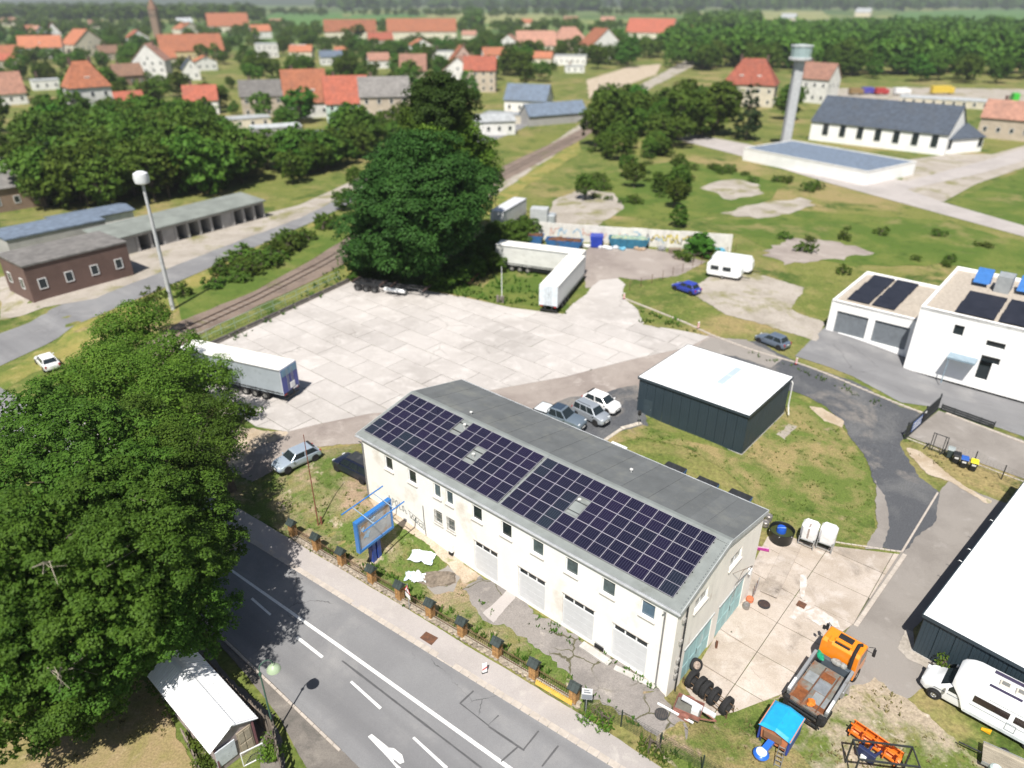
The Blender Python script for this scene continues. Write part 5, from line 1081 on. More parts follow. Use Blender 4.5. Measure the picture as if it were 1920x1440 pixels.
def far_van(label,px,py,c,L=6.5,Hh=3.0,rz=0.1,name='delivery_van',cat='van'):
    p=at(px,py); t=thing(name,label,cat,p,rz); m=MB(); m.cham(-L/2,-1.1,.7,L/2-1.9,1.1,Hh,.06); m.build('box_body',mat('van_'+c[0],c[1],rough=.5),t); m=MB(); m.cham(L/2-1.85,-1.05,.5,L/2,1.05,Hh*.78,.2); m.build('cab',mat('van_'+c[0],c[1]),t); m=MB(); m.box(L/2-.4,-.9,1.35,L/2+.02,.9,Hh*.68); m.build('windscreen',GLASS,t); axle_wheels(t,(-L/2+1.2,L/2-1.1),1.08,.38,.25)
def late_vans():
    far_van('brown delivery van in the yard behind the long hall',1604,178,('brown',(0.25,0.17,0.08)))
    far_van('purple blue van behind the long hall',1628,177,('violet',(0.08,0.07,0.35)))
    far_van('red van parked beside the purple blue van',1652,178,('red',(0.40,0.05,0.05)),6.0)
    far_van('white van parked right of the red van behind the hall',1690,178,('white',(0.75,0.75,0.75)),7.5)
    far_van('long yellow lorry behind the right end of the hall',1765,177,('yellow',(0.62,0.45,0.06)),10.5,3.6,cat='lorry',name='lorry')
    far_van('bright green lorry at the right picture edge behind the hall',1900,190,('green',(0.05,0.45,0.04)),7.0,3.2,1.2,cat='lorry',name='lorry')
# modern white villa on the right
A=at(1548,618); t=thing('modern_villa','modern white flat roofed house with garages and dark roof panels','house',A,BRZ)
M_VW=mat('villa_white',(0.84,0.84,0.83),rough=.8,var=.04,scale=.6)
def vbox(nm,x0,y0,z0,x1,y1,z1,m): mb=MB(); mb.cham(x0,y0,z0,x1,y1,z1,.04); return mb.build(nm,m,t)
mb=MB(); holed(mb,0,10.4,-1,4.2,[(.9,0,4.7,2.9),(5.5,0,9.5,2.9)],0,.3,1); mb.quad((0,0,-1),(0,14,-1),(0,14,4.2),(0,0,4.2)); mb.quad((0,14,-1),(10.4,14,-1),(10.4,14,4.2),(0,14,4.2)); mb.quad((10.4,0,-1),(10.4,14,-1),(10.4,14,4.2),(10.4,0,4.2)); mb.build('garage_wall',M_VW,t)
mb=MB(); mb.box(.3,.3,3.75,10.1,13.7,3.85); mb.build('garage_roof',mat('roof_gravel',(0.42,0.37,0.31),rough=.95,var=.15,scale=3),t)
for a,b,c,d in ((0,0,12.4,.3),(0,13.7,10.4,14),(0,.3,.3,13.7),(10.1,.3,10.4,13.7)): vbox('parapet',a,b,3.86,c,d,4.22,M_VW)
M_DARKPV=mat('dark_roof_panel',(0.025,0.026,0.035),rough=.25,var=.2,scale=1)
for i in range(2):
    for j in range(3): mb=MB(); mb.add([(1.2+i*3,2+j*3.8,3.98),(3.9+i*3,2+j*3.8,3.98),(3.9+i*3,5.4+j*3.8,4.25),(1.2+i*3,5.4+j*3.8,4.25)],[(0,1,2,3)]); mb.add([(1.2+i*3,5.4+j*3.8,3.86),(3.9+i*3,5.4+j*3.8,3.86),(3.9+i*3,5.4+j*3.8,4.25),(1.2+i*3,5.4+j*3.8,4.25)],[(0,1,2,3)]); mb.build('roof_panel',M_DARKPV,t)
for (x0,x1) in ((.9,4.7),(5.5,9.5)):
    mb=MB(); mb.box(x0,.2,0,x1,.26,2.9); g_=mb.build('garage_door',mat('grey_sectional_door',(0.17,0.19,0.21),rough=.5),t)
# main block
MX0,MY0,MH=10.405,-3.0,7.0; MX1,MY1=38,15
wins=[(14.2,4.6,15.2,5.8),(17.6,2.3,19.4,3.1),(17.6,4.2,19.4,4.9),(25.2,3.6,26.4,5.6),(29.5,3.4,36.5,5.6),(24.4,.1,26.2,2.3),(27.2,.1,37.6,2.4),(17.6,.2,18.8,2.3)]
mb=MB(); mb2=[(a,b,c,d) for a,b,c,d in wins]; holed(mb,MX0,MX1,-1,MH,mb2,MY0,.3,1)
mb.quad((MX0,MY0,-1),(MX0,MY1,-1),(MX0,MY1,MH),(MX0,MY0,MH)); mb.quad((MX0,MY1,-1),(MX1,MY1,-1),(MX1,MY1,MH),(MX0,MY1,MH)); mb.quad((MX1,MY0,-1),(MX1,MY1,-1),(MX1,MY1,MH),(MX1,MY0,MH)); mb.build('main_wall',M_VW,t)
mb=MB(); mb.box(MX0+.3,MY0+.3,MH-.5,MX1-.3,MY1-.3,MH-.4); mb.build('main_roof',MATS['roof_gravel'],t)
for a,b,c,d in ((MX0,MY0,MX1,MY0+.3),(MX0,MY1-.3,MX1,MY1),(MX0,MY0+.3,MX0+.3,MY1-.3),(MX1-.3,MY0+.3,MX1,MY1-.3)): vbox('parapet',a,b,MH-.39,c,d,MH+.03,M_VW)
for (a,b,c,d) in wins: mb=MB(); mb.quad((a,MY0+.25,b),(c,MY0+.25,b),(c,MY0+.25,d),(a,MY0+.25,d)); mb.build('window',GLASS,t)
M_BLUEPV=mat('blue_solar_collector',(0.05,0.16,0.42),rough=.2,var=.1)
for i in range(5):
    mb=MB(); x=13.2+i*2.3; y=9.4; mb.add([(x,y,MH+.1),(x+1.7,y,MH+.1),(x+1.7,y+2.0,MH+1.5),(x,y+2.0,MH+1.5)],[(0,1,2,3)]); mb.add([(x,y+2,MH-.4),(x+1.7,y+2,MH-.4),(x+1.7,y+2.0,MH+1.5),(x,y+2.0,MH+1.5)],[(0,1,2,3)]); mb.build('solar_collector',M_BLUEPV,t)
for i in range(5):
    for j in range(2): mb=MB(); x=13.6+i*4.3; y=-1.5+j*4.2; mb.add([(x,y,MH-.25),(x+3.9,y,MH-.25),(x+3.9,y+3.2,MH+.1),(x,y+3.2,MH+.1),(x,y+3.2,MH-.4),(x+3.9,y+3.2,MH-.4)],[(0,1,2,3),(3,2,5,4)]); mb.build('roof_panel',M_DARKPV,t)
mb=MB(); mb.box(15.6,8.8,MH-.39,17.2,11,MH+1.6); mb.build('roof_plant_box',mat('plant_grey',(0.30,0.32,0.33)),t)
mb=MB(); mb.box(14.6,MY0-1.6,2.3,17.4,MY0-.01,2.5); mb.tube([(14.8,MY0-1.5,-.8),(14.8,MY0-1.5,2.3)],.06,6); mb.build('porch_canopy',mat('steel_blue_frame',(0.24,0.32,0.38),rough=.4),t)
# parked things beyond the kerb
# tree belts round the town
belt('thicket_tree','leafy tree in the dense thicket behind the garage row','trees of the thicket behind the garages',[(30,395),(110,388),(225,402),(480,342),(640,308),(700,290),(640,262),(400,262),(250,255),(60,300)],135,['round','broad','dark','round','lime'],.85,1.35,keep=1.0)
belt('verge_tree','bushy green tree lining the street left of the tall clump','trees along the street left of the clump',[(520,370),(690,300),(760,270),(770,255),(640,275),(540,320)],30,['lime','round','dark'],.55,.95,keep=1.0)
belt('yard_tree','tree standing between the small house plots of the town','trees between the town houses',[(-20,250),(150,275),(420,260),(760,250),(880,200),(1000,110),(1100,85),(400,85),(0,85)],260,['round','dark','broad','lime'],.65,1.3,keep=.75)
belt('garden_tree','small tree among the town gardens','trees of the town gardens',[(-20,250),(300,240),(560,250),(760,238),(880,200),(1050,130),(1100,85),(400,85),(0,85)],150,['round','dark','broad','lime'],.4,.75,keep=.75)
belt('railway_tree','tree in the round wood right of the railway','trees of the wood right of the railway',[(1095,285),(1280,275),(1345,262),(1330,225),(1200,215),(1110,235)],34,['round','broad','dark'],.9,1.35)
belt('park_tree','tree behind the white sheds along the far railway','trees behind the sheds along the railway',[(900,200),(1000,160),(1100,150),(1250,105),(1200,85),(1000,100),(900,130)],60,['round','dark','broad'],.9,1.5,keep=.6)
belt('manor_tree','tree standing around the red roofed manor','trees around the manor',[(1320,240),(1400,235),(1480,225),(1500,200),(1340,190)],8,['dark','conifer','round'],.7,1.1,keep=.2)
belt('wood_tree','tree at the near edge of the right hand woods','edge trees of the right hand woods',[(1260,130),(1600,150),(1960,165),(1960,145),(1600,130),(1300,115)],46,['round','broad','dark'],1.1,1.7)
belt('verge_bush','bush dotted along the yellow verge beside the track','bushes along the track verge',[(330,560),(420,505),(600,420),(640,410),(560,470),(430,540)],26,['shrub'],.55,1.05,'bush',2.0)
belt('waste_bush','bush on the rough meadow right of the tall clump','bushes on the rough meadow',[(1090,400),(1270,395),(1330,330),(1230,300),(1100,330)],26,['shrub','shrub','lime'],.4,.8,'bush')
belt('hedge_bush','bush on the slope between the wood and the meadow','bushes below the wood',[(1100,310),(1290,290),(1260,275),(1110,280)],16,['shrub','round'],.45,.8,'bush')
belt('depot_tree','tree around the brick depot at the left edge','trees around the depot',[(-20,420),(70,400),(200,370),(240,345),(60,345),(-20,360)],12,['dark','round','lime'],.6,.95)
belt('depot_bush','bush at the roadside in front of the brick depot','bushes in front of the depot',[(180,520),(230,500),(210,535)],2,['shrub'],.7,1.0,'bush')
far_tree('conifer','dark pointed conifer left of the chimney tower',at(1398,262),'conifer',1.5)
far_tree('conifer','blue green conifer in the thicket left of the lighting mast',at(118,385),'conifer',1.1)
far_tree('lone_bush','dark upright bush on the rough meadow right of the gravel heap',at(1268,425),'dark',.42,None,'bush')
belt('meadow_bush','bush scattered on the meadow between the court and the villa','bushes of the meadow by the villa',[(1420,440),(1560,420),(1760,430),(1900,470),(1800,500),(1500,520)],14,['shrub'],.3,.65,'bush',2.0)
belt('garden_tree','small tree among the gardens left of the depot','trees among the left gardens',[(-20,300),(120,290),(230,270),(140,245),(-20,250)],12,['lime','round'],.6,.9)
belt('lane_bush','bush on the strip between street and railway bed','bushes between street and railway',[(640,395),(760,330),(900,270),(880,262),(740,318),(640,372)],14,['shrub','lime'],.45,.8,'bush')
belt('slope_bush','bush along the right hand road by the flat hall','bushes along the right hand road',[(1290,300),(1400,318),(1560,360),(1540,372),(1380,335),(1280,315)],14,['shrub'],.4,.8,'bush')
# every belt tree gets the words that find it: the nearest landmark, the side of it and its rank there
SHORT=[(l,x,y,w) for l,x,y,w in LM_]+[('lighting mast',325,580,8),('chimney tower',1470,282,14),('long slate roofed hall',1650,285,130),('flat roofed hall',1500,325,120),('garage row',350,450,140),('brick depot',120,530,90),('white villa',1650,660,110),('graffiti wall',1190,465,180),('gravel heap',1090,395,60),('tall clump',800,500,120)]
from collections import defaultdict
bk=defaultdict(list)
def brief(l):
    for cut in (' behind',' beside',' at ',' under',' with',' left',' right',' near',' among',' along',' between',' of the',' by ',' cut',' in ',' above',' below'):
        k=l.find(cut,8)
        if k>0: l=l[:k]
    return ' '.join(l.split()[:6])
for rec in BELTED:
    t,bx,by,kd,sc,lab,cat=rec
    L_=min(SHORT,key=lambda q:max(0,abs(bx-q[1])-q[3])**2+((by-q[2])*2.2)**2); dx=bx-L_[1]; dy=by-L_[2]
    side='left of' if dx<-L_[3]*.7 else 'right of' if dx>L_[3]*.7 else 'in front of' if dy>0 else 'behind'
    shape={'round':'round crowned','broad':'broad crowned','lime':'light green','dark':'dark green','shrub':'low','conifer':'pointed conifer'}[kd]; size='tall' if sc>1.2 else 'small' if sc<.6 else 'medium'
    bk[(size,shape,cat,side,brief(L_[0]))].append((dx*dx+(dy*2.2)**2,t))
ORD=['nearest','second nearest','third nearest','fourth nearest','fifth nearest','sixth nearest','seventh nearest','eighth nearest','ninth nearest','tenth nearest','eleventh nearest','twelfth nearest','13th nearest','14th nearest','15th nearest','16th nearest','17th nearest','18th nearest','19th nearest','20th nearest','21st nearest','22nd nearest']
for (size,shape,cat,side,nm),L_ in bk.items():
    L_.sort(key=lambda q:q[0])
    for k,(_,t) in enumerate(L_): t['label']=('%s %s %s %s the %s'%(size,shape,cat,side,nm) if len(L_)==1 else '%s %s %s, %s %s the %s'%(size,shape,cat,ORD[min(k,21)],side,nm))
# woods seen as one mass
def woods(name,pix,n,s0,s1,seed,lmat,leaf=2.2,per=3):
    poly=[at(*p) for p in pix]; rg=random.Random(seed); xs=[p.x for p in poly]; ys=[p.y for p in poly]; Vs=[]; M=0; protos=[leaves([(rg.uniform(-2,2),rg.uniform(-2,2),rg.uniform(4,8),rg.uniform(2.2,3.4)) for _ in range(5)],.36,per,leaf,seed*10+k,tr=1.0,core=.02,low=.1) for k in range(4)]
    k=0
    while k<n:
        x=rg.uniform(min(xs),max(xs)); y=rg.uniform(min(ys),max(ys))
        if not inside((x,y),poly): continue
        k+=1; V,m=protos[k%4]; s=rg.uniform(s0,s1); a=rg.uniform(0,6.28); R_=np.array([[math.cos(a),-math.sin(a),0],[math.sin(a),math.cos(a),0],[0,0,1]])
        Vs.append((V@R_.T)*s+np.array([x,y,-.5])); M+=m
    o=bpy.data.objects.new(name,leaf_mesh(name,np.concatenate(Vs),M,lmat)); col.objects.link(o); o['kind']='stuff'; return o
woods('woodland',[(1200,118),(1600,140),(1980,150),(1980,60),(1700,62),(1400,72),(1250,90)],520,1.1,1.9,31,L_FAR)
woods('woodland',[(-30,80),(420,84),(800,74),(1200,70),(1200,52),(800,52),(480,52),(-30,48)],300,.8,1.4,32,L_FAR)
woods('woodland',[(-30,46),(500,50),(470,24),(200,20),(-30,22)],420,1.6,2.6,33,L_FAR,leaf=4.0,per=2)
woods('woodland',[(600,22),(1960,20),(1960,9),(600,9)],900,2.2,3.6,34,L_FAR,leaf=7.0,per=1)
woods('hedgerow',[(480,30),(900,34),(1300,30),(1300,26),(900,29),(480,26)],130,1.0,1.8,35,L_FAR,leaf=3.0,per=2)
woods('hedgerow',[(860,58),(900,60),(900,28),(880,26)],30,1.4,2.0,36,L_FAR,leaf=3.0,per=2)
woods('woodland',[(1260,72),(1420,66),(1420,36),(1300,40)],120,1.2,2.0,37,L_FAR,leaf=3.0,per=2)
# far fields and hills
M_CROP=ground_mat('green_crop',[(0.075,0.16,0.04),((0.10,0.19,0.05),0.01,.45,.6)],bscale=.3,fine=.1)
M_CORN=ground_mat('ripening_corn',[(0.26,0.26,0.11),((0.20,0.23,0.09),0.008,.45,.6)],bscale=.3,fine=.1)
def fsheet(nm,pix,m,z): 
    pts=[atz(px,py,0) for px,py in pix]; me=bpy.data.meshes.new(nm); me.from_pydata([(p.x,p.y,z) for p in pts],[],[tuple(range(len(pts)))]); me.materials.append(m); o=bpy.data.objects.new(nm,me); col.objects.link(o); o['kind']='structure'
fsheet('crop_field',[(470,48),(650,46),(640,26),(520,22)],M_CROP,.15)
fsheet('corn_field',[(800,44),(1030,44),(1020,26),(800,25)],M_CORN,.15)
fsheet('corn_field',[(1290,42),(1560,36),(1540,20),(1300,24)],M_CORN,.15)
fsheet('crop_field',[(1620,50),(2000,56),(2000,14),(1700,22)],M_CROP,.15)
fsheet('corn_field',[(640,44),(780,44),(780,28),(660,28)],M_CROP,.14)
# hills closing the horizon
def hill(nm,x0,x1,y,hm,seed):
    n=70; m=7; vs=[]; fs=[]
    for j in range(m):
        for i in range(n):
            x=x0+(x1-x0)*i/(n-1); t=j/(m-1); e=math.sin(PI*min(1,max(0,i/(n-1))))**.35
            vs.append((x,y+t*2600,(hm*(.55+.45*mnoise.noise(Vector((x*.0006,seed,0)))+.12*mnoise.noise(Vector((x*.004,seed,2)))))*e*math.sin(t*PI*.5)-2))
    for j in range(m-1):
        for i in range(n-1): fs.append((j*n+i,j*n+i+1,(j+1)*n+i+1,(j+1)*n+i))
    me=bpy.data.meshes.new(nm); me.from_pydata(vs,[],fs); me.materials.append(ground_mat('wooded_hill',[(0.035,0.062,0.022),((0.055,0.085,0.03),.006,.45,.6),((0.16,0.18,0.08),.0016,.62,.66)],bscale=.03)); o=bpy.data.objects.new(nm,me); col.objects.link(o); o['kind']='structure'
    for p in me.polygons: p.use_smooth=True
hill('hills',-7000,7000,4300,70,3.0)
hill('hills',200,7500,3300,55,7.0)
# ================================================================ VEHICLES
def wheel_meshes(r,w,rim=CHROME,key=None,rr=.62):
    t=MB(); t.lathe([(r*rr,-w/2),(r*.93,-w/2),(r,-w/2+.04),(r,w/2-.04),(r*.93,w/2),(r*rr,w/2),(r*rr,-w/2)],16,axis='y')
    ri=MB(); ri.lathe([(r*rr,-w*.3),(r*rr,w*.38),(r*rr*.9,w*.40),(r*rr*.72,w*.25),(r*.2,w*.30),(r*.16,w*.38),(0.001,w*.38)],12,axis='y')
    for k in range(5): a=2*PI*k/5; ri.cbox((math.cos(a)*r*.36,w*.33,math.sin(a)*r*.36),(r*.5,.03,r*.14),ry=-a)
    return t.mesh('wheel',BLACK,True),ri.mesh('rim',rim,True)
def put_wheel(par,me,x,y,z,side):
    o=inst('wheel',me[0],par,(x,y,z),(0,0,0 if side>0 else PI)); inst('rim',me[1],o); return o
def paint(n,c,metal=0.0,rough=.28): return mat(n,c,rough=rough,metal=metal,var=.02,scale=.8,coat=.6,spec=.5)
CARW=None
def place_vec(front,rear,dz=0.0):
    F=at(*front,dz) if dz else at(*front); R_=at(*rear,dz) if dz else at(*rear); c=(F+R_)/2; d=F-R_; return Vector((c.x,c.y,hgt(c.x,c.y)+.05)),math.atan2(d.y,d.x)
def car(label,front,rear,pm,L,W,H,belt=.92,hoodz=.82,wsb=.9,wst=.25,rst=-1.35,rwb=-1.75,tailz=None,cat='car',name='parked_car',roofm=None,bed=None,wr=.32,rails=False,spoiler=False,nside=2):
    global CARW
    P,rz=place_vec(front,rear); t=thing(name,label,cat,P,rz); hw=W/2; xf=L/2; xr=-L/2; tz=tailz or belt
    st=[(xr,.34,.55,tz-.22,hw*.80),(xr+.06,.26,.50,tz-.06,hw*.93),(xr+.5,.22,.55,tz,hw),(rwb if rwb>xr+.7 else xr+.8,.20,.55,belt,hw),(0,.19,.55,belt,hw),(wsb,.19,.55,belt-.01,hw),(wsb+(xf-wsb)*.55,.20,.53,hoodz,hw*.985),(xf-.30,.23,.50,hoodz-.10,hw*.94),(xf-.07,.27,.48,hoodz-.22,hw*.82),(xf,.33,.45,hoodz-.34,hw*.68)]
    st.sort(key=lambda s:s[0]); b=MB(); vs=[]; n=10
    for (x,z0,zm,z1,w) in st:
        vs+=[(x,-w*.90,z0),(x,-w,z0+.12),(x,-w*1.0,zm),(x,-w*.965,z1-.06),(x,-w*.84,z1),(x,w*.84,z1),(x,w*.965,z1-.06),(x,w*1.0,zm),(x,w,z0+.12),(x,w*.90,z0)]
    fs=[]
    for i in range(len(st)-1):
        for k in range(n): fs.append((i*n+k,i*n+(k+1)%n,(i+1)*n+(k+1)%n,(i+1)*n+k))
    fs.append(tuple(range(n-1,-1,-1))); fs.append(tuple(range((len(st)-1)*n,len(st)*n))); b.add(vs,fs); b.build('body',pm,t,smooth=True)
    # cabin
    wb,wt=hw*.90,hw*.70; z0=belt-.02; z1=H
    def ring(x0,x1,w,z): return [(x0,-w,z),(x1,-w,z),(x1,w,z),(x0,w,z)]
    c=MB(); A=ring(rwb,wsb,wb,z0); Bq=ring(rst-.03,wst+.05,wt+.03,z1-.09); Cq=ring(rst+.08,wst-.08,wt-.07,z1)
    c.add(A+Bq+Cq,[(0,1,5,4),(1,2,6,5),(2,3,7,6),(3,0,4,7),(4,5,9,8),(5,6,10,9),(6,7,11,10),(7,4,8,11),(8,9,10,11)])
    cab=c.build('cabin',pm,t,smooth=False,bevel=.02)
    if roofm: r_=MB(); r_.add([(q[0],q[1],q[2]+.006) for q in Cq],[(0,1,2,3)]); r_.build('roof_panel',roofm,t)
    def glass(nm,a,b_,c_,d,inset=.06,out=.012):
        a,b_,c_,d=[Vector(v) for v in (a,b_,c_,d)]; m=(a+b_+c_+d)/4; nr=(b_-a).cross(d-a).normalized()
        if nr.dot(m-Vector((0,0,.8)))<0: nr=-nr
        q=[v+(m-v).normalized()*inset+nr*out for v in (a,b_,c_,d)]; g=MB(); g.add(q,[(0,1,2,3)]); g.build(nm,GLASS,t)
    glass('windscreen',A[1],A[2],Bq[2],Bq[1],.07); glass('rear_window',A[3],A[0],Bq[0],Bq[3],.09)
    for s,(i0,i1) in ((-1,(0,1)),(1,(3,2))):
        for k in range(nside):
            u0,u1=k/nside,(k+1)/nside; a=Vector(A[i0]).lerp(Vector(A[i1]),u0*.94+.03); b_=Vector(A[i0]).lerp(Vector(A[i1]),u1*.94+.03-.012); d=Vector(Bq[i0]).lerp(Vector(Bq[i1]),u0); c_=Vector(Bq[i0]).lerp(Vector(Bq[i1]),u1-.012); glass('side_window',a,b_,c_,d,.045)
    if CARW is None or True: cw=wheel_meshes(wr,.22)
    for x in (xr+.72 if L<5 else xr+1.05,xf-.82):
        for s in (-1,1):
            put_wheel(t,cw,x,s*(hw-.085),wr,s)
            a=MB(); a.lathe([(wr+.05,0),(wr+.055,.012),(wr-.02,.014)],18,(x,s*(hw-.004) if s>0 else -(hw+.008),wr+.01),axis='y'); a.build('wheel_arch',BLACK,t)
    for s in (-1,1):
        l=MB(); l.cham(xf-.34,s*hw*.62-.16,hoodz-.27,xf-.10,s*hw*.62+.16,hoodz-.14,.03); l.build('headlight',mat('lamp_glass',(0.65,0.68,0.70),rough=.1,spec=.7),t)
        l=MB(); l.cham(xr-.01,s*hw*.78-.10,tz-.35,xr+.16,s*hw*.78+.10,tz-.05,.02); l.build('taillight',mat('red_lamp',(0.35,0.02,0.02),rough=.2),t)
        l=MB(); l.cham(wsb-.25,s*(hw+.06)-.08,belt-.02,wsb-.10,s*(hw+.06)+.08,belt+.12,.03); l.build('mirror',pm,t)
        l=MB(); l.bar((wsb-.55,s*(hw+.012),belt-.18),(wsb-.42,s*(hw+.012),belt-.18),.03); l.bar((wsb-1.5,s*(hw+.012),belt-.18),(wsb-1.37,s*(hw+.012),belt-.18),.03); l.build('door_handle',pm,t)
        if rails: l=MB(); l.tube([(rst+.2,s*(wt-.05),H-.02),(rst+.3,s*(wt-.05),H+.06),(wst-.3,s*(wt-.05),H+.06),(wst-.2,s*(wt-.05),H-.02)],.022,5); l.build('roof_rail',DARKMETAL,t)
    g=MB(); g.cham(xf-.05,-hw*.45,.42,xf+.02,hw*.45,.58,.02); g.build('grille',BLACK,t)
    g=MB(); g.cham(xf-.02,-hw*.6,.24,xf+.03,hw*.6,.36,.02); g.build('bumper_vent',BLACK,t)
    for x in (xf+.032,xr-.012): g=MB(); g.cham(x-.008,-.26,.40 if x>0 else .62,x+.008,.26,.51 if x>0 else .73,.004); g.build('number_plate',WHITE,t)
    if spoiler: g=MB(); g.cham(rst-.22,-wt,H-.10,rst+.08,wt,H-.045,.02); g.build('spoiler',BLACK,t)
    return t
car('silver blue hatchback parked alone on the dirt by the gatepost',(530,886),(584,857),paint('pale_silver_blue',(0.40,0.47,0.55),.35),4.28,1.79,1.46,rst=-1.45,rwb=-1.95,spoiler=True)
car('dark navy minivan half hidden by the workshop end wall',(648,876),(690,897),paint('dark_navy',(0.008,0.011,0.028)),4.75,1.9,1.75,belt=1.02,hoodz=.98,wsb=1.25,wst=.55,rst=-2.1,rwb=-2.3,cat='van',name='minivan',nside=3,rails=True,roofm=mat('dusty_black_roof',(0.035,0.038,0.042),rough=.5,dirt=(0.10,0.10,0.10),dscale=1.2))
pk=car('blue grey pickup with a white covered bed beside the workshop',(1088,810),(1013,778),paint('blue_grey_metal',(0.19,0.24,0.29),.4),5.36,1.92,1.85,belt=1.12,hoodz=1.10,wsb=1.15,wst=.45,rst=-.75,rwb=-.95,tailz=1.12,cat='pickup',name='pickup_truck',wr=.38,roofm=paint('dark_roof_blue',(0.04,0.06,0.09)))
mb=MB(); mb.cham(-2.6,-.82,1.12,-1.08,.82,1.2,.03); mb.build('bed_cover',mat('bed_cover_white',(0.62,0.66,0.68),rough=.4),pk); mb=MB(); mb.box(-2.66,-.93,1.10,-2.60,.93,1.17); mb.box(-2.6,-.93,1.10,-1.05,-.84,1.17); mb.box(-2.6,.84,1.10,-1.05,.93,1.17); mb.tube([(-1.05,-.85,1.15),(-.95,-.8,1.6),(-.9,0,1.68),(-.95,.8,1.6),(-1.05,.85,1.15)],.045,6); mb.build('bed_rail',BLACK,pk)
car('silver small van with roof rails between the pickup and the white car',(1130,798),(1086,772),paint('silver_metal',(0.46,0.50,0.54),.5),4.05,1.70,1.66,belt=1.0,hoodz=.95,wsb=1.1,wst=.5,rst=-1.65,rwb=-1.85,cat='car',rails=True,nside=3)
car('white hatchback at the end of the parked row by the dark shed',(1152,777),(1103,752),paint('car_white',(0.80,0.80,0.80)),4.08,1.75,1.56,belt=.98,hoodz=.94,wsb=1.1,wst=.35,rst=-1.3,rwb=-1.75,spoiler=True)
car('blurred blue car on the pale parking beyond the kerb',(1270,541),(1302,552),paint('strong_blue',(0.03,0.05,0.35)),4.3,1.8,1.5)
car('grey blue car at the lower edge of the pale parking',(1432,640),(1462,652),paint('grey_blue',(0.14,0.18,0.24),.3),4.3,1.8,1.5)
car('white estate car on the back street left of the maple',(78,672),(105,700),paint('car_white',(0.8,0.8,0.8)),4.5,1.8,1.5)

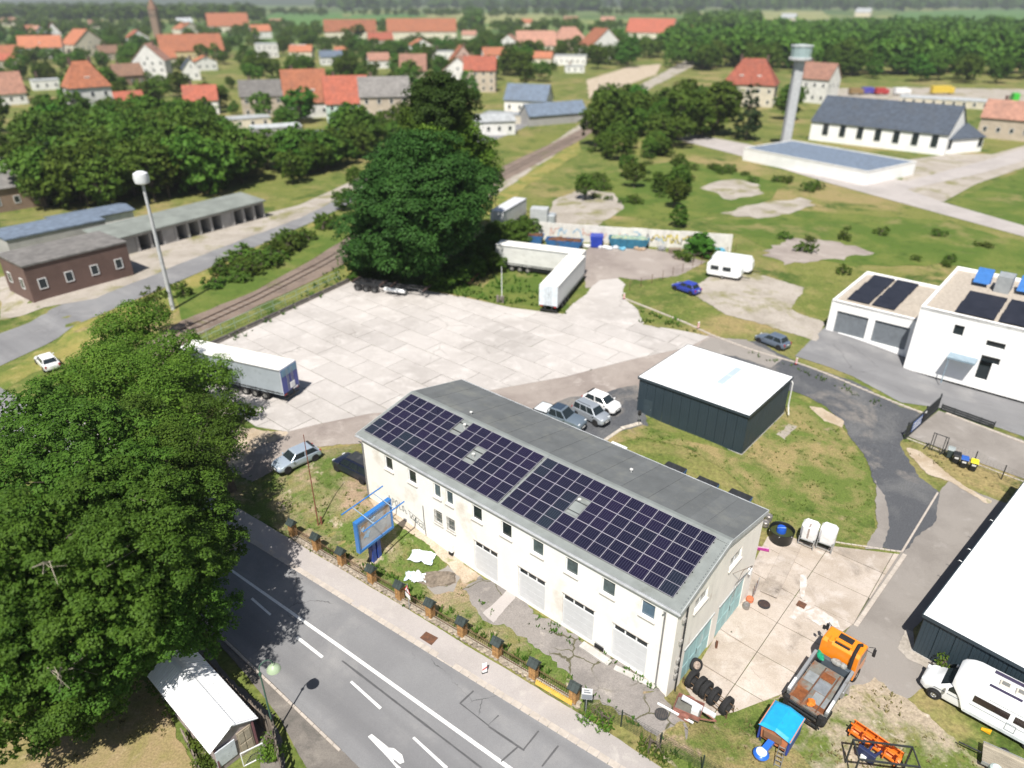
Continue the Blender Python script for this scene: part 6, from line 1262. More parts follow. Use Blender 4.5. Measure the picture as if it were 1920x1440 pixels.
def axle_wheels(t,xs,half,r=.5,w=.36,rim=None):
    cw=wheel_meshes(r,w,rim or mat('dusty_rim',(0.30,0.29,0.27),rough=.6),rr=.55)
    for x in xs:
        for s in (-1,1): put_wheel(t,cw,x,s*(half-w/2),r,s)
def box_trailer(label,rear_pts,front_pt,side_m,roof_m,door_m,top=4.0,L=13.6,curtain=True,tail_lift=False,front_dir=None):
    """rear_pts: the two upper rear corners (left, right in the photo); front_pt: the upper front corner beside the first"""
    A=at(*rear_pts[0],top); Bq=at(*rear_pts[1],top); F=at(*front_pt,top); d=(F-A); d.z=0; d.normalize(); m=(A+Bq)/2; c=m+d*(L/2)
    t=thing('semi_trailer',label,'trailer',(c.x,c.y,hgt(c.x,c.y)+.03),math.atan2(d.y,d.x)); x0,x1=-L/2,L/2; W=1.275; z0=1.05
    mb=MB(); mb.box(x0,-W,1.18,x1,W,1.32); mb.box(x0+.1,-.62,.85,x1-.3,-.48,1.18); mb.box(x0+.1,.48,.85,x1-.3,.62,1.18)
    for k in range(8): mb.box(x0+.8+k*1.6,-W+.05,1.05,x0+.9+k*1.6,W-.05,1.18)
    mb.box(x0+.05,-W+.05,.45,x0+.15,W-.05,.58); mb.box(x0+.05,-.5,.5,x0+.15,-.4,1.2); mb.box(x0+.05,.4,.5,x0+.15,.5,1.2); mb.build('chassis',DARKMETAL,t)
    for s in (-1,1):
        q=MB(); nf=54 if curtain else 27; vs=[]; 
        for k in range(nf+1):
            x=x0+.08+(L-.16)*k/nf; o=(.012*math.sin(k*2.1)+.008*math.sin(k*.7)) if curtain else (.0 if k%2 else .01)
            for z,fz in ((z0,1.6),(1.6,1.0),(2.6,.8),(3.6,.6),(top-.16,.0)): vs.append((x,s*(W-.02+o*fz),z))
        fs=[(k*5+j,(k+1)*5+j,(k+1)*5+j+1,k*5+j+1) for k in range(nf) for j in range(4)]; q.add(vs,fs); q.build('side_curtain' if curtain else 'side_wall',side_m,t,smooth=True)
        r=MB(); r.bar((x0,s*W,top-.10),(x1,s*W,top-.10),.06,.14); r.build('roof_rail',mat('alu_rail',(0.35,0.37,0.39),rough=.4,metal=.4),t)
        if curtain:
            for k in range(24): r=MB(); x=x0+.4+k*(L-.8)/23; r.box(x-.02,s*(W+.012)-.008,.98,x+.02,s*(W+.012)+.008,1.34); r.build('strap',mat('strap_grey',(0.2,0.21,0.22),rough=.7),t)
        r=MB(); r.bar((x0+5.2,s*(W-.1),.55),(x1-4.2,s*(W-.1),.55),.05,.1); r.bar((x0+5.2,s*(W-.1),.85),(x1-4.2,s*(W-.1),.85),.05,.1); r.bar((x0+5.4,s*(W-.1),.5),(x0+5.4,s*(W-.1),1.2),.06); r.bar((x1-4.4,s*(W-.1),.5),(x1-4.4,s*(W-.1),1.2),.06); r.build('side_guard',DARKMETAL,t)
        r=MB(); r.cham(x1-3.3,s*.95-.09,.08,x1-3.1,s*.95+.09,1.2,.02); r.cham(x1-3.45,s*.95-.17,.0,x1-2.95,s*.95+.17,.08,.02); r.build('landing_leg',DARKMETAL,t)
        r=MB(); r.cham(x0-.03,s*.95-.2,1.0,x0+.05,s*.95+.2,1.15,.02); r.build('taillight',MATS['red_lamp'],t)
    mb=MB(); mb.box(x0,-W,top-.03,x1,W,top); rf=mb.build('roof',roof_m,t)
    for k in range(1,8): q=MB(); q.bar((x0+L*k/8,-W+.05,top),(x0+L*k/8,W-.05,top),.05,.03); q.build('roof_bow',roof_m,rf)
    for s in (-1,1):
        q=MB(); q.cham(x0-.035,s*.635-.615,1.22,x0+.02,s*.635+.615,top-.12,.015); dr=q.build('rear_door',door_m,t)
        for y in (s*.25,s*.45): b_=MB(); b_.bar((x0-.06,y,1.3),(x0-.06,y,top-.2),.035); b_.build('lock_bar',STEEL,dr)
    q=MB(); q.box(x0-.02,-W,top-.12,x0+.06,W,top+.03); q.box(x0-.02,-W-.01,1.1,x0+.05,-W+.08,top-.12); q.box(x0-.02,W-.08,1.1,x0+.05,W+.01,top-.12); q.build('rear_frame',mat('trailer_frame',(0.60,0.62,0.63),rough=.4),t)
    q=MB(); q.box(x1-.05,-W+.03,1.2,x1,W-.03,top-.04); q.build('front_wall',mat('trailer_frame',(0.6,0.62,0.63)),t)
    axle_wheels(t,(x0+2.6,x0+3.9,x0+5.2),W-.03)
    return t
M_CURT=mat('grey_curtain',(0.33,0.37,0.40),rough=.6,var=.06,scale=.6,dirt=(0.26,0.29,0.31),dscale=1.2); M_CURTW=mat('soiled_white_curtain',(0.66,0.66,0.64),rough=.6,var=.08,scale=.6,dirt=(0.42,0.41,0.38),dscale=.8,vec=(1,1,2.5)); M_TROOF=mat('trailer_roof_white',(0.80,0.79,0.74),rough=.5,var=.04,scale=.8,dirt=(0.60,0.57,0.5),dscale=.6,dlo=.62,dhi=.8)
gt=box_trailer('grey curtain trailer with blue rear doors on the concrete by the maple',[(524,696),(554,675)],(392,667),M_CURT,M_TROOF,paint('signal_blue',(0.006,0.03,0.27),rough=.5))
mb=MB(); mb.cham(-6.86,-1.2,3.1,-6.838,1.2,3.85,.005); mb.build('rear_panel',mat('weathered_blue_panel',(0.16,0.30,0.42),rough=.5,var=.15,scale=2),gt)
mb=MB(); mb.cham(-6.95,-.55,1.45,-6.86,.15,2.1,.03); mb.cham(-6.95,-.85,1.2,-6.86,-.2,1.34,.02); mb.build('tail_bracket',WHITE,gt)
box_trailer('soiled white curtain trailer parked crosswise at the thicket',[(930,457),(941,451.5)],(1076,474.5),M_CURTW,M_TROOF,MATS['trailer_frame'] if 'trailer_frame' in MATS else WHITE)
box_trailer('white box trailer with its doors towards the concrete yard',[(1012.5,534),(1045,538)],(1065,479),mat('white_box_side',(0.66,0.67,0.67),rough=.4,var=.05,scale=.5),M_TROOF,mat('pale_door',(0.62,0.68,0.72),rough=.45),curtain=False)
# the blurred white trailer beyond the yard
box_trailer('blurred silver white trailer on the gravel beyond the thicket',[(925,392),(938,400)],(1000,352),M_CURTW,mat('silver_roof',(0.62,0.63,0.66),rough=.4),WHITE,L=10.5)

# container chassis
A=at(660,545); F=at(796,563); d=(F-A).normalized(); nr=Vector((-d.y,d.x,0)); c=(A+F)/2+nr*1.25
t=thing('container_chassis','empty black container chassis with a white tank along the yard edge','trailer',(c.x,c.y,hgt(c.x,c.y)+.03),math.atan2(d.y,d.x)); L=(F-A).length; x0,x1=-L/2,L/2
mb=MB()
for y in (-.5,.5): mb.box(x0,y-.08,.95,x1-3.2,y+.08,1.25); mb.box(x1-3.2,y-.07,1.15,x1,y+.07,1.32)
for k in range(9): mb.box(x0+.3+k*(L-.6)/8,-.42,1.0,x0+.42+k*(L-.6)/8,.42,1.2)
mb.build('frame',DARKMETAL,t)
for x in (x0+.1,x0+4.6,x0+6.2,x1-.15): mb=MB(); mb.box(x-.12,-1.22,1.22,x+.12,1.22,1.36); mb.build('bolster',mat('worn_red_brown_beam',(0.07,0.045,0.04),rough=.7),t)
for s in (-1,1):
    mb=MB(); mb.bar((x0+.2,s*1.15,1.15),(x0+4.6,s*1.15,1.15),.1,.08); mb.build('side_beam',DARKMETAL,t)
    for k in range(3): mb=MB(); mb.extr([(x0+.9+k*1.35+.62*math.cos(a),.5+.62*math.sin(a)) for a in [PI*q/8 for q in range(9)]]+[(x0+.9+k*1.35+.56*math.cos(a),.5+.56*math.sin(a)) for a in [PI*q/8 for q in range(8,-1,-1)]],'y',s*1.0-.22,s*1.0+.22); mb.build('mudguard',BLACK,t)
    mb=MB(); mb.cham(x1-4.3,s*.8-.08,.1,x1-4.1,s*.8+.08,1.1,.02); mb.lathe([(.22,-.05),(.22,.05)],10,(x1-4.2,s*.8,.22),axis='y'); mb.build('landing_leg',DARKMETAL,t)
    mb=MB(); mb.lathe([(.0,x0+5.1),(.28,x0+5.15),(.3,x0+5.3),(.3,x0+8.2),(.28,x0+8.35),(0,x0+8.4)],14,(0,s*.88,.72),axis='x'); mb.build('side_tank',WHITE if s<0 else DARKMETAL,t,smooth=True)
axle_wheels(t,(x0+.9,x0+2.25,x0+3.6),1.25,.5,.36,mat('dark_rim',(0.12,0.12,0.12),rough=.5))
# rusty chassis abandoned in the grass
A=at(868,537); F=at(911,497); d=(F-A).normalized(); L=(F-A).length*.97
t=thing('rusty_chassis','rusty lorry chassis frame abandoned on the grass bank','chassis',(A.x,A.y,hgt(A.x,A.y)+.05),math.atan2(d.y,d.x))
mb=MB()
for y in (-1.0,1.0): mb.bar((0,y,.55),(L,y,.95),.16,.22)
for k in range(8): mb.bar((L*(k+.4)/8,-1,.58+.4*(k+.4)/8),(L*(k+.4)/8,1,.58+.4*(k+.4)/8),.14,.14)
mb.bar((L*.5,-.3,.7),(L,-.3,.95),.1); mb.bar((L*.5,.3,.7),(L,.3,.95),.1)
mb.build('frame',RUST,t)
mb=MB(); mb.box(L*.55,-.9,.1,L*.62,.9,.8); mb.box(L*.8,-.9,.1,L*.87,.9,.9); mb.build('axle',RUST,t)
cw=wheel_meshes(.45,.25,RUST)
for x in (L*.58,L*.83):
    for s in (-1,1): put_wheel(t,cw,x,s*.95,.45,s)

# orange skip loader lorry
F=at(1598,1187,2.7); R_=at(1502,1340,.9); c=(F+R_)/2; d=F-R_; d.z=0; LT=d.length; rz=math.atan2(d.y,d.x)
t=thing('skip_lorry','orange cab skip loader lorry with a rusty patched deck','lorry',(c.x,c.y,hgt(c.x,c.y)+.07),rz); x0,x1=-LT/2,LT/2; W=1.2
M_OR=paint('municipal_orange',(0.80,0.24,0.012),rough=.35)
mb=MB(); cx0=x1-1.95
prof=[(cx0,.75),(x1-.05,.65),(x1,.9),(x1-.05,1.75),(x1-.32,2.62),(x1-.6,2.85),(cx0+.25,2.85),(cx0,2.7)]
n=len(prof); vs=[]
for y,k in ((-W,.0),(-W+.10,.06),(W-.10,.06),(W,.0)):
    for (x,z) in prof: vs.append((x,y,z+(.0 if k else -.05 if z>2 else 0)))
fs=[(j*n+i,j*n+(i+1)%n,(j+1)*n+(i+1)%n,(j+1)*n+i) for j in range(3) for i in range(n)]+[tuple(range(n-1,-1,-1)),tuple(range(3*n,4*n))]
mb.add(vs,fs); cab=mb.build('cab',M_OR,t,bevel=.03)
g=MB(); g.add([(x1+.005,-W+.12,1.72),(x1+.005,W-.12,1.72),(x1-.27,W-.16,2.58),(x1-.27,-W+.16,2.58)],[(0,1,2,3)]); g.build('windscreen',GLASS,t)
for s in (-1,1):
    g=MB(); g.add([(cx0+.6,s*(W+.008),1.65),(x1-.18,s*(W+.008),1.65),(x1-.42,s*(W+.008),2.45),(cx0+.6,s*(W+.008),2.45)],[(0,1,2,3)]); g.build('side_window',GLASS,t)
    g=MB(); g.tube([(x1-.1,s*W,2.35),(x1+.12,s*(W+.32),2.35),(x1+.12,s*(W+.32),1.6)],.025,5); g.cham(x1+.02,s*(W+.34)-.09,1.75,x1+.14,s*(W+.34)+.09,2.25,.02); g.cham(x1-.45,s*(W+.42)-.09,2.1,x1-.33,s*(W+.42)+.09,2.4,.02); g.tube([(x1-.4,s*W,2.3),(x1-.4,s*(W+.42),2.3)],.02,5); g.build('mirror',BLACK,t)
    g=MB(); g.cham(x1-.02,s*.85-.2,.8,x1+.05,s*.85+.2,1.0,.02); g.build('headlight',MATS['lamp_glass'],t)
g=MB(); g.cham(x1-1.25,-.45,2.85,x1-.75,.45,2.92,.03); g.build('roof_hatch',BLACK,cab)
g=MB(); g.cham(x1-1.62,-.55,2.84,x1-1.35,.5,2.99,.03); g.build('roof_beam',M_OR,cab); g=MB(); g.cham(x1-1.78,-.5,2.72,x1-1.64,.45,2.90,.02); g.build('vent_slot',BLACK,cab)
g=MB(); g.tube([(cx0-.12,-.85,1.3),(cx0-.12,-.85,2.6),(cx0+.1,-.85,2.95),(x1-1.0,-.8,2.95),(x1-.85,-.95,2.93)],.11,8); g.build('intake_stack',BLACK,t,smooth=True)
g=MB(); g.cham(cx0-.02,.55,2.4,cx0+.55,.8,2.95,.03); g.build('cab_rib',M_OR,cab)
mb=MB(); mb.box(x0+.2,-.45,.75,x1-.5,-.3,1.05); mb.box(x0+.2,.3,.75,x1-.5,.45,1.05)
for k in range(5): mb.box(x0+.5+k*1.2,-.3,.8,x0+.62+k*1.2,.3,1.0)
mb.build('chassis',BLACK,t)
mb=MB(); mb.box(x0+.35,-W+.08,1.08,cx0-.5,W-.08,1.2); deck=mb.build('deck',mat('rusty_grey_deck',(0.19,0.19,0.17),rough=.8,var=.2,scale=1.6,dirt=(0.20,0.075,0.028),dscale=1.0,dlo=.46,dhi=.62,bump=.3),t)
rg=random.Random(4)
for (a,b_,c_,d_,mm) in ((x0+1.0,-.9,x0+1.9,.0,0),(x0+1.95,-.55,x0+3.0,.25,1),(x0+.6,.3,x0+1.6,1.0,2),(x0+2.3,.35,x0+3.2,1.02,0),(x0+3.1,-.5,x0+3.7,.35,2),(x0+.65,-1.05,x0+1.0,.15,2)):
    q=MB(); q.cham(a,b_,1.2,c_,d_,1.2+.015+.008*mm,.006); q.build('deck_plate',[mat('bare_steel_plate',(0.24,0.26,0.27),rough=.6,var=.15,scale=3),mat('patched_steel_plate',(0.20,0.22,0.24),rough=.6,var=.15,scale=3),mat('deep_rust_plate',(0.22,0.075,0.025),rough=.9,var=.3,scale=3)][mm],deck)
for y in (-.62,.3): q=MB(); q.cham(x0+.4,y-.04,1.2,cx0-.6,y+.04,1.245,.01); q.build('deck_rail',RUST,deck)
for s in (-1,1):
    q=MB(); q.extr([(x0+.55,1.2),(x0+.75,1.2),(cx0-.5,1.9),(cx0-.55,2.15),(cx0-.9,2.1),(x0+.5,1.55)],'y',s*(W-.02)-.09,s*(W-.02)+.09); q.build('lift_arm',mat('grey_lift_arm',(0.24,0.25,0.26),rough=.45,dirt=(0.10,0.09,0.08),dscale=2),t)
    q=MB(); q.tube([(x0+.5,s*W,1.7),(x0+1.4,s*W,1.85)],.09,8); q.build('lift_cylinder',WHITE,t)
    q=MB(); q.extr([(x0+1.0+.62*math.cos(a),.55+.62*math.sin(a)) for a in [PI*q_/8 for q_ in range(9)]],'y',s*(W-.12)-.2,s*(W-.12)+.2); q.build('mudguard',BLACK,t)
    q=MB(); q.cham(cx0-1.5,s*(W-.2)-.25,.45,cx0-.5,s*(W-.2)+.2,1.0,.04); q.build('side_tank',STEEL,t)
    q=MB(); q.bar((x0+.1,s*1.0,.5),(x0+.1,s*1.0,1.3),.14); q.cham(x0-.05,s*1.05-.14,.9,x0+.25,s*1.05+.14,1.55,.03); q.build('rear_post',BLACK,t)
for z,yw in ((1.25,1.05),(.95,1.05),(.5,1.15)): q=MB(); q.bar((x0+.1,-yw,z),(x0+.1,yw,z),.1,.09); q.build('rear_crossbar',DARKMETAL,t)
q=MB(); q.bar((x0+.1,0,.5),(x0+.5,0,1.2),.09); q.cham(x0+.1,-.35,.6,x0+.4,-.05,1.0,.03); q.build('tow_hitch',BLACK,t)
q=MB(); q.cham(cx0-.42,-W+.1,1.05,cx0-.12,W-.1,1.75,.03); q.build('hydraulic_tank',mat('dark_hydraulic',(0.07,0.09,0.11),rough=.5),t)
q=MB(); q.blob((cx0-.3,-.1,1.85),(.25,.35,.18),seed=3); q.blob((cx0-.25,-.5,1.8),(.2,.25,.2),seed=5); q.build('pump_block',mat('pump_grey',(0.32,0.32,0.30),rough=.6,var=.3,scale=6),t,smooth=True)
axle_wheels(t,(x0+1.0,x1-1.0),W+.02,.5,.32)
p=Vector(t.location); rt=Matrix.Rotation(rz,4,'Z')
mb=MB(); mb.blob((0,0,.13),(.42,.22,.14),seed=8,amp=.5,n=14); gw=tag(mb.build('green_tarpaulin',mat('bright_green_sheet',(0.01,0.32,0.17),rough=.5,var=.2,scale=5),None,p+rt@Vector((cx0-.55,.85,1.74)),rz+.7),'crumpled bright green sheet lying behind the orange cab','tarpaulin')
mb=MB(); mb.blob((0,0,.1),(.32,.22,.12),seed=9,amp=.5); tag(mb.build('orange_cloth',mat('orange_cloth',(0.75,0.2,0.02),rough=.7,var=.2,scale=6),None,p+rt@Vector((x0+.85,-.15,1.21)),rz),'orange cloth heap on the rusty lorry deck','cloth')

# motorhome
P1=at(1747,1310); P2=at(1885,1386); d=(P1-P2).normalized(); nr=Vector((d.y,-d.x,0)); nr=nr if nr.y>0 else -nr
LM=7.9; W=1.13; fr=P1+d*.95+nr*1.05; c=fr-d*LM/2
t=thing('motorhome','white motorhome with dark windows parked along the dark hall','motorhome',(c.x,c.y,hgt(c.x,c.y)+.04),math.atan2(d.y,d.x)); x0,x1=-LM/2,LM/2
M_MH=paint('motorhome_white',(0.80,0.82,0.83),rough=.35)
mb=MB(); st=[(x0,.5,2.72,W*.97),(x0+.1,.42,2.82,W),(x1-3.1,.42,2.85,W),(x1-2.55,.42,2.86,W),(x1-2.2,1.2,2.80,W*.98),(x1-1.75,1.75,2.62,W*.92),(x1-1.6,1.85,2.45,W*.84)]
vs=[]
for (x,z0,z1,w) in st: vs+=[(x,-w,z0),(x,-w,z1-.22),(x,-w+.07,z1-.06),(x,-w+.25,z1),(x,w-.25,z1),(x,w-.07,z1-.06),(x,w,z1-.22),(x,w,z0)]
n=8; fs=[(i*n+k,i*n+(k+1)%n,(i+1)*n+(k+1)%n,(i+1)*n+k) for i in range(len(st)-1) for k in range(n)]+[tuple(range(n-1,-1,-1)),tuple(range((len(st)-1)*n,len(st)*n))]
mb.add(vs,fs); mb.build('body',M_MH,t,smooth=True)
mb=MB(); st=[(x1-2.6,.35,1.95,W*.88),(x1-1.85,.32,1.95,W*.87),(x1-1.05,.32,1.22,W*.86),(x1-.35,.35,1.02,W*.80),(x1-.05,.42,.80,W*.66),(x1,.45,.65,W*.58)]; vs=[]
for (x,z0,z1,w) in st: vs+=[(x,-w*.96,z0),(x,-w,z0+.2),(x,-w,z1-.14),(x,-w*.86,z1),(x,w*.86,z1),(x,w,z1-.14),(x,w,z0+.2),(x,w*.96,z0)]
fs=[(i*n+k,i*n+(k+1)%n,(i+1)*n+(k+1)%n,(i+1)*n+k) for i in range(len(st)-1) for k in range(n)]+[tuple(range(n-1,-1,-1)),tuple(range((len(st)-1)*n,len(st)*n))]
mb.add(vs,fs); mb.build('bonnet',M_MH,t,smooth=True)
g=MB(); g.add([(x1-1.07,-W*.72,1.26),(x1-1.07,W*.72,1.26),(x1-1.82,W*.72,1.975),(x1-1.82,-W*.72,1.975)],[(0,1,2,3)]); g.build('windscreen',GLASS,t)
for s in (-1,1):
    g=MB(); g.add([(x1-2.55,s*(W*.885),1.22),(x1-1.45,s*(W*.885),1.22),(x1-1.75,s*(W*.885),1.80),(x1-2.55,s*(W*.885),1.80)],[(0,1,2,3)]); g.build('cab_window',GLASS,t)
    for (a,b_) in ((x1-4.75,x1-2.85),(x1-6.35,x1-5.0)): g=MB(); g.cham(a,s*(W+.012)-.015,1.55,b_,s*(W+.012)+.015,2.05,.012); g.build('side_window',mat('tinted_window',(0.045,0.032,0.030),rough=.12,spec=.6),t)
    g=MB(); z=1.2; g.box(x0+.2,s*(W+.004)-.004,z,x1-2.75,s*(W+.004)+.004,z+.03); g.box(x1-2.6,s*(W*.885)-.004,.95,x1-.8,s*(W*.885)+.004,.98); g.box(x0+1.5,s*(W+.004)-.004,2.25,x1-3.6,s*(W+.004)+.004,2.275); g.build('side_stripe',mat('slate_stripe',(0.12,0.15,0.18),rough=.5),t)
    g=MB()
    for q in ((x1-5.25,.75),): 
        for (a,b_) in (((0,0),(.5,0)),((.5,0),(.5,.55)),((.5,.55),(0,.55)),((0,.55),(0,0))): g.bar((q[0]+a[0],s*(W+.006),q[1]+a[1]),(q[0]+b_[0],s*(W+.006),q[1]+b_[1]),.02)
    g.build('service_hatch',MATS['slate_stripe'],t)
    g=MB(); g.cham(x1-.4,s*.62-.14,.72,x1-.02,s*.62+.14,.9,.03); g.build('headlight',MATS['lamp_glass'],t)
    g=MB(); g.cham(x1-1.55,s*(W+.08)-.09,1.2,x1-1.42,s*(W+.08)+.09,1.55,.03); g.build('mirror',WHITE,t)
    g=MB(); g.lathe([(.42,0),(.44,.02),(.36,.025)],16,(x1-.95,s*W*.86 if s>0 else -W*.86-.02,.40),axis='y'); g.build('wheel_arch',DARKMETAL,t)
    g=MB(); g.box(x0+.05,s*W*.995-.015,.40,x1-2.6,s*W*.995+.015,.62); g.build('skirt',mat('pale_grey_skirt',(0.62,0.66,0.68),rough=.5),t)
for (a,b_) in ((-.55,.0),(-.55,.0)): pass
for y in (-.72,.62): g=MB(); g.cham(x1-5.0,y-.13,2.87,x1-3.3,y+.13,2.92,.01); g.build('solar_strip',mat('pv_strip',(0.06,0.05,0.09),rough=.25,var=.2,scale=8),t)
for x in (x1-4.0,x1-4.85): g=MB(); g.cham(x-.32,-.32,2.85,x+.32,.26,2.97,.05); h_=g.build('roof_hatch',mat('hatch_cream',(0.62,0.58,0.50),rough=.5),t); g=MB(); g.cham(x-.2,-.2,2.975,x+.2,.14,2.99,.01); g.build('hatch_pane',mat('hatch_smoke',(0.2,0.2,0.19),rough=.2),h_)
g=MB(); g.box(x1-5.1,-.86,2.84,x1-3.1,-.84,2.95); g.box(x1-5.1,.78,2.84,x1-3.1,.80,2.95); g.build('roof_bar',WHITE,t)
g=MB(); g.tube([(x1-5.35,.55,2.85),(x1-5.35,.55,3.0)],.05,6); g.cbox((x1-5.5,.5,3.05),(.6,.35,.06),rz=.5); g.build('aerial_dish',mat('aerial_cream',(0.68,0.66,0.54),rough=.5),t)
g=MB(); g.cham(x1-6.7,-.4,2.85,x1-6.3,.0,2.93,.03); g.build('red_vent',mat('red_vent',(0.35,0.12,0.12),rough=.5),t)
axle_wheels(t,(x1-.95,x0+1.75,x0+.95),W-.03,.34,.22,CHROME)
q=P2+nr*(-.25)+d*.75; mb=MB(); mb.add([(0,-.12,0),(.5,-.12,0),(.5,.12,0),(0,.12,0),(0,-.12,.22),(0,.12,.22)],[(3,2,1,0),(0,1,4),(3,5,2),(1,2,5,4),(0,4,5,3)]); tag(mb.build('levelling_ramp',mat('ramp_yellow',(0.80,0.42,0.02),rough=.5),None,(q.x,q.y,hgt(q.x,q.y)+.05),math.atan2(d.y,d.x)),'yellow levelling wedge under the motorhome rear wheels','wedge')

# caravans beyond the fence
def caravan(label,px,py,rz,L=5.2,m=None):
    p=at(px,py); t=thing('caravan',label,'caravan',(p.x,p.y,p.z+.03),rz); x0,x1=-L/2,L/2
    prof=[(x0+.25,.45),(x1-.5,.45),(x1,.9),(x1-.15,1.8),(x1-.6,2.45),(x0+.4,2.5),(x0,2.2),(x0,.9)]
    mb=MB(); mb.extr(prof,'y',-1.1,1.1); mb.build('body',m or M_MH,t,bevel=.08)
    for s in (-1,1):
        for a in (x0+.6,x0+2.4): g=MB(); g.cham(a,s*1.112-.012,1.3,a+1.2,s*1.112+.012,1.95,.01); g.build('window',GLASS,t)
    g=MB(); g.bar((x1-.2,0,.45),(x1+1.1,0,.45),.1); g.build('drawbar',DARKMETAL,t); axle_wheels(t,(-.1,),1.1,.32,.2); return t
caravan('white caravan parked by the fence on the pale gravel',1358,520,-.5); caravan('second white caravan behind the first on the pale gravel',1372,508,-.45,6.2)

late_vans()
# ================================================================ YARD OBJECTS, FENCES, SIGNS
def ang(a,b): d=b-a; return math.atan2(d.y,d.x)
# ---- front fence: stone base, brick pillars with little roofs, iron railings
M_BRICK=mat('ochre_brick',(0.36,0.20,0.075),rough=.9,var=.2,scale=5,rnd=.25,bump=.3); M_TILED=mat('dark_green_tile',(0.035,0.05,0.047),rough=.6,var=.2,scale=4,rnd=.2)
M_IRON=mat('rusty_brown_iron',(0.14,0.085,0.045),rough=.8,var=.2,scale=4)
FA,FB=at(552,1008),at(1088,1325); fd=(FB-FA).normalized(); fn=Vector((-fd.y,fd.x,0)); frz=math.atan2(fd.y,fd.x)
def onfence(px,py,dz):                       # foot of the pillar whose cap shows at this pixel
    p=at(px,py,dz); s=(p-FA).dot(fd); q=FA+fd*s; return Vector((q.x,q.y,hgt(q.x,q.y))),s
caps=[(552,971),(598,996),(648,1021),(701,1056),(755,1085),(815,1116),(875,1150),(941,1188),(1011,1226),(1088,1268)]
tl=MB(); tl.box(-.11,-.005,-.012,.11,.30,.012); TILEM=tl.mesh('roof_tile',M_TILED)
brk=MB(); brk.cham(-.12,-.06,0,.12,.06,.07,.008); BRKM=brk.mesh('brick',M_BRICK)
M_RUBBLE=mat('rubble_stone',(0.33,0.28,0.22),rough=.95,var=.25,scale=3,rnd=.3,bump=.4)
stone_me=[]
for k in range(5):
    s=MB(); s.blob((0,0,0),(.20,.13,.115),seed=k+20,amp=.55,n=8,m=5); stone_me.append(s.mesh('stone',M_RUBBLE))
pil=[]
for i,(x,y) in enumerate(caps):
    p,s=onfence(x,y,1.75); pil.append((p,s))
NOTE={0:'in the tree shade at the upper end of the fence',1:'second from the shaded upper fence end',2:'left of the blue billboard',3:'below the blue billboard post',4:'right behind the triangular warning sign',5:'just downhill of the triangular warning sign',6:'facing the middle garage doors of the workshop',7:'with a pale patched foot above the white pavement marker',8:'at the upper end of the yellow plank',9:'at the lower fence end beside the rectangular sign'}
for i,(p,s) in enumerate(pil):
    t=thing('brick_pillar','ochre brick fence pillar with dark tiled cap, '+NOTE[i],'pillar',p,frz,'brick pillars of the roadside fence')
    w=.25
    for r in range(16):
        z=.25+r*.075
        for k in range(2):
            if r%2==0: inst('brick',BRKM,t,(-.13+.26*k,-w+.065,z)); inst('brick',BRKM,t,(-.13+.26*k,w-.065,z))
            else: inst('brick',BRKM,t,(-w+.065,-.13+.26*k,z),(0,0,PI/2)); inst('brick',BRKM,t,(w-.065,-.13+.26*k,z),(0,0,PI/2))
    m=MB(); m.box(-.20,-.20,.0,.20,.20,1.42); m.build('core',mat('mortar',(0.40,0.35,0.27) if i==7 else (0.26,0.19,0.11),rough=.95),t)
    m=MB(); m.add([(-.36,-.33,1.45),(.36,-.33,1.45),(.36,.33,1.45),(-.36,.33,1.45),(-.36,0,1.75),(.36,0,1.75)],[(3,2,1,0),(0,1,5,4),(2,3,4,5),(1,2,5),(3,0,4)]); rf=m.build('cap',M_TILED,t)
    a=math.atan2(.30,.33)
    for sgn in (-1,1):
        for k in range(3):
            for r in range(2): o=inst('roof_tile',TILEM,rf,(-.24+.24*k,sgn*(.36-.19*r),1.435+.175*r+.02*r),(0,0,0)); o.rotation_euler=(a,0,0) if sgn<0 else (a,0,PI)
base=thing('fence_base','low rubble stone wall under the iron railings along the pavement','wall',FA,frz); FL=(FB-FA).length
m=MB(); 
for k in range(30):
    x0=FL*k/30; x1=FL*(k+1)/30; z=[hgt(*(FA+fd*q)[:2]) for q in (x0,x1)]; m.add([(x0,-.16,z[0]-.3),(x1,-.16,z[1]-.3),(x1,.16,z[1]-.3),(x0,.16,z[0]-.3),(x0,-.16,z[0]+.27),(x1,-.16,z[1]+.27),(x1,.16,z[1]+.27),(x0,.16,z[0]+.27)],[(4,5,6,7),(0,1,5,4),(2,3,7,6)])
m.build('wall_core',mat('lime_mortar',(0.36,0.32,0.26),rough=.95,var=.2,scale=2,bump=.3),base)
rg=random.Random(2); x=.1
while x<FL:
    w=FA+fd*x; z=hgt(w.x,w.y)
    for r in range(2): inst('stone',stone_me[rg.randrange(5)],base,(x+rg.uniform(-.08,.08)+.15*r,-.15+rg.uniform(-.03,.02),z+.06+.17*r),(rg.uniform(-.2,.2),rg.uniform(-.2,.2),rg.uniform(-.3,.3)),(rg.uniform(.7,1.15),1,rg.uniform(.75,1.1)))
    x+=.36
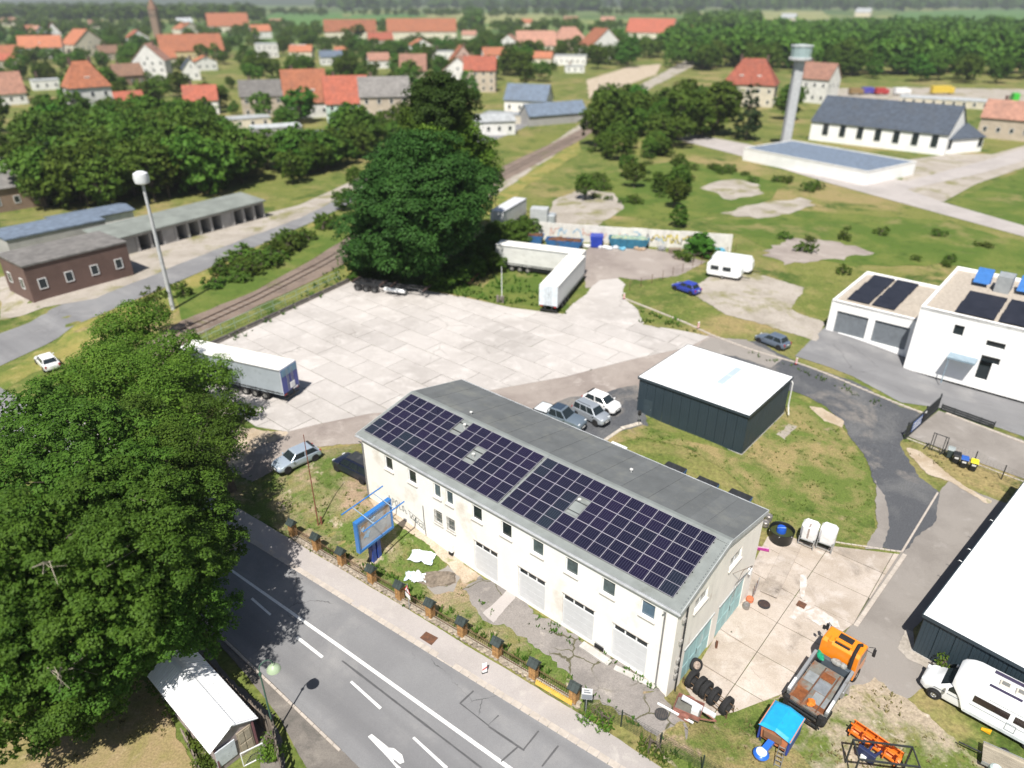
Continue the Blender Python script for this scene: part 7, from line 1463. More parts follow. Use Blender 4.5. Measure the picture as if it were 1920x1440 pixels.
for i in range(len(pil)-1):
    (pa,sa),(pb,sb)=pil[i],pil[i+1]; L=sb-sa-.5; t=thing('iron_railing','rusty iron railing panel '+['in deep tree shade at the upper fence end','second from the shaded fence end','left of the blue billboard frame','under the left half of the blue billboard','between the blue billboard and the warning sign','just right of the warning sign','opposite the second garage door','in front of the asphalt apron','with a yellow plank leaning below it'][i],'railing',pa+fd*.25,frz,'iron railing panels of the roadside fence')
    dz=pb.z-pa.z
    for z in (.38,1.05): m=MB(); m.bar((0,0,z),(L,0,z+dz),.035,.045); m.build('rail',M_IRON,t)
    n=max(6,int(L/.15)); pk=None
    for k in range(n):
        if pk is None: q=MB(); q.tube([(0,0,.30),(0,0,1.16),(0,0,1.24)],[.014,.014,.003],4); pk=q.mesh('picket',M_IRON)
        inst('picket',pk,t,(L*(k+.5)/n,0,dz*(k+.5)/n))
(pa,sa),(pb,sb)=pil[8],pil[9]
t=thing('yellow_plank','yellow toothed plank barrier leaning on the stone base by the last pillar','plank',pa+fd*.35-fn*.30+Vector((0,0,.05)),frz)
m=MB(); m.cbox(((sb-sa)*.45,0,.25),((sb-sa)*.9,.05,.30),rx=-.3); m.build('board',mat('worn_yellow_paint',(0.62,0.40,0.07),rough=.8,dirt=(0.4,0.33,0.2),dscale=3),t)
for k in range(20): m=MB(); m.cbox(((sb-sa)*(.03+.045*k),-.0,.45),(.07,.05,.10),rx=-.3); m.build('tooth',MATS['worn_yellow_paint'],t)
# ---- green wire mesh fence along the pavement
M_GW=mat('dark_green_wire',(0.02,0.035,0.028),rough=.6); M_AW=mat('anthracite_wire',(0.03,0.034,0.036),rough=.6)
def wire_fence(label,pts,h,m,step=2.5,nh=6,nv=.25,r=.012,name='wire_fence',post_h=None,pr=.035):
    t=thing(name,label,'fence',pts[0])
    for a,b in zip(pts[:-1],pts[1:]):
        n=max(1,round((b-a).length/step))
        for k in range(n):
            A=a.lerp(b,k/n); B_=a.lerp(b,(k+1)/n); A=Vector((A.x,A.y,hgt(A.x,A.y)))-pts[0]; B_=Vector((B_.x,B_.y,hgt(B_.x,B_.y)))-pts[0]
            p=MB(); p.bar(A+Vector((0,0,-.2)),A+Vector((0,0,post_h or h+.1)),pr*2,pr*2); p.build('post',m,t)
            w=MB()
            for j in range(nh+1): z=.05+(h-.05)*j/nh; w.bar(A+Vector((0,0,z)),B_+Vector((0,0,z)),r,r)
            q=max(2,int((B_-A).length/nv))
            for j in range(1,q): c=A.lerp(B_,j/q); w.bar(c+Vector((0,0,.05)),c+Vector((0,0,h)),r*.6,r*.6)
            w.build('mesh_panel',m,t)
    return t
wire_fence('dark green wire mesh fence beside the weedy verge and pavement',[at(1096,1332),at(1164,1362),at(1237,1404),at(1315,1447),at(1480,1545)],1.35,M_GW,nh=9,nv=.2,r=.011)
wire_fence('thin wire fence beside the four wheelie bins',[at(1769,853),at(1824,872),at(1877,899),at(1960,940)],1.5,M_AW,step=3.5,nh=8,nv=.3,r=.008)
wire_fence('low wire fence with thin posts between court and caravans',[at(1180,545),at(1242,524),at(1298,503),at(1393,466)],1.3,MATS['rusty_brown_iron'],step=2.6,nh=3,nv=.6,r=.007,name='boundary_fence')
# low black slatted fence behind the kerb, right
a,b=at(1764,769),at(1862,804); t=thing('low_black_fence','low black slatted rail fence along the access road kerb','fence',a,ang(a,b)); L=(b-a).length
for z in (.15,.4,.65): m=MB(); m.bar((0,0,z),(L,0,z),.04,.2); m.build('slat',M_AW,t)
for k in range(5): m=MB(); m.bar((L*k/4,0,-.2),(L*k/4,0,.8),.08); m.build('post',M_AW,t)
b2=at(1930,835); wire_fence('thin wire fence running on from the black slatted fence',[b,b2],.8,M_AW,step=3,nh=4,nv=.5,r=.008,name='wire_fence')
# sliding gate with banner
a,b=at(1697,824),at(1758,769); t=thing('sliding_gate','anthracite sliding gate with a blue lettered banner across the gravel drive','gate',a+Vector((0,0,.05)),ang(a,b)); L=(b-a).length
for z in (.1,.55,1.75): m=MB(); m.bar((0,0,z),(L,0,z),.09,.10 if z<.2 else .06); m.build('gate_rail',M_AW,t)
pk=None
for k in range(int(L/.16)):
    if pk is None: q=MB(); q.bar((0,0,.1),(0,0,1.75),.03); pk=q.mesh('gate_bar',M_AW)
    inst('gate_bar',pk,t,(.1+k*.16,0,0))
for x in (0,L*.55,L): m=MB(); m.bar((x,.08,-.2),(x,.08,1.95),.12); m.build('gate_post',M_AW,t)
m=MB(); m.cham(.9,-.09,.45,3.4,-.06,1.6,.008); bn=m.build('banner',mat('banner_blue',(0.10,0.16,0.36),rough=.6,var=.1),t)
m=MB(); rg=random.Random(5)
for r in range(3):
    x=1.05
    while x<3.1: w=rg.uniform(.1,.35); m.box(x,-.095,.62+r*.32,x+w,-.091,.62+r*.32+.16); x+=w+.07
m.build('banner_lettering',WHITE,bn)
m=MB(); m.cham(3.55,-.09,.9,4.4,-.06,1.6,.008); m.build('white_notice',WHITE,t)
m=MB(); m.cham(L*.38,-.3,.9,L*.38+.35,-.1,1.7,.03); m.build('drive_box',BLACK,t)
# pedestrian gate frame
a,b=at(1742,843),at(1769,853); t=thing('gate_frame','narrow anthracite pedestrian gate frame beside the wheelie bins','gate',a,ang(a,b)); L=(b-a).length
for x in (0,.22,L-.22,L): m=MB(); m.bar((x,0,-.2),(x,0,2.0),.07); m.build('post',M_AW,t)
for z in (.15,1.95): m=MB(); m.bar((0,0,z),(L,0,z),.06); m.build('crossbar',M_AW,t)
for k in range(1,8): m=MB(); m.bar((.22+(L-.44)*k/8,0,.15),(.22+(L-.44)*k/8,0,1.0),.012); m.build('gate_wire',M_AW,t)
for x in (-.5,L-.35): m=MB(); m.bar((x,-.25,-.1),(x+.35,-.1,.75),.09); m.build('brace',M_AW,t)
# wheelie bins
def bin_(label,px,py,body,lid,sticker=True,group='wheelie bins by the fence'):
    p=at(px,py); t=thing('wheelie_bin',label,'bin',p+Vector((0,0,.03)),BRZ+.15,group)
    m=MB(); m.add([(-.24,-.26,.08),(.24,-.26,.08),(.24,.26,.08),(-.24,.26,.08),(-.31,-.36,.98),(.31,-.36,.98),(.31,.36,.98),(-.31,.36,.98)],[(3,2,1,0),(0,1,5,4),(1,2,6,5),(2,3,7,6),(3,0,4,7)]); m.build('body',body,t,bevel=.03)
    m=MB(); m.add([(-.33,-.40,.985),(.33,-.40,.985),(.33,.38,1.0),(-.33,.38,1.0),(-.30,-.36,1.05),(.30,-.36,1.05),(.30,.34,1.10),(-.30,.34,1.10)],[(3,2,1,0),(0,1,5,4),(1,2,6,5),(2,3,7,6),(3,0,4,7),(4,5,6,7)]); m.build('lid',lid,t)
    m=MB(); m.bar((-.25,.46,1.0),(.25,.46,1.0),.04); m.bar((-.22,.36,.97),(-.22,.46,1.0),.04); m.bar((.22,.36,.97),(.22,.46,1.0),.04); m.build('handle',BLACK,t)
    for s in (-1,1): m=MB(); m.lathe([(.1,-.03),(.1,.03)],10,(s*.25,.27,.10),axis='x'); m.build('wheel',BLACK,t)
    if sticker: m=MB(); m.quad((-.17,-.326,.62),(.17,-.326,.62),(.17,-.349,.82),(-.17,-.349,.82)); m.build('sticker',WHITE,t)
M_BINB=mat('bin_black',(0.018,0.02,0.022),rough=.5); M_BING=mat('bin_grey_green',(0.05,0.075,0.075),rough=.5)
bin_('grey green wheelie bin with white lid sticker nearest the gate frame',1779,858,M_BING,mat('bin_lid_pale',(0.33,0.37,0.37),rough=.5),False)
bin_('all black wheelie bin with a round white mark',1790,868,M_BINB,M_BINB); bin_('black wheelie bin with blue lid',1804,876,M_BINB,mat('lid_blue',(0.03,0.11,0.42),rough=.4)); bin_('black wheelie bin with bright yellow lid',1822,882,M_BINB,mat('lid_yellow',(0.85,0.75,0.03),rough=.4))
# beacons along the kerb
def beacon(label,px,py,h=.9):
    p=at(px,py); t=thing('kerb_beacon',label,'beacon',p,random.uniform(-.3,.3),'red and white beacons on the kerb')
    m=MB(); m.cham(-.25,-.14,0,.25,.14,.12,.03); m.build('foot',BLACK,t)
    for k in range(6): m=MB(); z=.12+k*(h-.12)/6; m.cham(-.11,-.04,z,.11,.04,z+(h-.12)/6-.002,.004); m.build('stripe',WHITE if k%2 else mat('beacon_red',(0.6,0.03,0.03),rough=.5),t)
beacon('red and white beacon at the end of the court fence',1170,561); beacon('leaning red and white beacon midway along the kerb',1309,616); beacon('dark footed beacon on the kerb nearest the dark shed',1492,684)
# flag pole
p=at(941,567); t=thing('flag_pole','thin white flag pole in a stone socket at the yard edge','pole',p)
m=MB(); m.tube([(0,0,0),(0,0,hv(p,500))],[.06,.04],8); m.build('pole',WHITE,t,smooth=True); m=MB(); m.cham(-.3,-.3,-.1,.3,.3,.9,.06); m.cham(-.75,-.2,-.1,-.4,.2,1.1,.08); m.build('socket',mat('stained_stone',(0.20,0.17,0.15),rough=.9,var=.3,scale=3),t)
t=thing('rusty_pole','rusty iron pole standing in the front garden near the silver car','pole',at(597,985)); m=MB(); m.tube([(0,0,-.2),(0,0,hv(at(597,985),815))],[.06,.03],6); m.tube([(.25,.1,-.2),(.25,.1,.8)],.09,6); m.build('shaft',mat('oxide_red',(0.22,0.08,0.05),rough=.8),t)
# yard retaining wall and railing on the left
WA,WB=at(396,652),at(656,530); d=(WB-WA); L=d.length; d.normalize(); t=thing('yard_wall','low concrete wall with dark coping along the left yard edge','wall',WA,math.atan2(d.y,d.x)); n=9
for k in range(n):
    x0=L*k/n; x1=L*(k+1)/n-.03; w=WA+d*((x0+x1)/2); z=hgt(w.x,w.y)-WA.z
    m=MB(); m.box(x0,0,z-.5,x1,.22,z+.50); m.build('wall_block',mat('old_concrete_wall',(0.36,0.33,0.29),rough=.95,var=.2,scale=1.5),t)
    m=MB(); m.cham(x0+.1,-.06,z+.5,x1-.1,.30,z+.66,.02); m.build('coping',mat('dark_coping',(0.10,0.09,0.085),rough=.9,var=.3,scale=2),t)
RA,RB=at(380,645)+Vector((0,0,0)),at(640,518); off=Vector((-d.y,d.x,0))*2.0; RA=WA-d*1+off; RB=WB+off
t=thing('yard_railing','pale green tubular railing behind the low yard wall','railing',Vector((RA.x,RA.y,hgt(RA.x,RA.y))),math.atan2(d.y,d.x)); L=(RB-RA).length
M_PG=mat('pale_green_tube',(0.36,0.45,0.38),rough=.6,metal=.2)
for z in (.7,1.4): m=MB(); m.tube([(0,0,z),(L,0,z)],.035,6); m.build('rail',M_PG,t)
for k in range(13): m=MB(); m.tube([(L*k/12,0,-.6),(L*k/12,0,1.42)],.035,6); m.build('post',M_PG,t)
m=MB()
for k in range(int(L/.5)): m.bar((k*.5,0,.05),(k*.5,0,1.4),.012)
o=m.build('infill_wire',M_PG,t); o['kind']='stuff'
# ---- billboard
M_BB=paint('billboard_blue',(0.035,0.17,0.46),rough=.45); M_BBD=paint('billboard_post_blue',(0.015,0.05,0.30),rough=.45)
PB=at(717,1053); zb,zt=2.0,4.9
def online(px,py,z): p=atz(px,py,z+PB.z); return p
BLc,BRc=online(672,1036,2.0),online(736,987,2.0); d=(BRc-BLc); d.z=0; Wb=d.length; rzb=math.atan2(d.y,d.x)
t=thing('billboard','large blue framed billboard with its poster torn off on a blue post','billboard',PB,rzb); ca,sa_=math.cos(-rzb),math.sin(-rzb)
def tol(p): q=p-PB; return Vector((q.x*ca-q.y*sa_,q.x*sa_+q.y*ca,q.z))
a=tol(BLc); x0=a.x; y0=a.y; x1=x0+Wb
H_=hv(Vector((BLc.x,BLc.y,PB.z+0)),983); zt=min(5.6,max(4.4,H_))
m=MB(); m.cham(x0+.13,y0-.08,zb+.13,x1-.13,y0+.12,zt-.13,.02); m.build('panel',mat('torn_poster_board',(0.48,0.48,0.49),rough=.85,c2=(0.30,0.31,0.33),scale=.7,dirt=(0.34,0.22,0.13),dscale=.55,dlo=.50,dhi=.60,bump=.3),t)
m=MB(); rg=random.Random(12)
for k in range(6):
    cx,cz=rg.uniform(x0+.5,x1-.6),rg.uniform(zb+.5,zt-.5); n=7; q=[(cx+rg.uniform(.1,.45)*math.cos(2*PI*j/n),y0-.092-.002*k,cz+rg.uniform(.08,.32)*math.sin(2*PI*j/n)) for j in range(n)]; m.add(q,[tuple(range(n))])
m.build('paper_scrap',mat('blue_white_paper',(0.55,0.62,0.68),rough=.8,c2=(0.25,0.42,0.62),scale=1.6),t)
for (a,b) in (((x0,zb),(x1,zb)),((x0,zt),(x1,zt))): m=MB(); m.box(a[0],y0-.16,a[1]-.08 if a[1]==zb else a[1]-.13,b[0],y0+.2,a[1]+.13 if a[1]==zb else a[1]+.08); m.build('frame_rail',M_BB,t)
for x in (x0,x1-.13): m=MB(); m.box(x,y0-.155,zb+.13,x+.13,y0+.195,zt-.13); m.build('frame_side',M_BB,t)
xm=(x0+x1)/2
for q in (-.26,.26): m=MB(); m.cham(xm+q-.2,y0+.02,-.3,xm+q+.2,y0+.5,zt-.4,.03); m.build('post',M_BBD,t)
for (yy,zz) in ((y0-1.15,zt+.05),(y0+1.0,zt+.55)): m=MB(); m.tube([(x0-.25,yy,zz),(x1+.35,yy,zz)],.055,8); m.build('lamp_tube',M_BB,t)
for x in (x0+.8,x1-.7): m=MB(); m.bar((x,y0-1.15,zt+.05),(x,y0+1.0,zt+.55),.05); m.build('lamp_arm',mat('pale_blue_arm',(0.30,0.40,0.50),rough=.5),t)
# rubbish sheets on the garden soil
def crumple(name,label,cat,px,py,w,h,m_,seed,hh=.25,rz=0):
    p=at(px,py); n=9; vs=[]; fs=[]
    for j in range(n):
        for i in range(n):
            u,v=i/(n-1)-.5,j/(n-1)-.5; r=1+.25*mnoise.noise(Vector((u*3+seed,v*3,1)))
            vs.append((u*w*r,v*h*r,.03+hh*abs(mnoise.noise(Vector((u*4.5,v*4.5,seed*2.3))))*1.6*(1-abs(u)*1.2)))
    for j in range(n-1):
        for i in range(n-1): fs.append((j*n+i,j*n+i+1,(j+1)*n+i+1,(j+1)*n+i))
    mb=MB(); mb.add(vs,fs); return tag(mb.build(name,m_,None,p+Vector((0,0,.05)),rz),label,cat)
M_SHW=mat('white_film',(0.72,0.77,0.80),rough=.3,var=.05,dirt=(0.25,0.36,0.48),dscale=1.5,dlo=.58,dhi=.66)
crumple('plastic_sheet','torn white plastic sheet with a blue printed edge lying on the soil','sheet',791,1046,1.9,1.2,M_SHW,3,.25,-.3); crumple('plastic_sheet','crumpled white plastic bag heap just behind the warning sign','sheet',785,1085,1.0,.9,mat('white_film_dirty',(0.70,0.74,0.75),rough=.35,dirt=(0.2,0.22,0.24),dscale=3,dlo=.55,dhi=.68),5,.5); crumple('plastic_sheet','pale blue plastic scrap beside the crumpled bag heap','sheet',769,1082,.7,.8,mat('pale_blue_film',(0.58,0.70,0.78),rough=.3),8,.2)
mb=MB(); p=at(820,1085)
mb.blob((0,0,0),(1.5,.9,.16),seed=4,amp=.6,n=14,m=8); tag(mb.build('rubble_heap',mat('rubble_brown',(0.22,0.18,0.14),rough=.95,var=.3,scale=4,bump=.6),None,p+Vector((0,0,.02))),'flat heap of brown rubble on the garden soil','rubble')
# concrete planks at the facade and the white tank
def plank(label,pa,pb,w=.55,hh=.16,m_=None):
    a,b=at(*pa),at(*pb); c=(a+b)/2; L=(b-a).length; m=MB(); m.cham(-L/2,-w/2,0,L/2,w/2,hh,.02); return tag(m.build('concrete_plank',m_ or M_PLINTH,None,(c.x,c.y,c.z+.04),ang(a,b)),label,'plank')
plank('pale concrete plank on the ground left of the last garage door',(1090,1210),(1143,1246)); plank('cracked concrete plank before the last garage door',(1152,1252),(1228,1290),.4,.1)
p=at(1126,1214); t=thing('gas_tank','small white tank with a black underside by the facade','tank',p+Vector((0,0,.05)),BRZ)
m=MB(); m.lathe([(0,-.42),(.22,-.38),(.25,-.25),(.25,.25),(.22,.38),(0,.42)],14,(0,0,.52),axis='x'); m.build('vessel',WHITE,t,smooth=True); m=MB(); m.cham(-.36,-.26,0,.36,.2,.30,.03); m.build('base',BLACK,t)
# signs
def sign(label,base,ht,kind,rz):
    p=at(*base); t=thing('traffic_sign',label,'sign',p,rz); m=MB(); m.tube([(0,0,-.2),(0,0,ht+.1)],.035,8); m.build('pole',STEEL,t,smooth=True)
    if kind=='tri':
        R=.46
        for q,mm,yy in ((R,mat('sign_red',(0.6,0.03,0.03),rough=.4),-.045),(R*.68,mat('sign_white',(0.8,0.8,0.8),rough=.4),-.052)):
            m=MB(); m.extr([(q*math.sin(2*PI*k/3),ht-.45+q*math.cos(2*PI*k/3)) for k in range(3)],'y',yy,yy+.006); m.build('sign_plate',mm,t)
        m=MB(); z=ht-.5
        for a,b in (((-.06,z-.1),(-.06,z+.06)),((-.06,z+.06),(.05,z+.16)),((.05,z+.16),(.05,z+.26))): m.bar((a[0],-.056,a[1]),(b[0],-.056,b[1]),.045,.006)
        m.add([(-.02,-.058,z+.22),(.05,-.058,z+.34),(.12,-.058,z+.22)],[(0,1,2)]); m.build('arrow_symbol',BLACK,t)
        m=MB(); m.cham(-.3,-.05,ht-1.18,.3,-.035,ht-.80,.004); m.build('extra_plate',MATS['sign_white'],t)
    else:
        m=MB(); m.cham(-.32,-.05,ht-.95,.32,-.035,ht,.005); m.build('sign_plate',MATS['sign_white'],t)
        m=MB(); m.cham(-.30,-.053,ht-.93,.30,-.051,ht-.52,.002); m.box(-.2,-.056,ht-.4,.2,-.0535,ht-.28); m.box(-.2,-.056,ht-.2,.12,-.0535,ht-.1); m.build('sign_print',mat('sign_grey_print',(0.25,0.27,0.30),rough=.5),t)
    return t
sign('triangular red warning sign with a bend arrow and plate below',(768,1143),2.35,'tri',frz-.25); sign('rectangular white and grey sign on a thin pole at the fence end',(1098,1338),2.3,'rect',frz+.5)
p=at(909,1262); t=thing('marker_board','small white marker with a red stripe standing on the pavement','marker',p,.35)
m=MB(); m.cham(-.2,-.06,.0,.2,.06,.1,.02); m.build('foot',BLACK,t); m=MB(); m.cham(-.16,-.03,.1,.16,.03,.95,.02); m.build('board',WHITE,t); m=MB(); m.add([(-.162,-.033,.32),(.162,-.033,.48),(.162,-.033,.60),(-.162,-.033,.44)],[(0,1,2,3)]); m.build('stripe',MATS['beacon_red'],t)
# street lamp
p=at(516,1379); t=thing('street_lamp','green swan neck street lamp with a bell shade by the plank fence','lamp',p,math.radians(40)); M_LG=mat('lamp_green',(0.055,0.12,0.085),rough=.5)
arc=[(0,0,-.2),(0,0,1.0)]; m=MB(); m.tube(arc,[.09,.075],10); m.tube([(0,0,1.0),(0,0,5.3)],[.055,.045],10); m.tube([(0,0,5.3)]+[(.38-.38*math.cos(a),0,5.55+.45*math.sin(a)) for a in [PI*k/9 for k in range(9)]]+[(.76,0,5.5)],.032,8); m.lathe([(.08,5.15),(.10,5.25),(.05,5.4)],8); m.build('pole',M_LG,t,smooth=True)
m=MB(); m.lathe([(.06,5.52),(.09,5.40),(.26,5.30),(.38,5.12),(.40,5.04)],16,(.76,0,0)); m.build('lamp_shade',mat('pale_green_shade',(0.36,0.45,0.30),rough=.4),t,smooth=True); m=MB(); m.lathe([(.32,5.06),(.2,4.96),(0,4.93)],12,(.76,0,0)); m.build('lamp_glass_bowl',MATS['lamp_glass'],t,smooth=True)
# ---- shack with white corrugated roof
ez,rz_=2.2,2.95
BLp,TLp,TRp,BRp=atz(396,1410,ez),atz(274,1262,ez),atz(359,1215,ez),atz(479.6,1348,ez)
d=(BRp-TRp); L=d.length; d.normalize(); nn=Vector((d.y,-d.x,0)); Wd=abs((BLp-BRp).dot(nn)); C=(BLp+BRp)/2-d*L
t=thing('garden_shack','narrow garden shack under a white corrugated gable roof','shack',(C.x,C.y,hgt(C.x,C.y)),math.atan2(d.y,d.x))
M_SHK=mat('weathered_boards',(0.30,0.26,0.23),rough=.9,var=.25,scale=3,vec=(1,1,.3),rnd=.15); M_CORR=mat('white_corrugated',(0.82,0.83,0.84),rough=.45,var=.03)
m=MB(); m.box(.15,-Wd/2+.2,-.2,L-.2,Wd/2-.2,ez-.02); m.add([(L-.2,-Wd/2+.2,ez-.02),(L-.2,Wd/2-.2,ez-.02),(L-.2,0,rz_-.08)],[(0,1,2)]); m.build('wall',mat('shack_wall',(0.36,0.30,0.29),rough=.9,var=.2,scale=2),t)
for s in (-1,1):
    ns=int(L/.9)
    for k in range(ns):
        x0=L*k/ns; x1=L*(k+1)/ns+.04; m=MB(); vs=[]; fs=[]; nc=18; lift=.006*(k%2)
        for i in range(nc+1):
            x=x0+(x1-x0)*i/nc; o=.028*math.sin(2*PI*(x/.19))
            for (yy,zz) in ((Wd/2+.12,ez-.06),(0.05,rz_)): vs.append((x,s*yy,zz+o+.05+lift))
        fs=[(2*i,2*i+2,2*i+3,2*i+1) for i in range(nc)]; m.add(vs,fs); m.build('roof_sheet',M_CORR,t,smooth=True)
m=MB(); m.add([(0,-.2,rz_+.03),(L+.05,-.2,rz_+.03),(L+.05,0,rz_+.12),(0,0,rz_+.12),(0,.2,rz_+.03),(L+.05,.2,rz_+.03)],[(0,1,2,3),(3,2,5,4)]); m.build('ridge_cap',M_CORR,t)
X=L-.19
m=MB(); m.box(X,.15,.0,X+.06,1.0,1.95); dr=m.build('door',mat('grey_brown_door',(0.38,0.32,0.24),rough=.8,var=.15,scale=2),t)
for z in (.15,1.05): 
    for y in (.22,.6): m=MB(); m.cham(X+.06,y,z,X+.085,y+.32,z+.78,.02); m.build('door_panel',mat('door_panel_brown',(0.44,0.38,0.29),rough=.8,var=.15),dr)
m=MB(); m.cbox((X+.08,-.62,1.15),(.05,1.15,1.4),ry=.08); m.build('white_sheet',mat('pale_blue_board',(0.70,0.74,0.80),rough=.6,dirt=(0.2,0.18,0.16),dscale=2.5,dlo=.62,dhi=.66),t)
m=MB(); 
for s in (-1,1): m.bar((X+.15,s*(Wd/2+.05),ez-.02),(X+.15,0,rz_+.02),.04,.16)
m.build('barge_board',mat('lilac_white_board',(0.62,0.62,0.68),rough=.6),t)
for s in (-1,1): m=MB(); m.bar((X+.05,s*(Wd/2-.2),-.2),(X+.05,s*(Wd/2-.2),ez),.1); m.build('corner_post',mat('plum_post',(0.20,0.09,0.10),rough=.8),t)
p=at(478,1428); t2=thing('mesh_gate','white framed wire gate leaf leaning beside the shack door','gate',(p.x,p.y,p.z+.02),math.atan2(d.y,d.x)+1.3)
m=MB()
for a,b in (((-.6,0,.05),(.6,0,.05)),((.6,0,.05),(.6,0,1.15)),((.6,0,1.15),(-.6,0,1.15)),((-.6,0,1.15),(-.6,0,.05))): m.bar(a,b,.05)
m.build('frame',WHITE,t2); m=MB()
for k in range(1,12): m.bar((-.6+.1*k,0,.05),(-.6+.1*k,0,1.15),.008)
for k in range(1,8): m.bar((-.6,0,.05+.14*k),(.6,0,.05+.14*k),.008)
m.build('wire_infill',STEEL,t2)
# plank fence by the footpath, and the broken fence behind the shack
M_PLK=mat('silver_grey_plank',(0.24,0.20,0.165),rough=.95,var=.25,scale=3,vec=(1,1,.25),rnd=.25)
def plank_fence(label,tops,h,name='plank_fence',step=.17,gap=.02,lean=.05,miss=0.0,m_=M_PLK):
    pts=[at(px,py,h) for px,py in tops]; o=Vector((pts[0].x,pts[0].y,hgt(pts[0].x,pts[0].y))); t=thing(name,label,'fence',o); rg=random.Random(len(tops)*7)
    pm=[]
    for k in range(3): m=MB(); m.add([(-step/2+gap,-.012,0),(step/2-gap,-.012,0),(step/2-gap,.012,0),(-step/2+gap,.012,0),(-step/2+gap,-.012,h-.08*k),(step/2-gap,-.012,h),(step/2-gap,.012,h),(-step/2+gap,.012,h-.08*k)],[(0,3,2,1),(4,5,6,7),(0,1,5,4),(1,2,6,5),(2,3,7,6),(3,0,4,7)]); pm.append(m.mesh('plank',m_))
    for a,b in zip(pts[:-1],pts[1:]):
        dd=(b-a); dd.z=0; n=int(dd.length/step); r=math.atan2(dd.y,dd.x)
        for k in range(n):
            if rg.random()<miss: continue
            q=a+dd*(k+.5)/n; z=hgt(q.x,q.y); inst('plank',pm[rg.randrange(3)],t,(q.x-o.x,q.y-o.y,z-o.z),(rg.uniform(-lean,lean),rg.uniform(-lean,lean),r),(1,1,rg.uniform(.92,1.05)))
        for zz in (.4,h-.35):
            m=MB(); A=Vector((a.x,a.y,hgt(a.x,a.y)+zz))-o; B_=Vector((b.x,b.y,hgt(b.x,b.y)+zz))-o; m.bar(A+Vector((0,0.05,0)),B_+Vector((0,.05,0)),.06,.09); m.build('fence_rail',m_,t)
    return t
plank_fence('tall weathered grey plank fence between the shack and the road',[(375,1222),(440,1290),(508,1350),(520,1410),(535,1480)],1.75)
plank_fence('broken low plank fence on the garden side of the shack',[(335,1360),(355,1398),(372,1440)],1.0,miss=.25,lean=.16)

def circ_cover(label,px,py,r,m_=RUST,name='manhole_cover'):
    p=at(px,py); t=thing(name,label,'cover',(p.x,p.y,p.z+.13)); m=MB(); m.lathe([(r,-.05),(r,.0),(r-.04,.012)],20); m.build('rim',DARKMETAL,t); m=MB(); m.lathe([(r-.05,-.02),(r-.05,.008),(0,.012)],20)
    for k in range(-3,4): m.cbox((k*r*.25,0,.014),(.03,1.5*r*math.sqrt(max(.05,1-(k*.25)**2)),.01))
    m.build('lid',m_,t)
circ_cover('round rusty manhole cover near the gable gate',1432,1135,.45); circ_cover('round dark manhole cover on the asphalt apron by the little trailer',1240,1341,.42,mat('grey_brown_iron',(0.12,0.10,0.09),rough=.9))
p=at(1502,1136); m=MB(); m.box(-.3,-.3,-.03,.3,.3,.01); 
for k in range(7): m.box(-.25+.075*k,-.27,.01,-.22+.075*k,.27,.025)
tag(m.build('drain_grate',RUST,None,(p.x,p.y,p.z+.14),BRZ),'square rusty drain grate in the chalky stain','drain')
chan=None; a,b=at(1492,1012),at(1440,1118); Lc=(b-a).length; rzc=ang(a,b)
base=tag(MB().box(0,-.62,-.02,Lc,.62,0.0).build('channel_strip',M_WORN,None,(a.x,a.y,a.z+.115),rzc),'narrow strip of small concrete slabs crossing the court','paving')
for k in range(9):
    if chan is None: m=MB(); m.cham(.012,-.605,0,Lc/9-.014,.605,.03,.01); chan=m.mesh('slab',M_COURT)
    inst('slab',chan,base,(Lc*k/9,0,random.uniform(-.008,.006)))
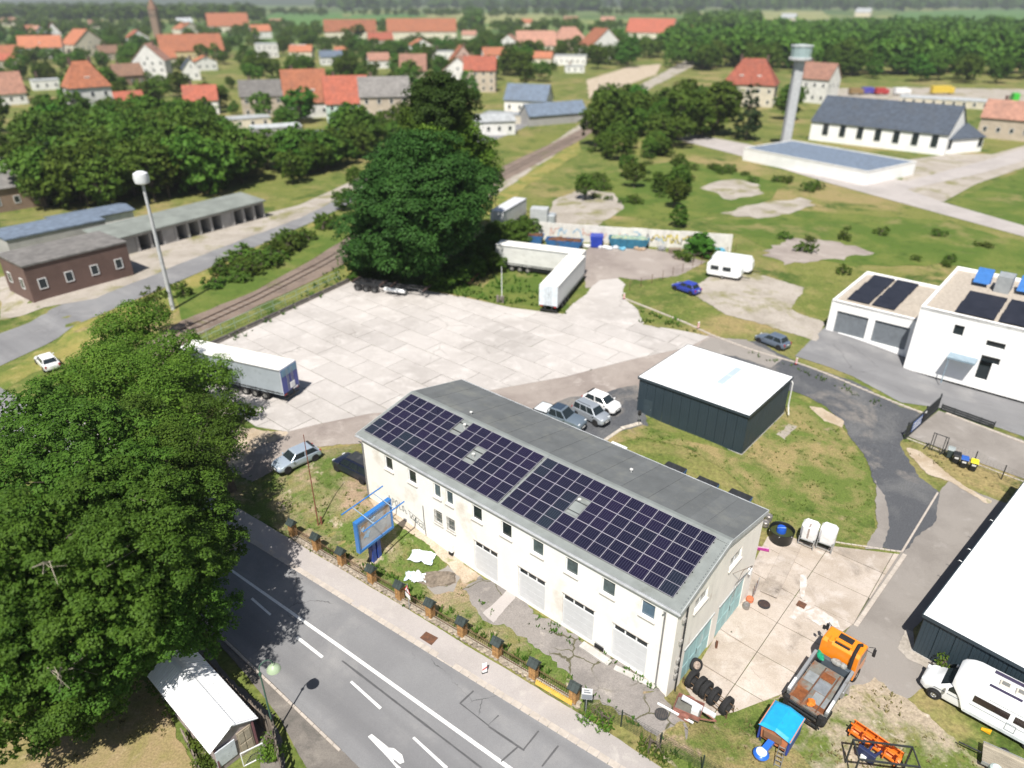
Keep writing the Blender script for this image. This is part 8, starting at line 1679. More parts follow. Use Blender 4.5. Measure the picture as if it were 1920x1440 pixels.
# white water tanks on stands
def water_tank(label,px,py,strip=False):
    p=at(px,py); t=thing('water_tank',label,'tank',p+Vector((0,0,.06)),BRZ+.12,'white tanks on steel stands'); s=.62
    m=MB(); m.add([(-s+.18,-s+.08,.75),(s-.18,-s+.08,.75),(s,-s+.25,.95),(s,s-.25,.95),(s-.18,s-.08,.75),(-s+.18,s-.08,.75),(-s,s-.25,.95),(-s,-s+.25,.95),
      (-s+.18,-s,1.0),(s-.18,-s,1.0),(s,-s+.2,1.05),(s,s-.2,1.05),(s-.18,s,1.0),(-s+.18,s,1.0),(-s,s-.2,1.05),(-s,-s+.2,1.05),
      (-s+.18,-s,1.95),(s-.18,-s,1.95),(s,-s+.2,1.95),(s,s-.2,1.95),(s-.18,s,1.95),(-s+.18,s,1.95),(-s,s-.2,1.95),(-s,-s+.2,1.95),
      (-s+.25,-s+.16,2.12),(s-.25,-s+.16,2.12),(s-.16,-s+.3,2.12),(s-.16,s-.3,2.12),(s-.25,s-.16,2.12),(-s+.25,s-.16,2.12),(-s+.16,s-.3,2.12),(-s+.16,-s+.3,2.12)],
      [tuple(range(7,-1,-1)),tuple(range(24,32))]+[(k+i,k+(i+1)%8,k+8+(i+1)%8,k+8+i) for k in (0,8,16) for i in range(8)]); m.build('vessel',mat('white_plastic',(0.80,0.80,0.80),rough=.35),t,smooth=True)
    m=MB(); m.lathe([(.16,2.11),(.16,2.17),(0,2.18)],12); m.build('cap',WHITE,t)
    for x in (-.58,.58):
        for y in (-.58,.58): m=MB(); m.bar((x,y,0),(x,y,.98),.07); m.build('leg',STEEL,t)
    for a,b in (((-.58,-.58),(.58,-.58)),((.58,-.58),(.58,.58)),((.58,.58),(-.58,.58)),((-.58,.58),(-.58,-.58))):
        m=MB(); m.bar((a[0],a[1],.74),(b[0],b[1],.74),.06); m.bar((a[0],a[1],.25),(b[0],b[1],.25),.05); m.build('crossbar',STEEL,t)
    if strip: m=MB(); m.cham(-.07,-.64,1.0,.07,-.622,2.0,.004); m.cham(-.07,-.62,2.13,.07,.0,2.15,.004); m.build('gauge_strip',mat('brown_grey_strip',(0.34,0.28,0.25),rough=.7),t)
water_tank('white plastic tank with a brown strip on a steel stand',1512,1020,True); water_tank('plain white plastic tank on a steel stand nearest the gravel drive',1546,1027)
# black tub with blue pump
p=at(1462,1012); t=thing('black_tub','wide open black tub holding a blue barrel','tub',p+Vector((0,0,.06)))
m=MB(); m.lathe([(0,.04),(.88,.04),(.92,.0),(.98,1.0),(1.02,1.05),(.98,1.06),(.93,1.0),(.86,.12),(0,.12)],24); m.build('tub_shell',mat('tub_black',(0.012,0.014,0.013),rough=.4),t,smooth=True); m=MB(); m.lathe([(.91,.72),(0,.725)],20); m.build('water',mat('murky_water',(0.05,0.06,0.02),rough=.1),t)
for k in range(6): m=MB(); a=2*PI*k/6; m.lathe([(.03,0),(.03,.03)],6,(1.0*math.cos(a),1.0*math.sin(a),.92),axis='z'); m.build('fitting',WHITE,t)
m=MB(); m.lathe([(.0,.3),(.36,.3),(.38,.6),(.36,1.0),(.33,1.08),(.3,1.02),(0,1.0)],16,(0,0,0)); m.tube([(-.36,0,1.0),(-.2,-.25,1.25),(.2,-.3,1.25),(.36,0,1.0)],.02,5,1); tag(m.build('blue_barrel',[mat('barrel_blue',(0.02,0.10,0.50),rough=.4),mat('pale_blue_hose',(0.35,0.55,0.75),rough=.5)],None,p+Vector((0,.1,.15)),0,smooth=True),'blue barrel with a pale hose floating in the black tub','barrel')
def keg(label,px,py,r=.27,h=.55,mm=None,cat='keg',name='keg'):
    p=at(px,py); m=MB(); m.lathe([(r*.8,0),(r,.05),(r,h*.3),(r*1.03,h*.33),(r,h*.36),(r,h*.64),(r*1.03,h*.67),(r,h*.70),(r,h-.05),(r*.85,h),(r*.8,h-.06),(0,h-.05)],16); return tag(m.build(name,mm or mat('keg_steel',(0.36,0.34,0.32),rough=.4,metal=.6,dirt=(0.2,0.17,0.15),dscale=4),None,p+Vector((0,0,.06)),smooth=True),label,cat)
keg('grey steel keg behind the black tub',1440,977,.3,.6); keg('second grey keg wedged between tub and workshop wall',1434,987,.3,.5); keg('white topped keg beside the orange bucket',1398,1141,.25,.45); keg('orange red bucket at the corner of the turquoise gate',1405,1128,.27,.34,mat('bucket_orange',(0.55,0.17,0.08),rough=.6),'bucket','bucket')
m=MB(); m.cham(-.55,-.12,0,.55,.12,.10,.01,0); m.cham(-.55,.10,.0,.55,.13,.22,.01,1); p=at(1428,1032); tag(m.build('trim_strip',[mat('magenta_edge',(0.30,0.02,0.18),rough=.5),mat('pink_white_edge',(0.70,0.50,0.62),rough=.5)],None,(p.x,p.y,p.z+.06),-.25),'magenta and white trim strip lying by the workshop corner','strip')
p=at(1413,1118)
for k in range(4):
    m=MB(); m.tube([(0,0,0),(.25+.08*k,.55+.1*k,.75)],.022,5); tag(m.build('leaning_pipe',STEEL if k%2 else RUST,None,(p.x+.12*k-.2,p.y+.18*k-.3,p.z+.06)),['thin rusty pipe leaning closest to the orange bucket','grey steel pipe leaning second from the orange bucket','second rusty pipe in the bundle leaning by the workshop corner','grey pipe leaning farthest from the orange bucket'][k],'pipe','pipes leaning by the workshop corner')
m=MB(); m.bar((0,0,0),(.02,.06,.7),.12,.05); m.bar((.09,0,0),(.1,.06,.65),.1,.05); p=at(1341,1217); tag(m.build('door_prop',mat('rusty_brown_board',(0.16,0.07,0.04),rough=.9),None,(p.x,p.y,p.z+.05)),'two rusty prop boards leaning between the turquoise gates','prop')
# tyre rack, wheel and scrap trailer
M_TYRE=mat('lorry_tyre_rubber',(0.022,0.022,0.023),rough=.9,var=.2,scale=5,bump=.5,bscale=18)
def tyre(label,px,py,h,r=.60,w=.37,group='lorry tyres standing in the rack'):
    p=at(px,py,h); m=MB(); m.lathe([(r*.58,-w/2+.03),(r*.72,-w/2),(r*.95,-w/2+.02),(r,-w/2+.06),(r,-.05),(r-.015,-.045),(r-.015,.045),(r,.05),(r,w/2-.06),(r*.95,w/2-.02),(r*.72,w/2),(r*.58,w/2-.03),(r*.58,-w/2+.03)],22,axis='x')
    for k in range(22): a=2*PI*k/22; m.cbox((0,math.cos(a)*(r+.004),math.sin(a)*(r+.004)),(w*.8,.03,.018),rx=a+PI/2)
    return tag(m.build('lorry_tyre',M_TYRE,None,(p.x,p.y,hgt(p.x,p.y)+r+.1),BRZ+.05,smooth=True),label,'tyre',group)
T0,T1=at(1296,1275,.5),at(1362,1327,.5)
for k,(u,l) in enumerate(((.02,'lorry tyre at the wall end of the rack'),(.27,'second lorry tyre from the wall in the rack'),(.43,'third lorry tyre, pressed against the second'),(.66,'fourth lorry tyre standing before the gap in the rack'),(1.0,'last lorry tyre at the open end of the rack'))):
    q=T0.lerp(T1,u); m=tyre(l,1300,1270,.5); m.location=(q.x,q.y,hgt(q.x,q.y)+.70)
rzr=ang(T0,T1)
for o in [x for x in bpy.data.objects if x.name.startswith('lorry_tyre')]: o.rotation_euler=(0,0,rzr)
t=thing('tyre_rack','low steel tube rack carrying five lorry tyres','rack',(T0.x,T0.y,hgt(T0.x,T0.y)+.05),rzr); LR=(T1-T0).length
for y in (-.36,.36): m=MB(); m.tube([(-.4,y,.22),(LR+.35,y,.22)],.03,6); m.tube([(-.4,y*.9,.62),(LR+.35,y*.9,.62)],.025,6); m.build('rack_tube',M_IRON,t)
for x in (-.35,LR*.5,LR+.3):
    for y in (-.4,.4): m=MB(); m.bar((x,y,-.05),(x,y*.85,.68),.05); m.build('rack_leg',M_IRON,t)
p=at(1301,1256); m=MB(); m.lathe([(.30,0),(.44,.03),(.45,.25),(.32,.30),(.28,.2),(.1,.16),(0,.16)],18); t=tag(m.build('spare_wheel',[M_TYRE],None,(p.x,p.y,p.z+.55),0,smooth=True),'upright wheel with rusty rim beside the turquoise gate','wheel'); t.rotation_euler=(1.0,.3,.2)
m=MB(); m.lathe([(.27,.22),(.25,.30),(.12,.34),(0,.33)],14); m.build('rim',mat('rust_spot_rim',(0.42,0.33,0.27),rough=.7,var=.4,scale=6),t)
for k,(x,y,l) in enumerate(((1283,1302,'rough trailer'),)): pass
A_,B_,C_=at(1264,1323,.55),at(1310,1352,.55),at(1278,1300,.55); d=(B_-A_); L=d.length; d.normalize(); c=(A_+B_)/2+Vector((-d.y,d.x,0))*.55
t=thing('car_trailer','small faded red car trailer with its open box by the tyre rack','trailer',(c.x,c.y,hgt(c.x,c.y)+.06),math.atan2(d.y,d.x)); M_FR=mat('faded_red_steel',(0.30,0.13,0.10),rough=.75,var=.2,scale=3,dirt=(0.2,0.10,0.07),dscale=2)
hx,hy=L/2,.58; m=MB(); m.box(-hx,-hy,.40,hx,hy,.45); m.build('floor',mat('trailer_floor',(0.16,0.16,0.14),rough=.9,var=.2),t)
for a in ((-hx,-hy,-hx+.03,hy),(hx-.03,-hy,hx,hy),(-hx+.03,-hy,hx-.03,-hy+.03),(-hx+.03,hy-.03,hx-.03,hy)): m=MB(); m.box(a[0],a[1],.451,a[2],a[3],.80); m.build('side_board',M_FR,t)
axle_wheels(t,(-.1,),hy+.2,.29,.17,mat('white_rim',(0.6,0.6,0.58),rough=.5))
for s in (-1,1): m=MB(); m.extr([(-.1+.36*math.cos(a),.3+.36*math.sin(a)) for a in [PI*k/8 for k in range(9)]],'y',s*(hy+.12)-.11,s*(hy+.12)+.11); m.build('mudguard',M_FR,t)
m=MB(); m.bar((hx,-.3,.4),(hx+.9,0,.4),.06); m.bar((hx,.3,.4),(hx+.9,0,.4),.06); m.build('drawbar',M_FR,t)
m=MB(); m.cham(.2,-.25,.46,.65,.05,.85,.01); p=Vector(t.location)+Matrix.Rotation(t.rotation_euler.z,4,'Z')@Vector((0,0,0)); tag(m.build('white_box',WHITE,None,p,t.rotation_euler.z),'white carton standing in the faded red trailer','box')
a,b=at(1279,1306,1.05),at(1341,1342,.9); m=MB(); m.bar((0,-.11,0),((b-a).length,-.11,0),.1,.14); m.bar((0,.03,.0),((b-a).length,.03,.0),.12,.2); o=tag(m.build('metal_profile',mat('light_metal',(0.66,0.68,0.70),rough=.4),None,a,ang(a,b)),'long light metal profile lying across the faded red trailer','profile'); o.rotation_euler=(0,-math.asin((b.z-a.z)/(b-a).length),ang(a,b))
a,b=at(1233,1320),at(1298,1363); m=MB(); m.bar((0,0,.05),((b-a).length,0,.05),.12,.08); tag(m.build('white_batten',WHITE,None,(a.x,a.y,a.z+.03),ang(a,b)),'white batten lying on the asphalt apron','batten')
# ---- salt spreader under a blue tarp
za=1.85; K=[at(1455,1311,za),at(1511.6,1345,za),at(1479.7,1389,za),at(1424.8,1351,za)]; c=sum(K,Vector())/4; d=(K[3]-K[0]); w1=(K[1]-K[0]).length; w2=d.length; rzs=ang(K[0],K[1])
t=thing('salt_spreader','orange salt spreader hopper under a bright blue tarpaulin','spreader',(c.x,c.y,hgt(c.x,c.y)+.04),rzs); hx,hy=w1/2,w2/2
M_OF=mat('faded_orange',(0.62,0.22,0.10),rough=.6,var=.1,scale=2,dirt=(0.35,0.18,0.10),dscale=2)
m=MB(); m.add([(-hx+.1,-hy+.1,1.68),(hx-.1,-hy+.1,1.68),(hx-.1,hy-.1,1.68),(-hx+.1,hy-.1,1.68),(-hx*.8,-hy+.2,.5),(hx*.8,-hy+.2,.5),(hx*.8,hy-.1,.5),(-hx*.8,hy-.1,.5)],[(0,1,2,3),(7,6,5,4),(4,5,1,0),(5,6,2,1),(6,7,3,2),(7,4,0,3)]); m.build('hopper',M_OF,t)
for s in (-1,1): m=MB(); m.box(s*(hx-.06)-.05,-hy+.12,.35,s*(hx-.06)+.05,hy-.08,1.68); m.build('side_tank',mat('royal_blue_steel',(0.03,0.06,0.30),rough=.45),t)
m=MB(); n=10; vs=[]; fs=[]
for j in range(n+1):
    for i in range(n+1):
        u,v=i/n*2-1,j/n*2-1; z=1.74+.22*(1-abs(u))+.015*mnoise.noise(Vector((u*4,v*4,3))); vs.append((u*(hx+.04),v*(hy+.04),z-(.10 if max(abs(u),abs(v))==1 else 0)))
fs=[(j*(n+1)+i,j*(n+1)+i+1,(j+1)*(n+1)+i+1,(j+1)*(n+1)+i) for j in range(n) for i in range(n)]; m.add(vs,fs); m.build('tarpaulin',mat('sky_blue_tarpaulin',(0.015,0.33,0.60),rough=.45,var=.08,scale=2,dirt=(0.03,0.22,0.42),dscale=2.5,dlo=.6,dhi=.68),t)
for x in (-hx,hx): m=MB(); m.bar((x,-hy,1.66),(x,hy,1.66),.05); m.build('hopper_rim',M_OF,t)
for x,y in ((-hx+.2,-hy+.25),(hx-.2,-hy+.25),(hx-.2,hy-.2),(-hx+.2,hy-.2)): m=MB(); m.bar((x,y,0),(x,y,1.6),.08); m.build('leg',mat('navy_leg',(0.03,0.04,0.10),rough=.6),t)
m=MB(); m.bar((-hx*.6,-hy+.02,1.2),(hx*.5,-hy+.02,1.35),.12,.5); m.build('rear_plate',mat('brown_plate',(0.26,0.13,0.07),rough=.7),t)
q=at(1450,1407); qq=Vector((q.x,q.y,0))-Vector((t.location.x,t.location.y,0)); R_=Matrix.Rotation(-rzs,3,'Z')@qq; q0=at(1429,1406,.75); Rq=Matrix.Rotation(-rzs,3,'Z')@Vector((q0.x-t.location.x,q0.y-t.location.y,0))
m=MB(); m.lathe([(.30,.35),(.42,.45),(.46,.60),(.36,.72),(.3,.75)],18,(Rq.x,Rq.y,0)); m.build('spinner_guard',paint('spreader_blue',(0.02,0.12,0.50)),t,smooth=True); m=MB(); m.lathe([(.31,.74),(.30,.79),(0,.80)],18,(Rq.x,Rq.y,0)); m.build('spinner_lid',mat('pale_lid',(0.66,0.74,0.80),rough=.4),t)
m=MB(); m.bar((Rq.x,Rq.y,.55),(0,-hy+.3,.95),.35,.3); m.build('chute',MATS['spreader_blue'],t)
a,b=at(1456,1440),at(1466,1407); t=thing('short_ladder','short dark metal ladder leaning by the salt spreader','ladder',(a.x,a.y,a.z+.05),ang(a,b)); L=(b-a).length
for y in (-.18,.18): m=MB(); m.bar((0,y,0),(L*.8,y,.95),.04,.06); m.build('stile',DARKMETAL,t)
for k in range(6): m=MB(); u=(k+.5)/6; m.bar((L*.8*u,-.18,.95*u),(L*.8*u,.18,.95*u),.05,.03); m.build('rung',STEEL,t)
# ---- snow plough
A_,B_=at(1597,1360,.5),at(1690,1424,.5); d=(B_-A_); L=d.length; c=(A_+B_)/2
t=thing('snow_plough','orange snow plough blade lying behind the dark steel frame','plough',(c.x,c.y,hgt(c.x,c.y)+.04),ang(A_,B_)); M_PO=paint('plough_orange',(0.75,0.17,0.012),rough=.5)
for s in range(4):
    m=MB(); x0=-L/2+L*s/4+.01; x1=-L/2+L*(s+1)/4-.01; nn_=8; vs=[]
    for i in range(2):
        for k in range(nn_+1):
            a=-1.1+2.0*k/nn_; vs.append(((x0,x1)[i],.25+.55*math.cos(a)-.5,.55+.55*math.sin(a)))
        for k in range(nn_+1):
            a=-1.1+2.0*k/nn_; vs.append(((x0,x1)[i],.25+.50*math.cos(a)-.5,.55+.50*math.sin(a)))
    N_=2*(nn_+1); fs=[(k,k+1,N_+k+1,N_+k) for k in range(nn_)]+[(nn_+1+k,N_+nn_+1+k,N_+nn_+2+k,nn_+2+k) for k in range(nn_)]+[(0,N_,N_+nn_+1,nn_+1),(nn_,2*nn_+1,N_+2*nn_+1,N_+nn_)]
    m.add(vs,fs); m.build('blade_section',M_PO,t)
for k in range(5): m=MB(); x=-L/2+.15+(L-.3)*k/4; m.cham(x-.03,-.55,.2,x+.03,.12,.95,.02); m.build('blade_rib',M_PO,t)
m=MB(); m.bar((-L/2,-.3,.95),(L/2,-.3,.95),.08,.06); m.bar((-L/2,-.45,.45),(L/2,-.45,.45),.10); m.build('back_beam',M_PO,t)
m=MB(); m.bar((-.5,-.4,.5),(-.3,-1.3,.5),.12); m.bar((.5,-.4,.5),(.3,-1.3,.5),.12); m.cham(-.5,-1.45,.25,.5,-1.2,.95,.03); m.tube([(0,-.5,.8),(0,-1.3,.7)],.07,8); m.build('mounting_frame',mat('plough_navy',(0.02,0.03,0.09),rough=.5),t)
m=MB(); m.cham(-.22,-1.6,.3,.1,-1.45,.6,.03); m.build('valve_block',WHITE,t)
for s in (-1,1): m=MB(); m.cham(s*L*.47-.05,-.5,.0,s*L*.47+.05,.3,.12,.02); m.build('runner',BLACK,t)
# ---- dark steel frame
FZ=2.1; a,b=at(1600,1387,FZ),at(1711,1401,FZ); c=at(1595,1414,FZ-.0); L=(b-a).length; dv=c-a; dv=dv-(b-a).normalized()*dv.dot((b-a).normalized()); Dp=max(1.2,min(2.5,dv.length))
t=thing('steel_frame','open dark steel tube frame standing over the snow plough','frame',(a.x,a.y,hgt(a.x,a.y)),ang(a,b))
for y in (0,-Dp):
    for x in (0,L): m=MB(); m.bar((x,y,0),(x,y,FZ-.05),.08); m.build('upright',M_AW,t)
    m=MB(); m.bar((-.04,y,FZ),(L+.04,y,FZ),.08,.1); m.build('top_bar',M_AW,t)
for x in (0,L): m=MB(); m.bar((x,-.05,FZ),(x,-Dp+.05,FZ),.07); m.build('side_bar',M_AW,t)
# ---- plank-decked trailer at the lower right corner
p=at(1880,1425,.6); t=thing('plank_trailer','small trailer decked with grey planks below the motorhome','trailer',(p.x,p.y,hgt(p.x,p.y)+.04),BRZ+.12)
for k in range(9): m=MB(); m.cham(-1.0,-.72+.16*k,.52,1.1,-.72+.16*k+.15,.57,.008); m.build('plank',mat('bleached_plank',(0.34,0.30,0.23),rough=.9,var=.2,scale=3,vec=(.3,1,1),rnd=.18),t)
for y in (-.75,.75): m=MB(); m.box(-1.0,y-.02,.36,1.1,y+.02,.58); m.build('side_rail',STEEL,t)
axle_wheels(t,(.1,),.95,.3,.18); m=MB(); m.bar((-1.0,0,.4),(-2.2,.05,.4),.07); m.build('drawbar',DARKMETAL,t)
# the water drum beside it
p=at(1866,1446,.4); m=MB(); m.lathe([(0,.0),(.34,.0),(.36,.3),(.33,.62),(.22,.72),(.18,.70),(.16,.62),(0,.60)],16); tag(m.build('plastic_drum',mat('mint_white_plastic',(0.55,0.66,0.64),rough=.4),None,(p.x,p.y,hgt(p.x,p.y)+.04),smooth=True),'pale mint plastic drum below the plank trailer','drum')
# ---- blue skips behind the workshop
def skip(label,p,rz,L=2.2,W=1.7,H_=1.5,lid=True,m_=None,group=None,fill=None,name='skip',lm=None):
    t=thing(name,label,'skip',p,rz,group); m_=m_ or mat('skip_blue',(0.06,0.16,0.36),rough=.5,var=.15,dirt=(0.12,0.10,0.09),dscale=2)
    m=MB(); a,b=L/2,W/2; vs=[(-a*.8,-b,.1),(a*.8,-b,.1),(a*.8,b,.1),(-a*.8,b,.1),(-a,-b,H_),(a,-b,H_),(a,b,H_),(-a,b,H_)]
    vs+= [(x*.95,y*.94,.2 if z<1 and z<H_*.5 else H_) for x,y,z in vs]
    m.add(vs,[(3,2,1,0),(0,1,5,4),(1,2,6,5),(2,3,7,6),(3,0,4,7),(8,9,10,11),(12,13,9,8),(13,14,10,9),(14,15,11,10),(15,12,8,11),(4,5,13,12),(5,6,14,13),(6,7,15,14),(7,4,12,15)]); m.build('shell',m_,t)
    for s in (-1,1):
        for x in (-.5,0,.5): q=MB(); q.bar((x*L*.8,s*(b+.03),.15),(x*L*.9,s*(b+.03),H_-.03),.07,.06); q.build('rib',m_,t)
        q=MB(); q.lathe([(.06,0),(.06,.12)],8,(-a*.4,s*b+(0 if s>0 else -.12),H_*.6),axis='y'); q.build('lug',DARKMETAL,t)
    if lid:
        for s in (-1,1): q=MB(); q.cham(-a+.02,min(s*.02,s*b),H_+.003,a-.02,max(s*.02,s*b),H_+.09,.03); q.build('lid',lm or mat('dark_cover',(0.025,0.027,0.03),rough=.7,var=.3,scale=2),t)
    if fill:
        q=MB()
        for k in range(5): q.blob((-a*.6+k*a*.3,random.uniform(-.2,.2),H_-.12),(a*.3,b*.75,.3),seed=k+int(p[0]*3)%9,amp=.6)
        q.build('load',fill,t)
    return t
for i,(x,y) in enumerate(((1262,880),(1322,908),(1384,932))):
    p=at(x,y,1.7); skip(('blue skip with black cover farthest along the workshop back','middle blue skip with black cover behind the workshop','blue skip with black cover nearest the gable, behind the workshop')[i],(p.x,p.y,hgt(p.x,p.y)+.04),BRZ,1.9,1.6,1.65,group='covered blue skips behind the workshop')
p=at(1156,840,1.5); t=thing('white_cabinet','white equipment cabinet on the lawn behind the workshop','cabinet',(p.x,p.y,hgt(p.x,p.y)+.04),BRZ); m=MB(); m.cham(-.75,-.5,0,.75,.5,1.5,.03); m.build('body',WHITE,t); m=MB(); m.cham(-.82,-.57,1.5,.82,.57,1.6,.02); m.build('lid',WHITE,t)
# ---- far end of the court: graffiti wall and scrap
GWa,GWb=at(1003,447),at(1370,472); L=(GWb-GWa).length; gr=ang(GWa,GWb); Hw=2.9
t=thing('graffiti_wall','long whitewashed wall covered in graffiti at the back of the court','wall',GWa,gr); npn=12
for k in range(npn): m=MB(); m.box(L*k/npn,-.12,-.5,L*(k+1)/npn-.02,.12,Hw+(.08 if k%3==0 else 0)); m.build('wall_panel',mat('whitewashed_panel',(0.66,0.64,0.60),rough=.9,var=.1,scale=.8,dirt=(0.46,0.43,0.38),dscale=.7),t)
rg=random.Random(9)
def squig(x0,z0,w,h,n): return [[(x0+w*(k/n)+rg.uniform(-.1,.1)*w,z0+h*rg.random()) for k in range(n+1)]]
for nm,c,xs,wd in (('graffiti_black',(0.06,0.06,0.07),[L*.58,L*.63,L*.68,L*.73,L*.78,L*.83],.12),('graffiti_yellow',(0.62,0.52,0.12),[L*.60,L*.66,L*.70,L*.76,L*.81],.2),('graffiti_pale_blue',(0.35,0.50,0.62),[L*.12,L*.2,L*.47,L*.52,L*.62],.22),('graffiti_rose',(0.62,0.42,0.36),[L*.08,L*.25,L*.33,L*.44],.2)):
    m=MB()
    for x in xs:
        for p_ in squig(x,.7,L*.045,1.7,6): strokes(m,[p_],0,0,1,1,wd,y=-.13-.004*rg.random())
    m.build('graffiti',mat(nm,c,rough=.9,var=.1),t)
def onto(px,py): p=at(px,py); return Vector((p.x,p.y,p.z+.03))
M_RUSTL=mat('scrap_load',(0.16,0.075,0.04),rough=.95,var=.35,scale=3,bump=.6); M_SB=mat('container_blue',(0.03,0.12,0.30),rough=.5,var=.15,dirt=(0.10,0.08,0.07),dscale=1.5)
skip('short blue skip heaped with rusty scrap beside the thicket',onto(1003,456),gr,3.0,2.0,1.5,False,M_SB,fill=M_RUSTL); skip('long low blue skip full of rusty scrap behind the trailer',onto(1058,463),gr,6.4,2.3,1.3,False,M_SB,fill=M_RUSTL)
skip('bright blue half open container by the graffiti wall',onto(1118,462),gr+.1,2.2,2.0,1.9,True,mat('ultramarine',(0.02,0.05,0.36),rough=.4),lm=mat('ultramarine',(0.02,0.05,0.36)))
m=MB(); rg=random.Random(21)
skip('long teal skip overflowing with yellow green rubbish',onto(1178,463),gr+.03,6.8,2.2,1.6,False,mat('teal_blue_skip',(0.03,0.15,0.24),rough=.5,var=.2),fill=mat('mixed_rubbish',(0.40,0.38,0.18),rough=.9,c2=(0.08,0.25,0.30),scale=2.5,bump=.5))
for i,(x,y,s,c,l,a_) in enumerate([(1098,462,.8,(0.66,0.66,0.66),'white rubbish sacks between the low skip and the blue container',1),(1133,463,.7,(0.68,0.69,0.70),'white sack heap right of the bright blue container',2),(1148,465,.75,(0.64,0.67,0.70),'pale sack heap at the teal skip corner',3),(1199,467,.7,(0.42,0.30,0.20),'brown sack pile at the right end of the teal skip',4),(1056,462,.9,(0.05,0.22,0.45),'blue tarpaulin draped over the low skip front',5),(1163,467,.6,(0.15,0.40,0.55),'light blue foil lump before the teal skip',6)]):
    m=MB()
    for k in range(4): m.blob((rg.uniform(-.7,.7),rg.uniform(-.4,.4),.3*s),(.55*s,.45*s,.42*s),seed=i*5+k,amp=.5)
    p=onto(x,y+2); tag(m.build('rubbish_sacks',mat('sack_%s'%['pale','white','blue_white','brown','tarpaulin_blue','foil_blue'][i],c,rough=.5,var=.12,scale=3),None,p),l,'sacks')
p=onto(1240,470); t=thing('wire_cage','grey wire cage pallet box before the graffiti','cage',p,gr)
for x in (-.7,.7):
    for y in (-.5,.5): m=MB(); m.bar((x,y,0),(x,y,1.2),.06); m.build('post',STEEL,t)
for z in (.15,.5,.85,1.2):
    for y in (-.5,.5): m=MB(); m.bar((-.7,y,z),(.7,y,z),.03); m.build('wire',STEEL,t)
    for x in (-.7,.7): m=MB(); m.bar((x,-.5,z),(x,.5,z),.03); m.build('wire',STEEL,t)
m=MB(); m.blob((0,0,.45),(.6,.42,.45),seed=3,amp=.4); m.build('load',mat('grey_load',(0.40,0.41,0.42),rough=.8,var=.2),t)
def pallet_stack(label,px,py,n,rz):
    p=onto(px,py); t=thing('pallet_stack',label,'pallets',p,rz)
    for k in range(n):
        z=.15*k
        for j in range(6): m=MB(); m.box(-1.0,-.6+.21*j,z+.11,1.0,-.6+.21*j+.15,z+.14); m.build('plank',mat('pallet_wood',(0.30,0.25,0.19),rough=.9,var=.2,rnd=.2),t)
        for j in (-.55,0,.5): m=MB(); m.box(-1.0,j,z,1.0,j+.1,z+.108); m.build('runner',MATS['pallet_wood'],t)
pallet_stack('taller grey pallet stack at the court edge',1265,474,5,gr+.1); pallet_stack('low pallet stack by the weedy bush',1277,486,3,gr-.2)
p=onto(1339,480); m=MB(); m.blob((0,0,.55),(2.0,1.0,.85),seed=12,amp=.45,n=16,m=10); tag(m.build('covered_boat',mat('light_blue_cover',(0.10,0.36,0.52),rough=.45,var=.15,scale=2,bump=.2),None,p,gr-.2,smooth=True),'lumpy load under a light blue cover by the bush','cover')
p=at(1016,428); t=thing('box_lorry','small grey box lorry behind the graffiti wall end','lorry',(p.x,p.y+1.5,p.z),gr); m=MB(); m.cham(-2,-1.1,.9,1.2,1.1,3.4,.05); m.build('box_body',mat('lorry_grey',(0.45,0.47,0.48),rough=.5),t); m=MB(); m.cham(1.25,-1.05,.5,2.6,1.05,2.4,.2); m.build('cab',mat('lorry_cab_grey',(0.35,0.38,0.40),rough=.4),t); m=MB(); m.box(2.2,-.9,1.5,2.62,.9,2.2); m.build('windscreen',GLASS,t); axle_wheels(t,(-1.2,1.8),1.05,.45,.3)
p=onto(1268,470); 
# ---- grass tufts and weeds: ground cover
def tufts(name,polys,dens,h0,h1,m_,seed,w=.05):
    rg=np.random.default_rng(seed); V=[]; 
    for pix in polys:
        poly=[at(*p) for p in pix]; xs=[p.x for p in poly]; ys=[p.y for p in poly]; A=(max(xs)-min(xs))*(max(ys)-min(ys)); n=int(A*dens)
        for _ in range(n):
            x=rg.uniform(min(xs),max(xs)); y=rg.uniform(min(ys),max(ys))
            q=mnoise.noise(Vector((x*.45,y*.45,seed)))
            if q<-.12 or not inside((x,y),poly): continue
            z=hgt(x,y)+.03; s=(.7+q)*rg.uniform(.7,1.3)
            for k in range(5):
                a=rg.uniform(0,6.28); r=rg.uniform(0,.12); h=rg.uniform(h0,h1)*s; bx,by=x+r*math.cos(a),y+r*math.sin(a); tx,ty=bx+math.cos(a)*h*.6,by+math.sin(a)*h*.6; c,s_=math.cos(a+1.57)*w,math.sin(a+1.57)*w
                V+= [(bx-c,by-s_,z),(bx+c,by+s_,z),(tx+c*.3,ty+s_*.3,z+h),(tx-c*.3,ty-s_*.3,z+h)]
    V=np.array(V); o=bpy.data.objects.new(name,leaf_mesh(name,V,len(V)//4,m_)); col.objects.link(o); o['kind']='stuff'
G_A=leaf_mat('grass_blade',(0.06,0.10,0.015),(0.13,0.17,0.035),(0.30,0.26,0.12)); G_B=leaf_mat('dry_grass_blade',(0.10,0.12,0.03),(0.28,0.24,0.11),(0.36,0.29,0.16)); G_W=leaf_mat('weed_leaf',(0.03,0.08,0.01),(0.08,0.15,0.02),(0.13,0.19,0.04))
GARD=[(560,1020),(640,1063),(860,1192),(1070,1318),(1090,1290),(985,1200),(900,1165),(870,1110),(800,1020),(695,940),(690,850),(640,855),(560,880),(500,905)]
tufts('grass',[GARD,[(1165,812),(1205,800),(1300,833),(1390,858),(1480,752),(1540,770),(1600,840),(1640,935),(1635,1000),(1545,1008),(1440,970),(1380,900),(1200,825)]],2.6,.06,.17,G_A,41)
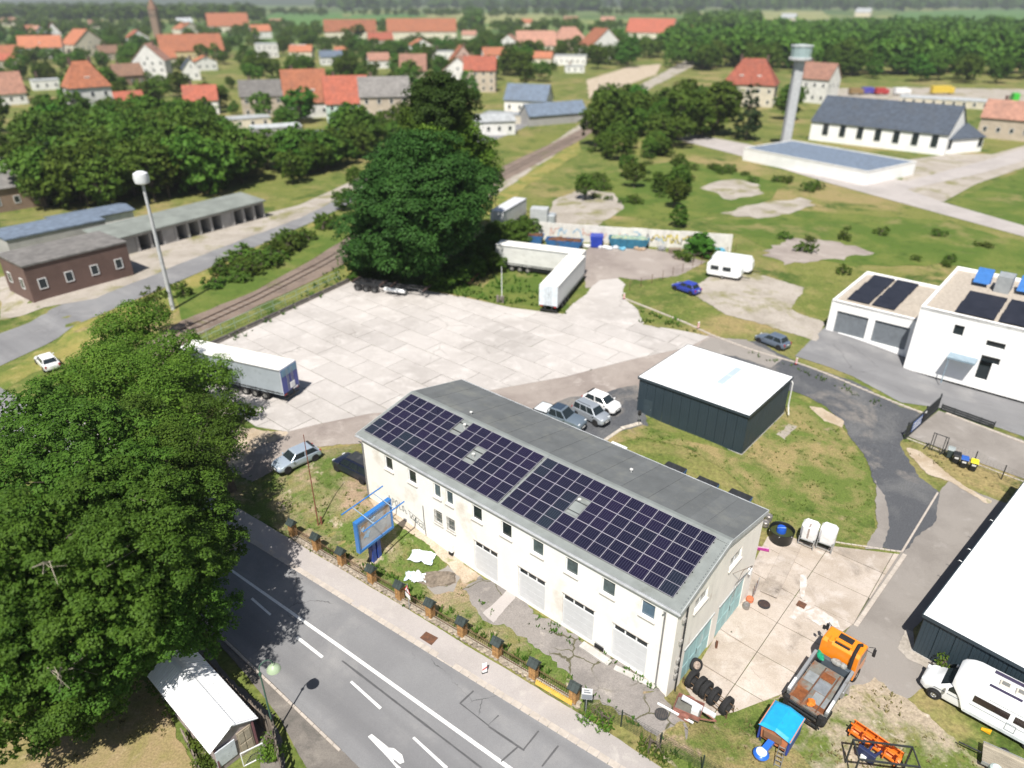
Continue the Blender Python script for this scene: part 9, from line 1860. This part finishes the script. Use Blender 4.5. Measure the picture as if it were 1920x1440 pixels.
tufts('dry_grass',[[(1235,1388),(1310,1345),(1400,1325),(1560,1320),(1640,1275),(1720,1320),(1900,1440),(1960,1560),(1400,1560)],[(0,1400),(250,1275),(340,1390),(380,1500),(0,1500)],[(1690,815),(1720,830),(1880,910),(1900,930),(1800,890),(1700,850)]],2.4,.06,.18,G_B,42)
tufts('weeds',[[(1083,1328),(1240,1402),(1400,1500),(1370,1500),(1200,1410),(1090,1345)],[(560,1010),(860,1185),(1085,1322),(1080,1330),(850,1195),(555,1020)],[(800,546),(960,576),(1060,589),(1060,580),(960,560),(860,540)],[(1190,592),(1300,618),(1330,632),(1200,608)],[(1330,632),(1500,690),(1690,770),(1685,778),(1500,700),(1350,645)]],3.0,.12,.4,G_W,43,.06)
tufts('weeds',[[(985,1150),(1120,1215),(1248,1302),(1240,1310),(1100,1225),(985,1165)],[(1000,1150),(1050,1175),(1045,1190),(990,1170)],[(870,1100),(960,1176),(955,1182),(866,1110)],[(1045,1250),(1180,1345),(1262,1392),(1255,1400),(1170,1352),(1040,1258)]],5.0,.08,.25,G_W,45,.06)
tufts('long_grass',[[(600,1032),(700,1090),(860,1180),(1080,1310),(1092,1298),(880,1165),(720,1070),(615,1015)]],7.0,.18,.48,G_W,46,.06)
tufts('scrub',[[(660,525),(700,500),(900,500),(1000,500),(1040,560),(1060,585),(960,573),(800,543)],[(640,480),(680,478),(660,520),(600,560),(500,610),(420,655),(400,650),(560,560)],[(1195,580),(1240,590),(1330,628),(1205,606)]],1.2,.2,.7,G_W,44,.10)

# ================================================================ HAZE
def haze(density):
    m=bpy.data.materials.new('air'); m.use_nodes=True; N=m.node_tree.nodes; N.remove(N['Principled BSDF']); v=N.new('ShaderNodeVolumePrincipled'); v.inputs['Color'].default_value=(.92,.95,1.0,1); v.inputs['Density'].default_value=density; v.inputs['Anisotropy'].default_value=.3
    m.node_tree.links.new(v.outputs[0],N['Material Output'].inputs['Volume'])
    b=MB(); b.box(-9300,-700,-3.0,9300,9300,92.0); o=b.build('haze',m); o['kind']='stuff'
haze(0.00016)
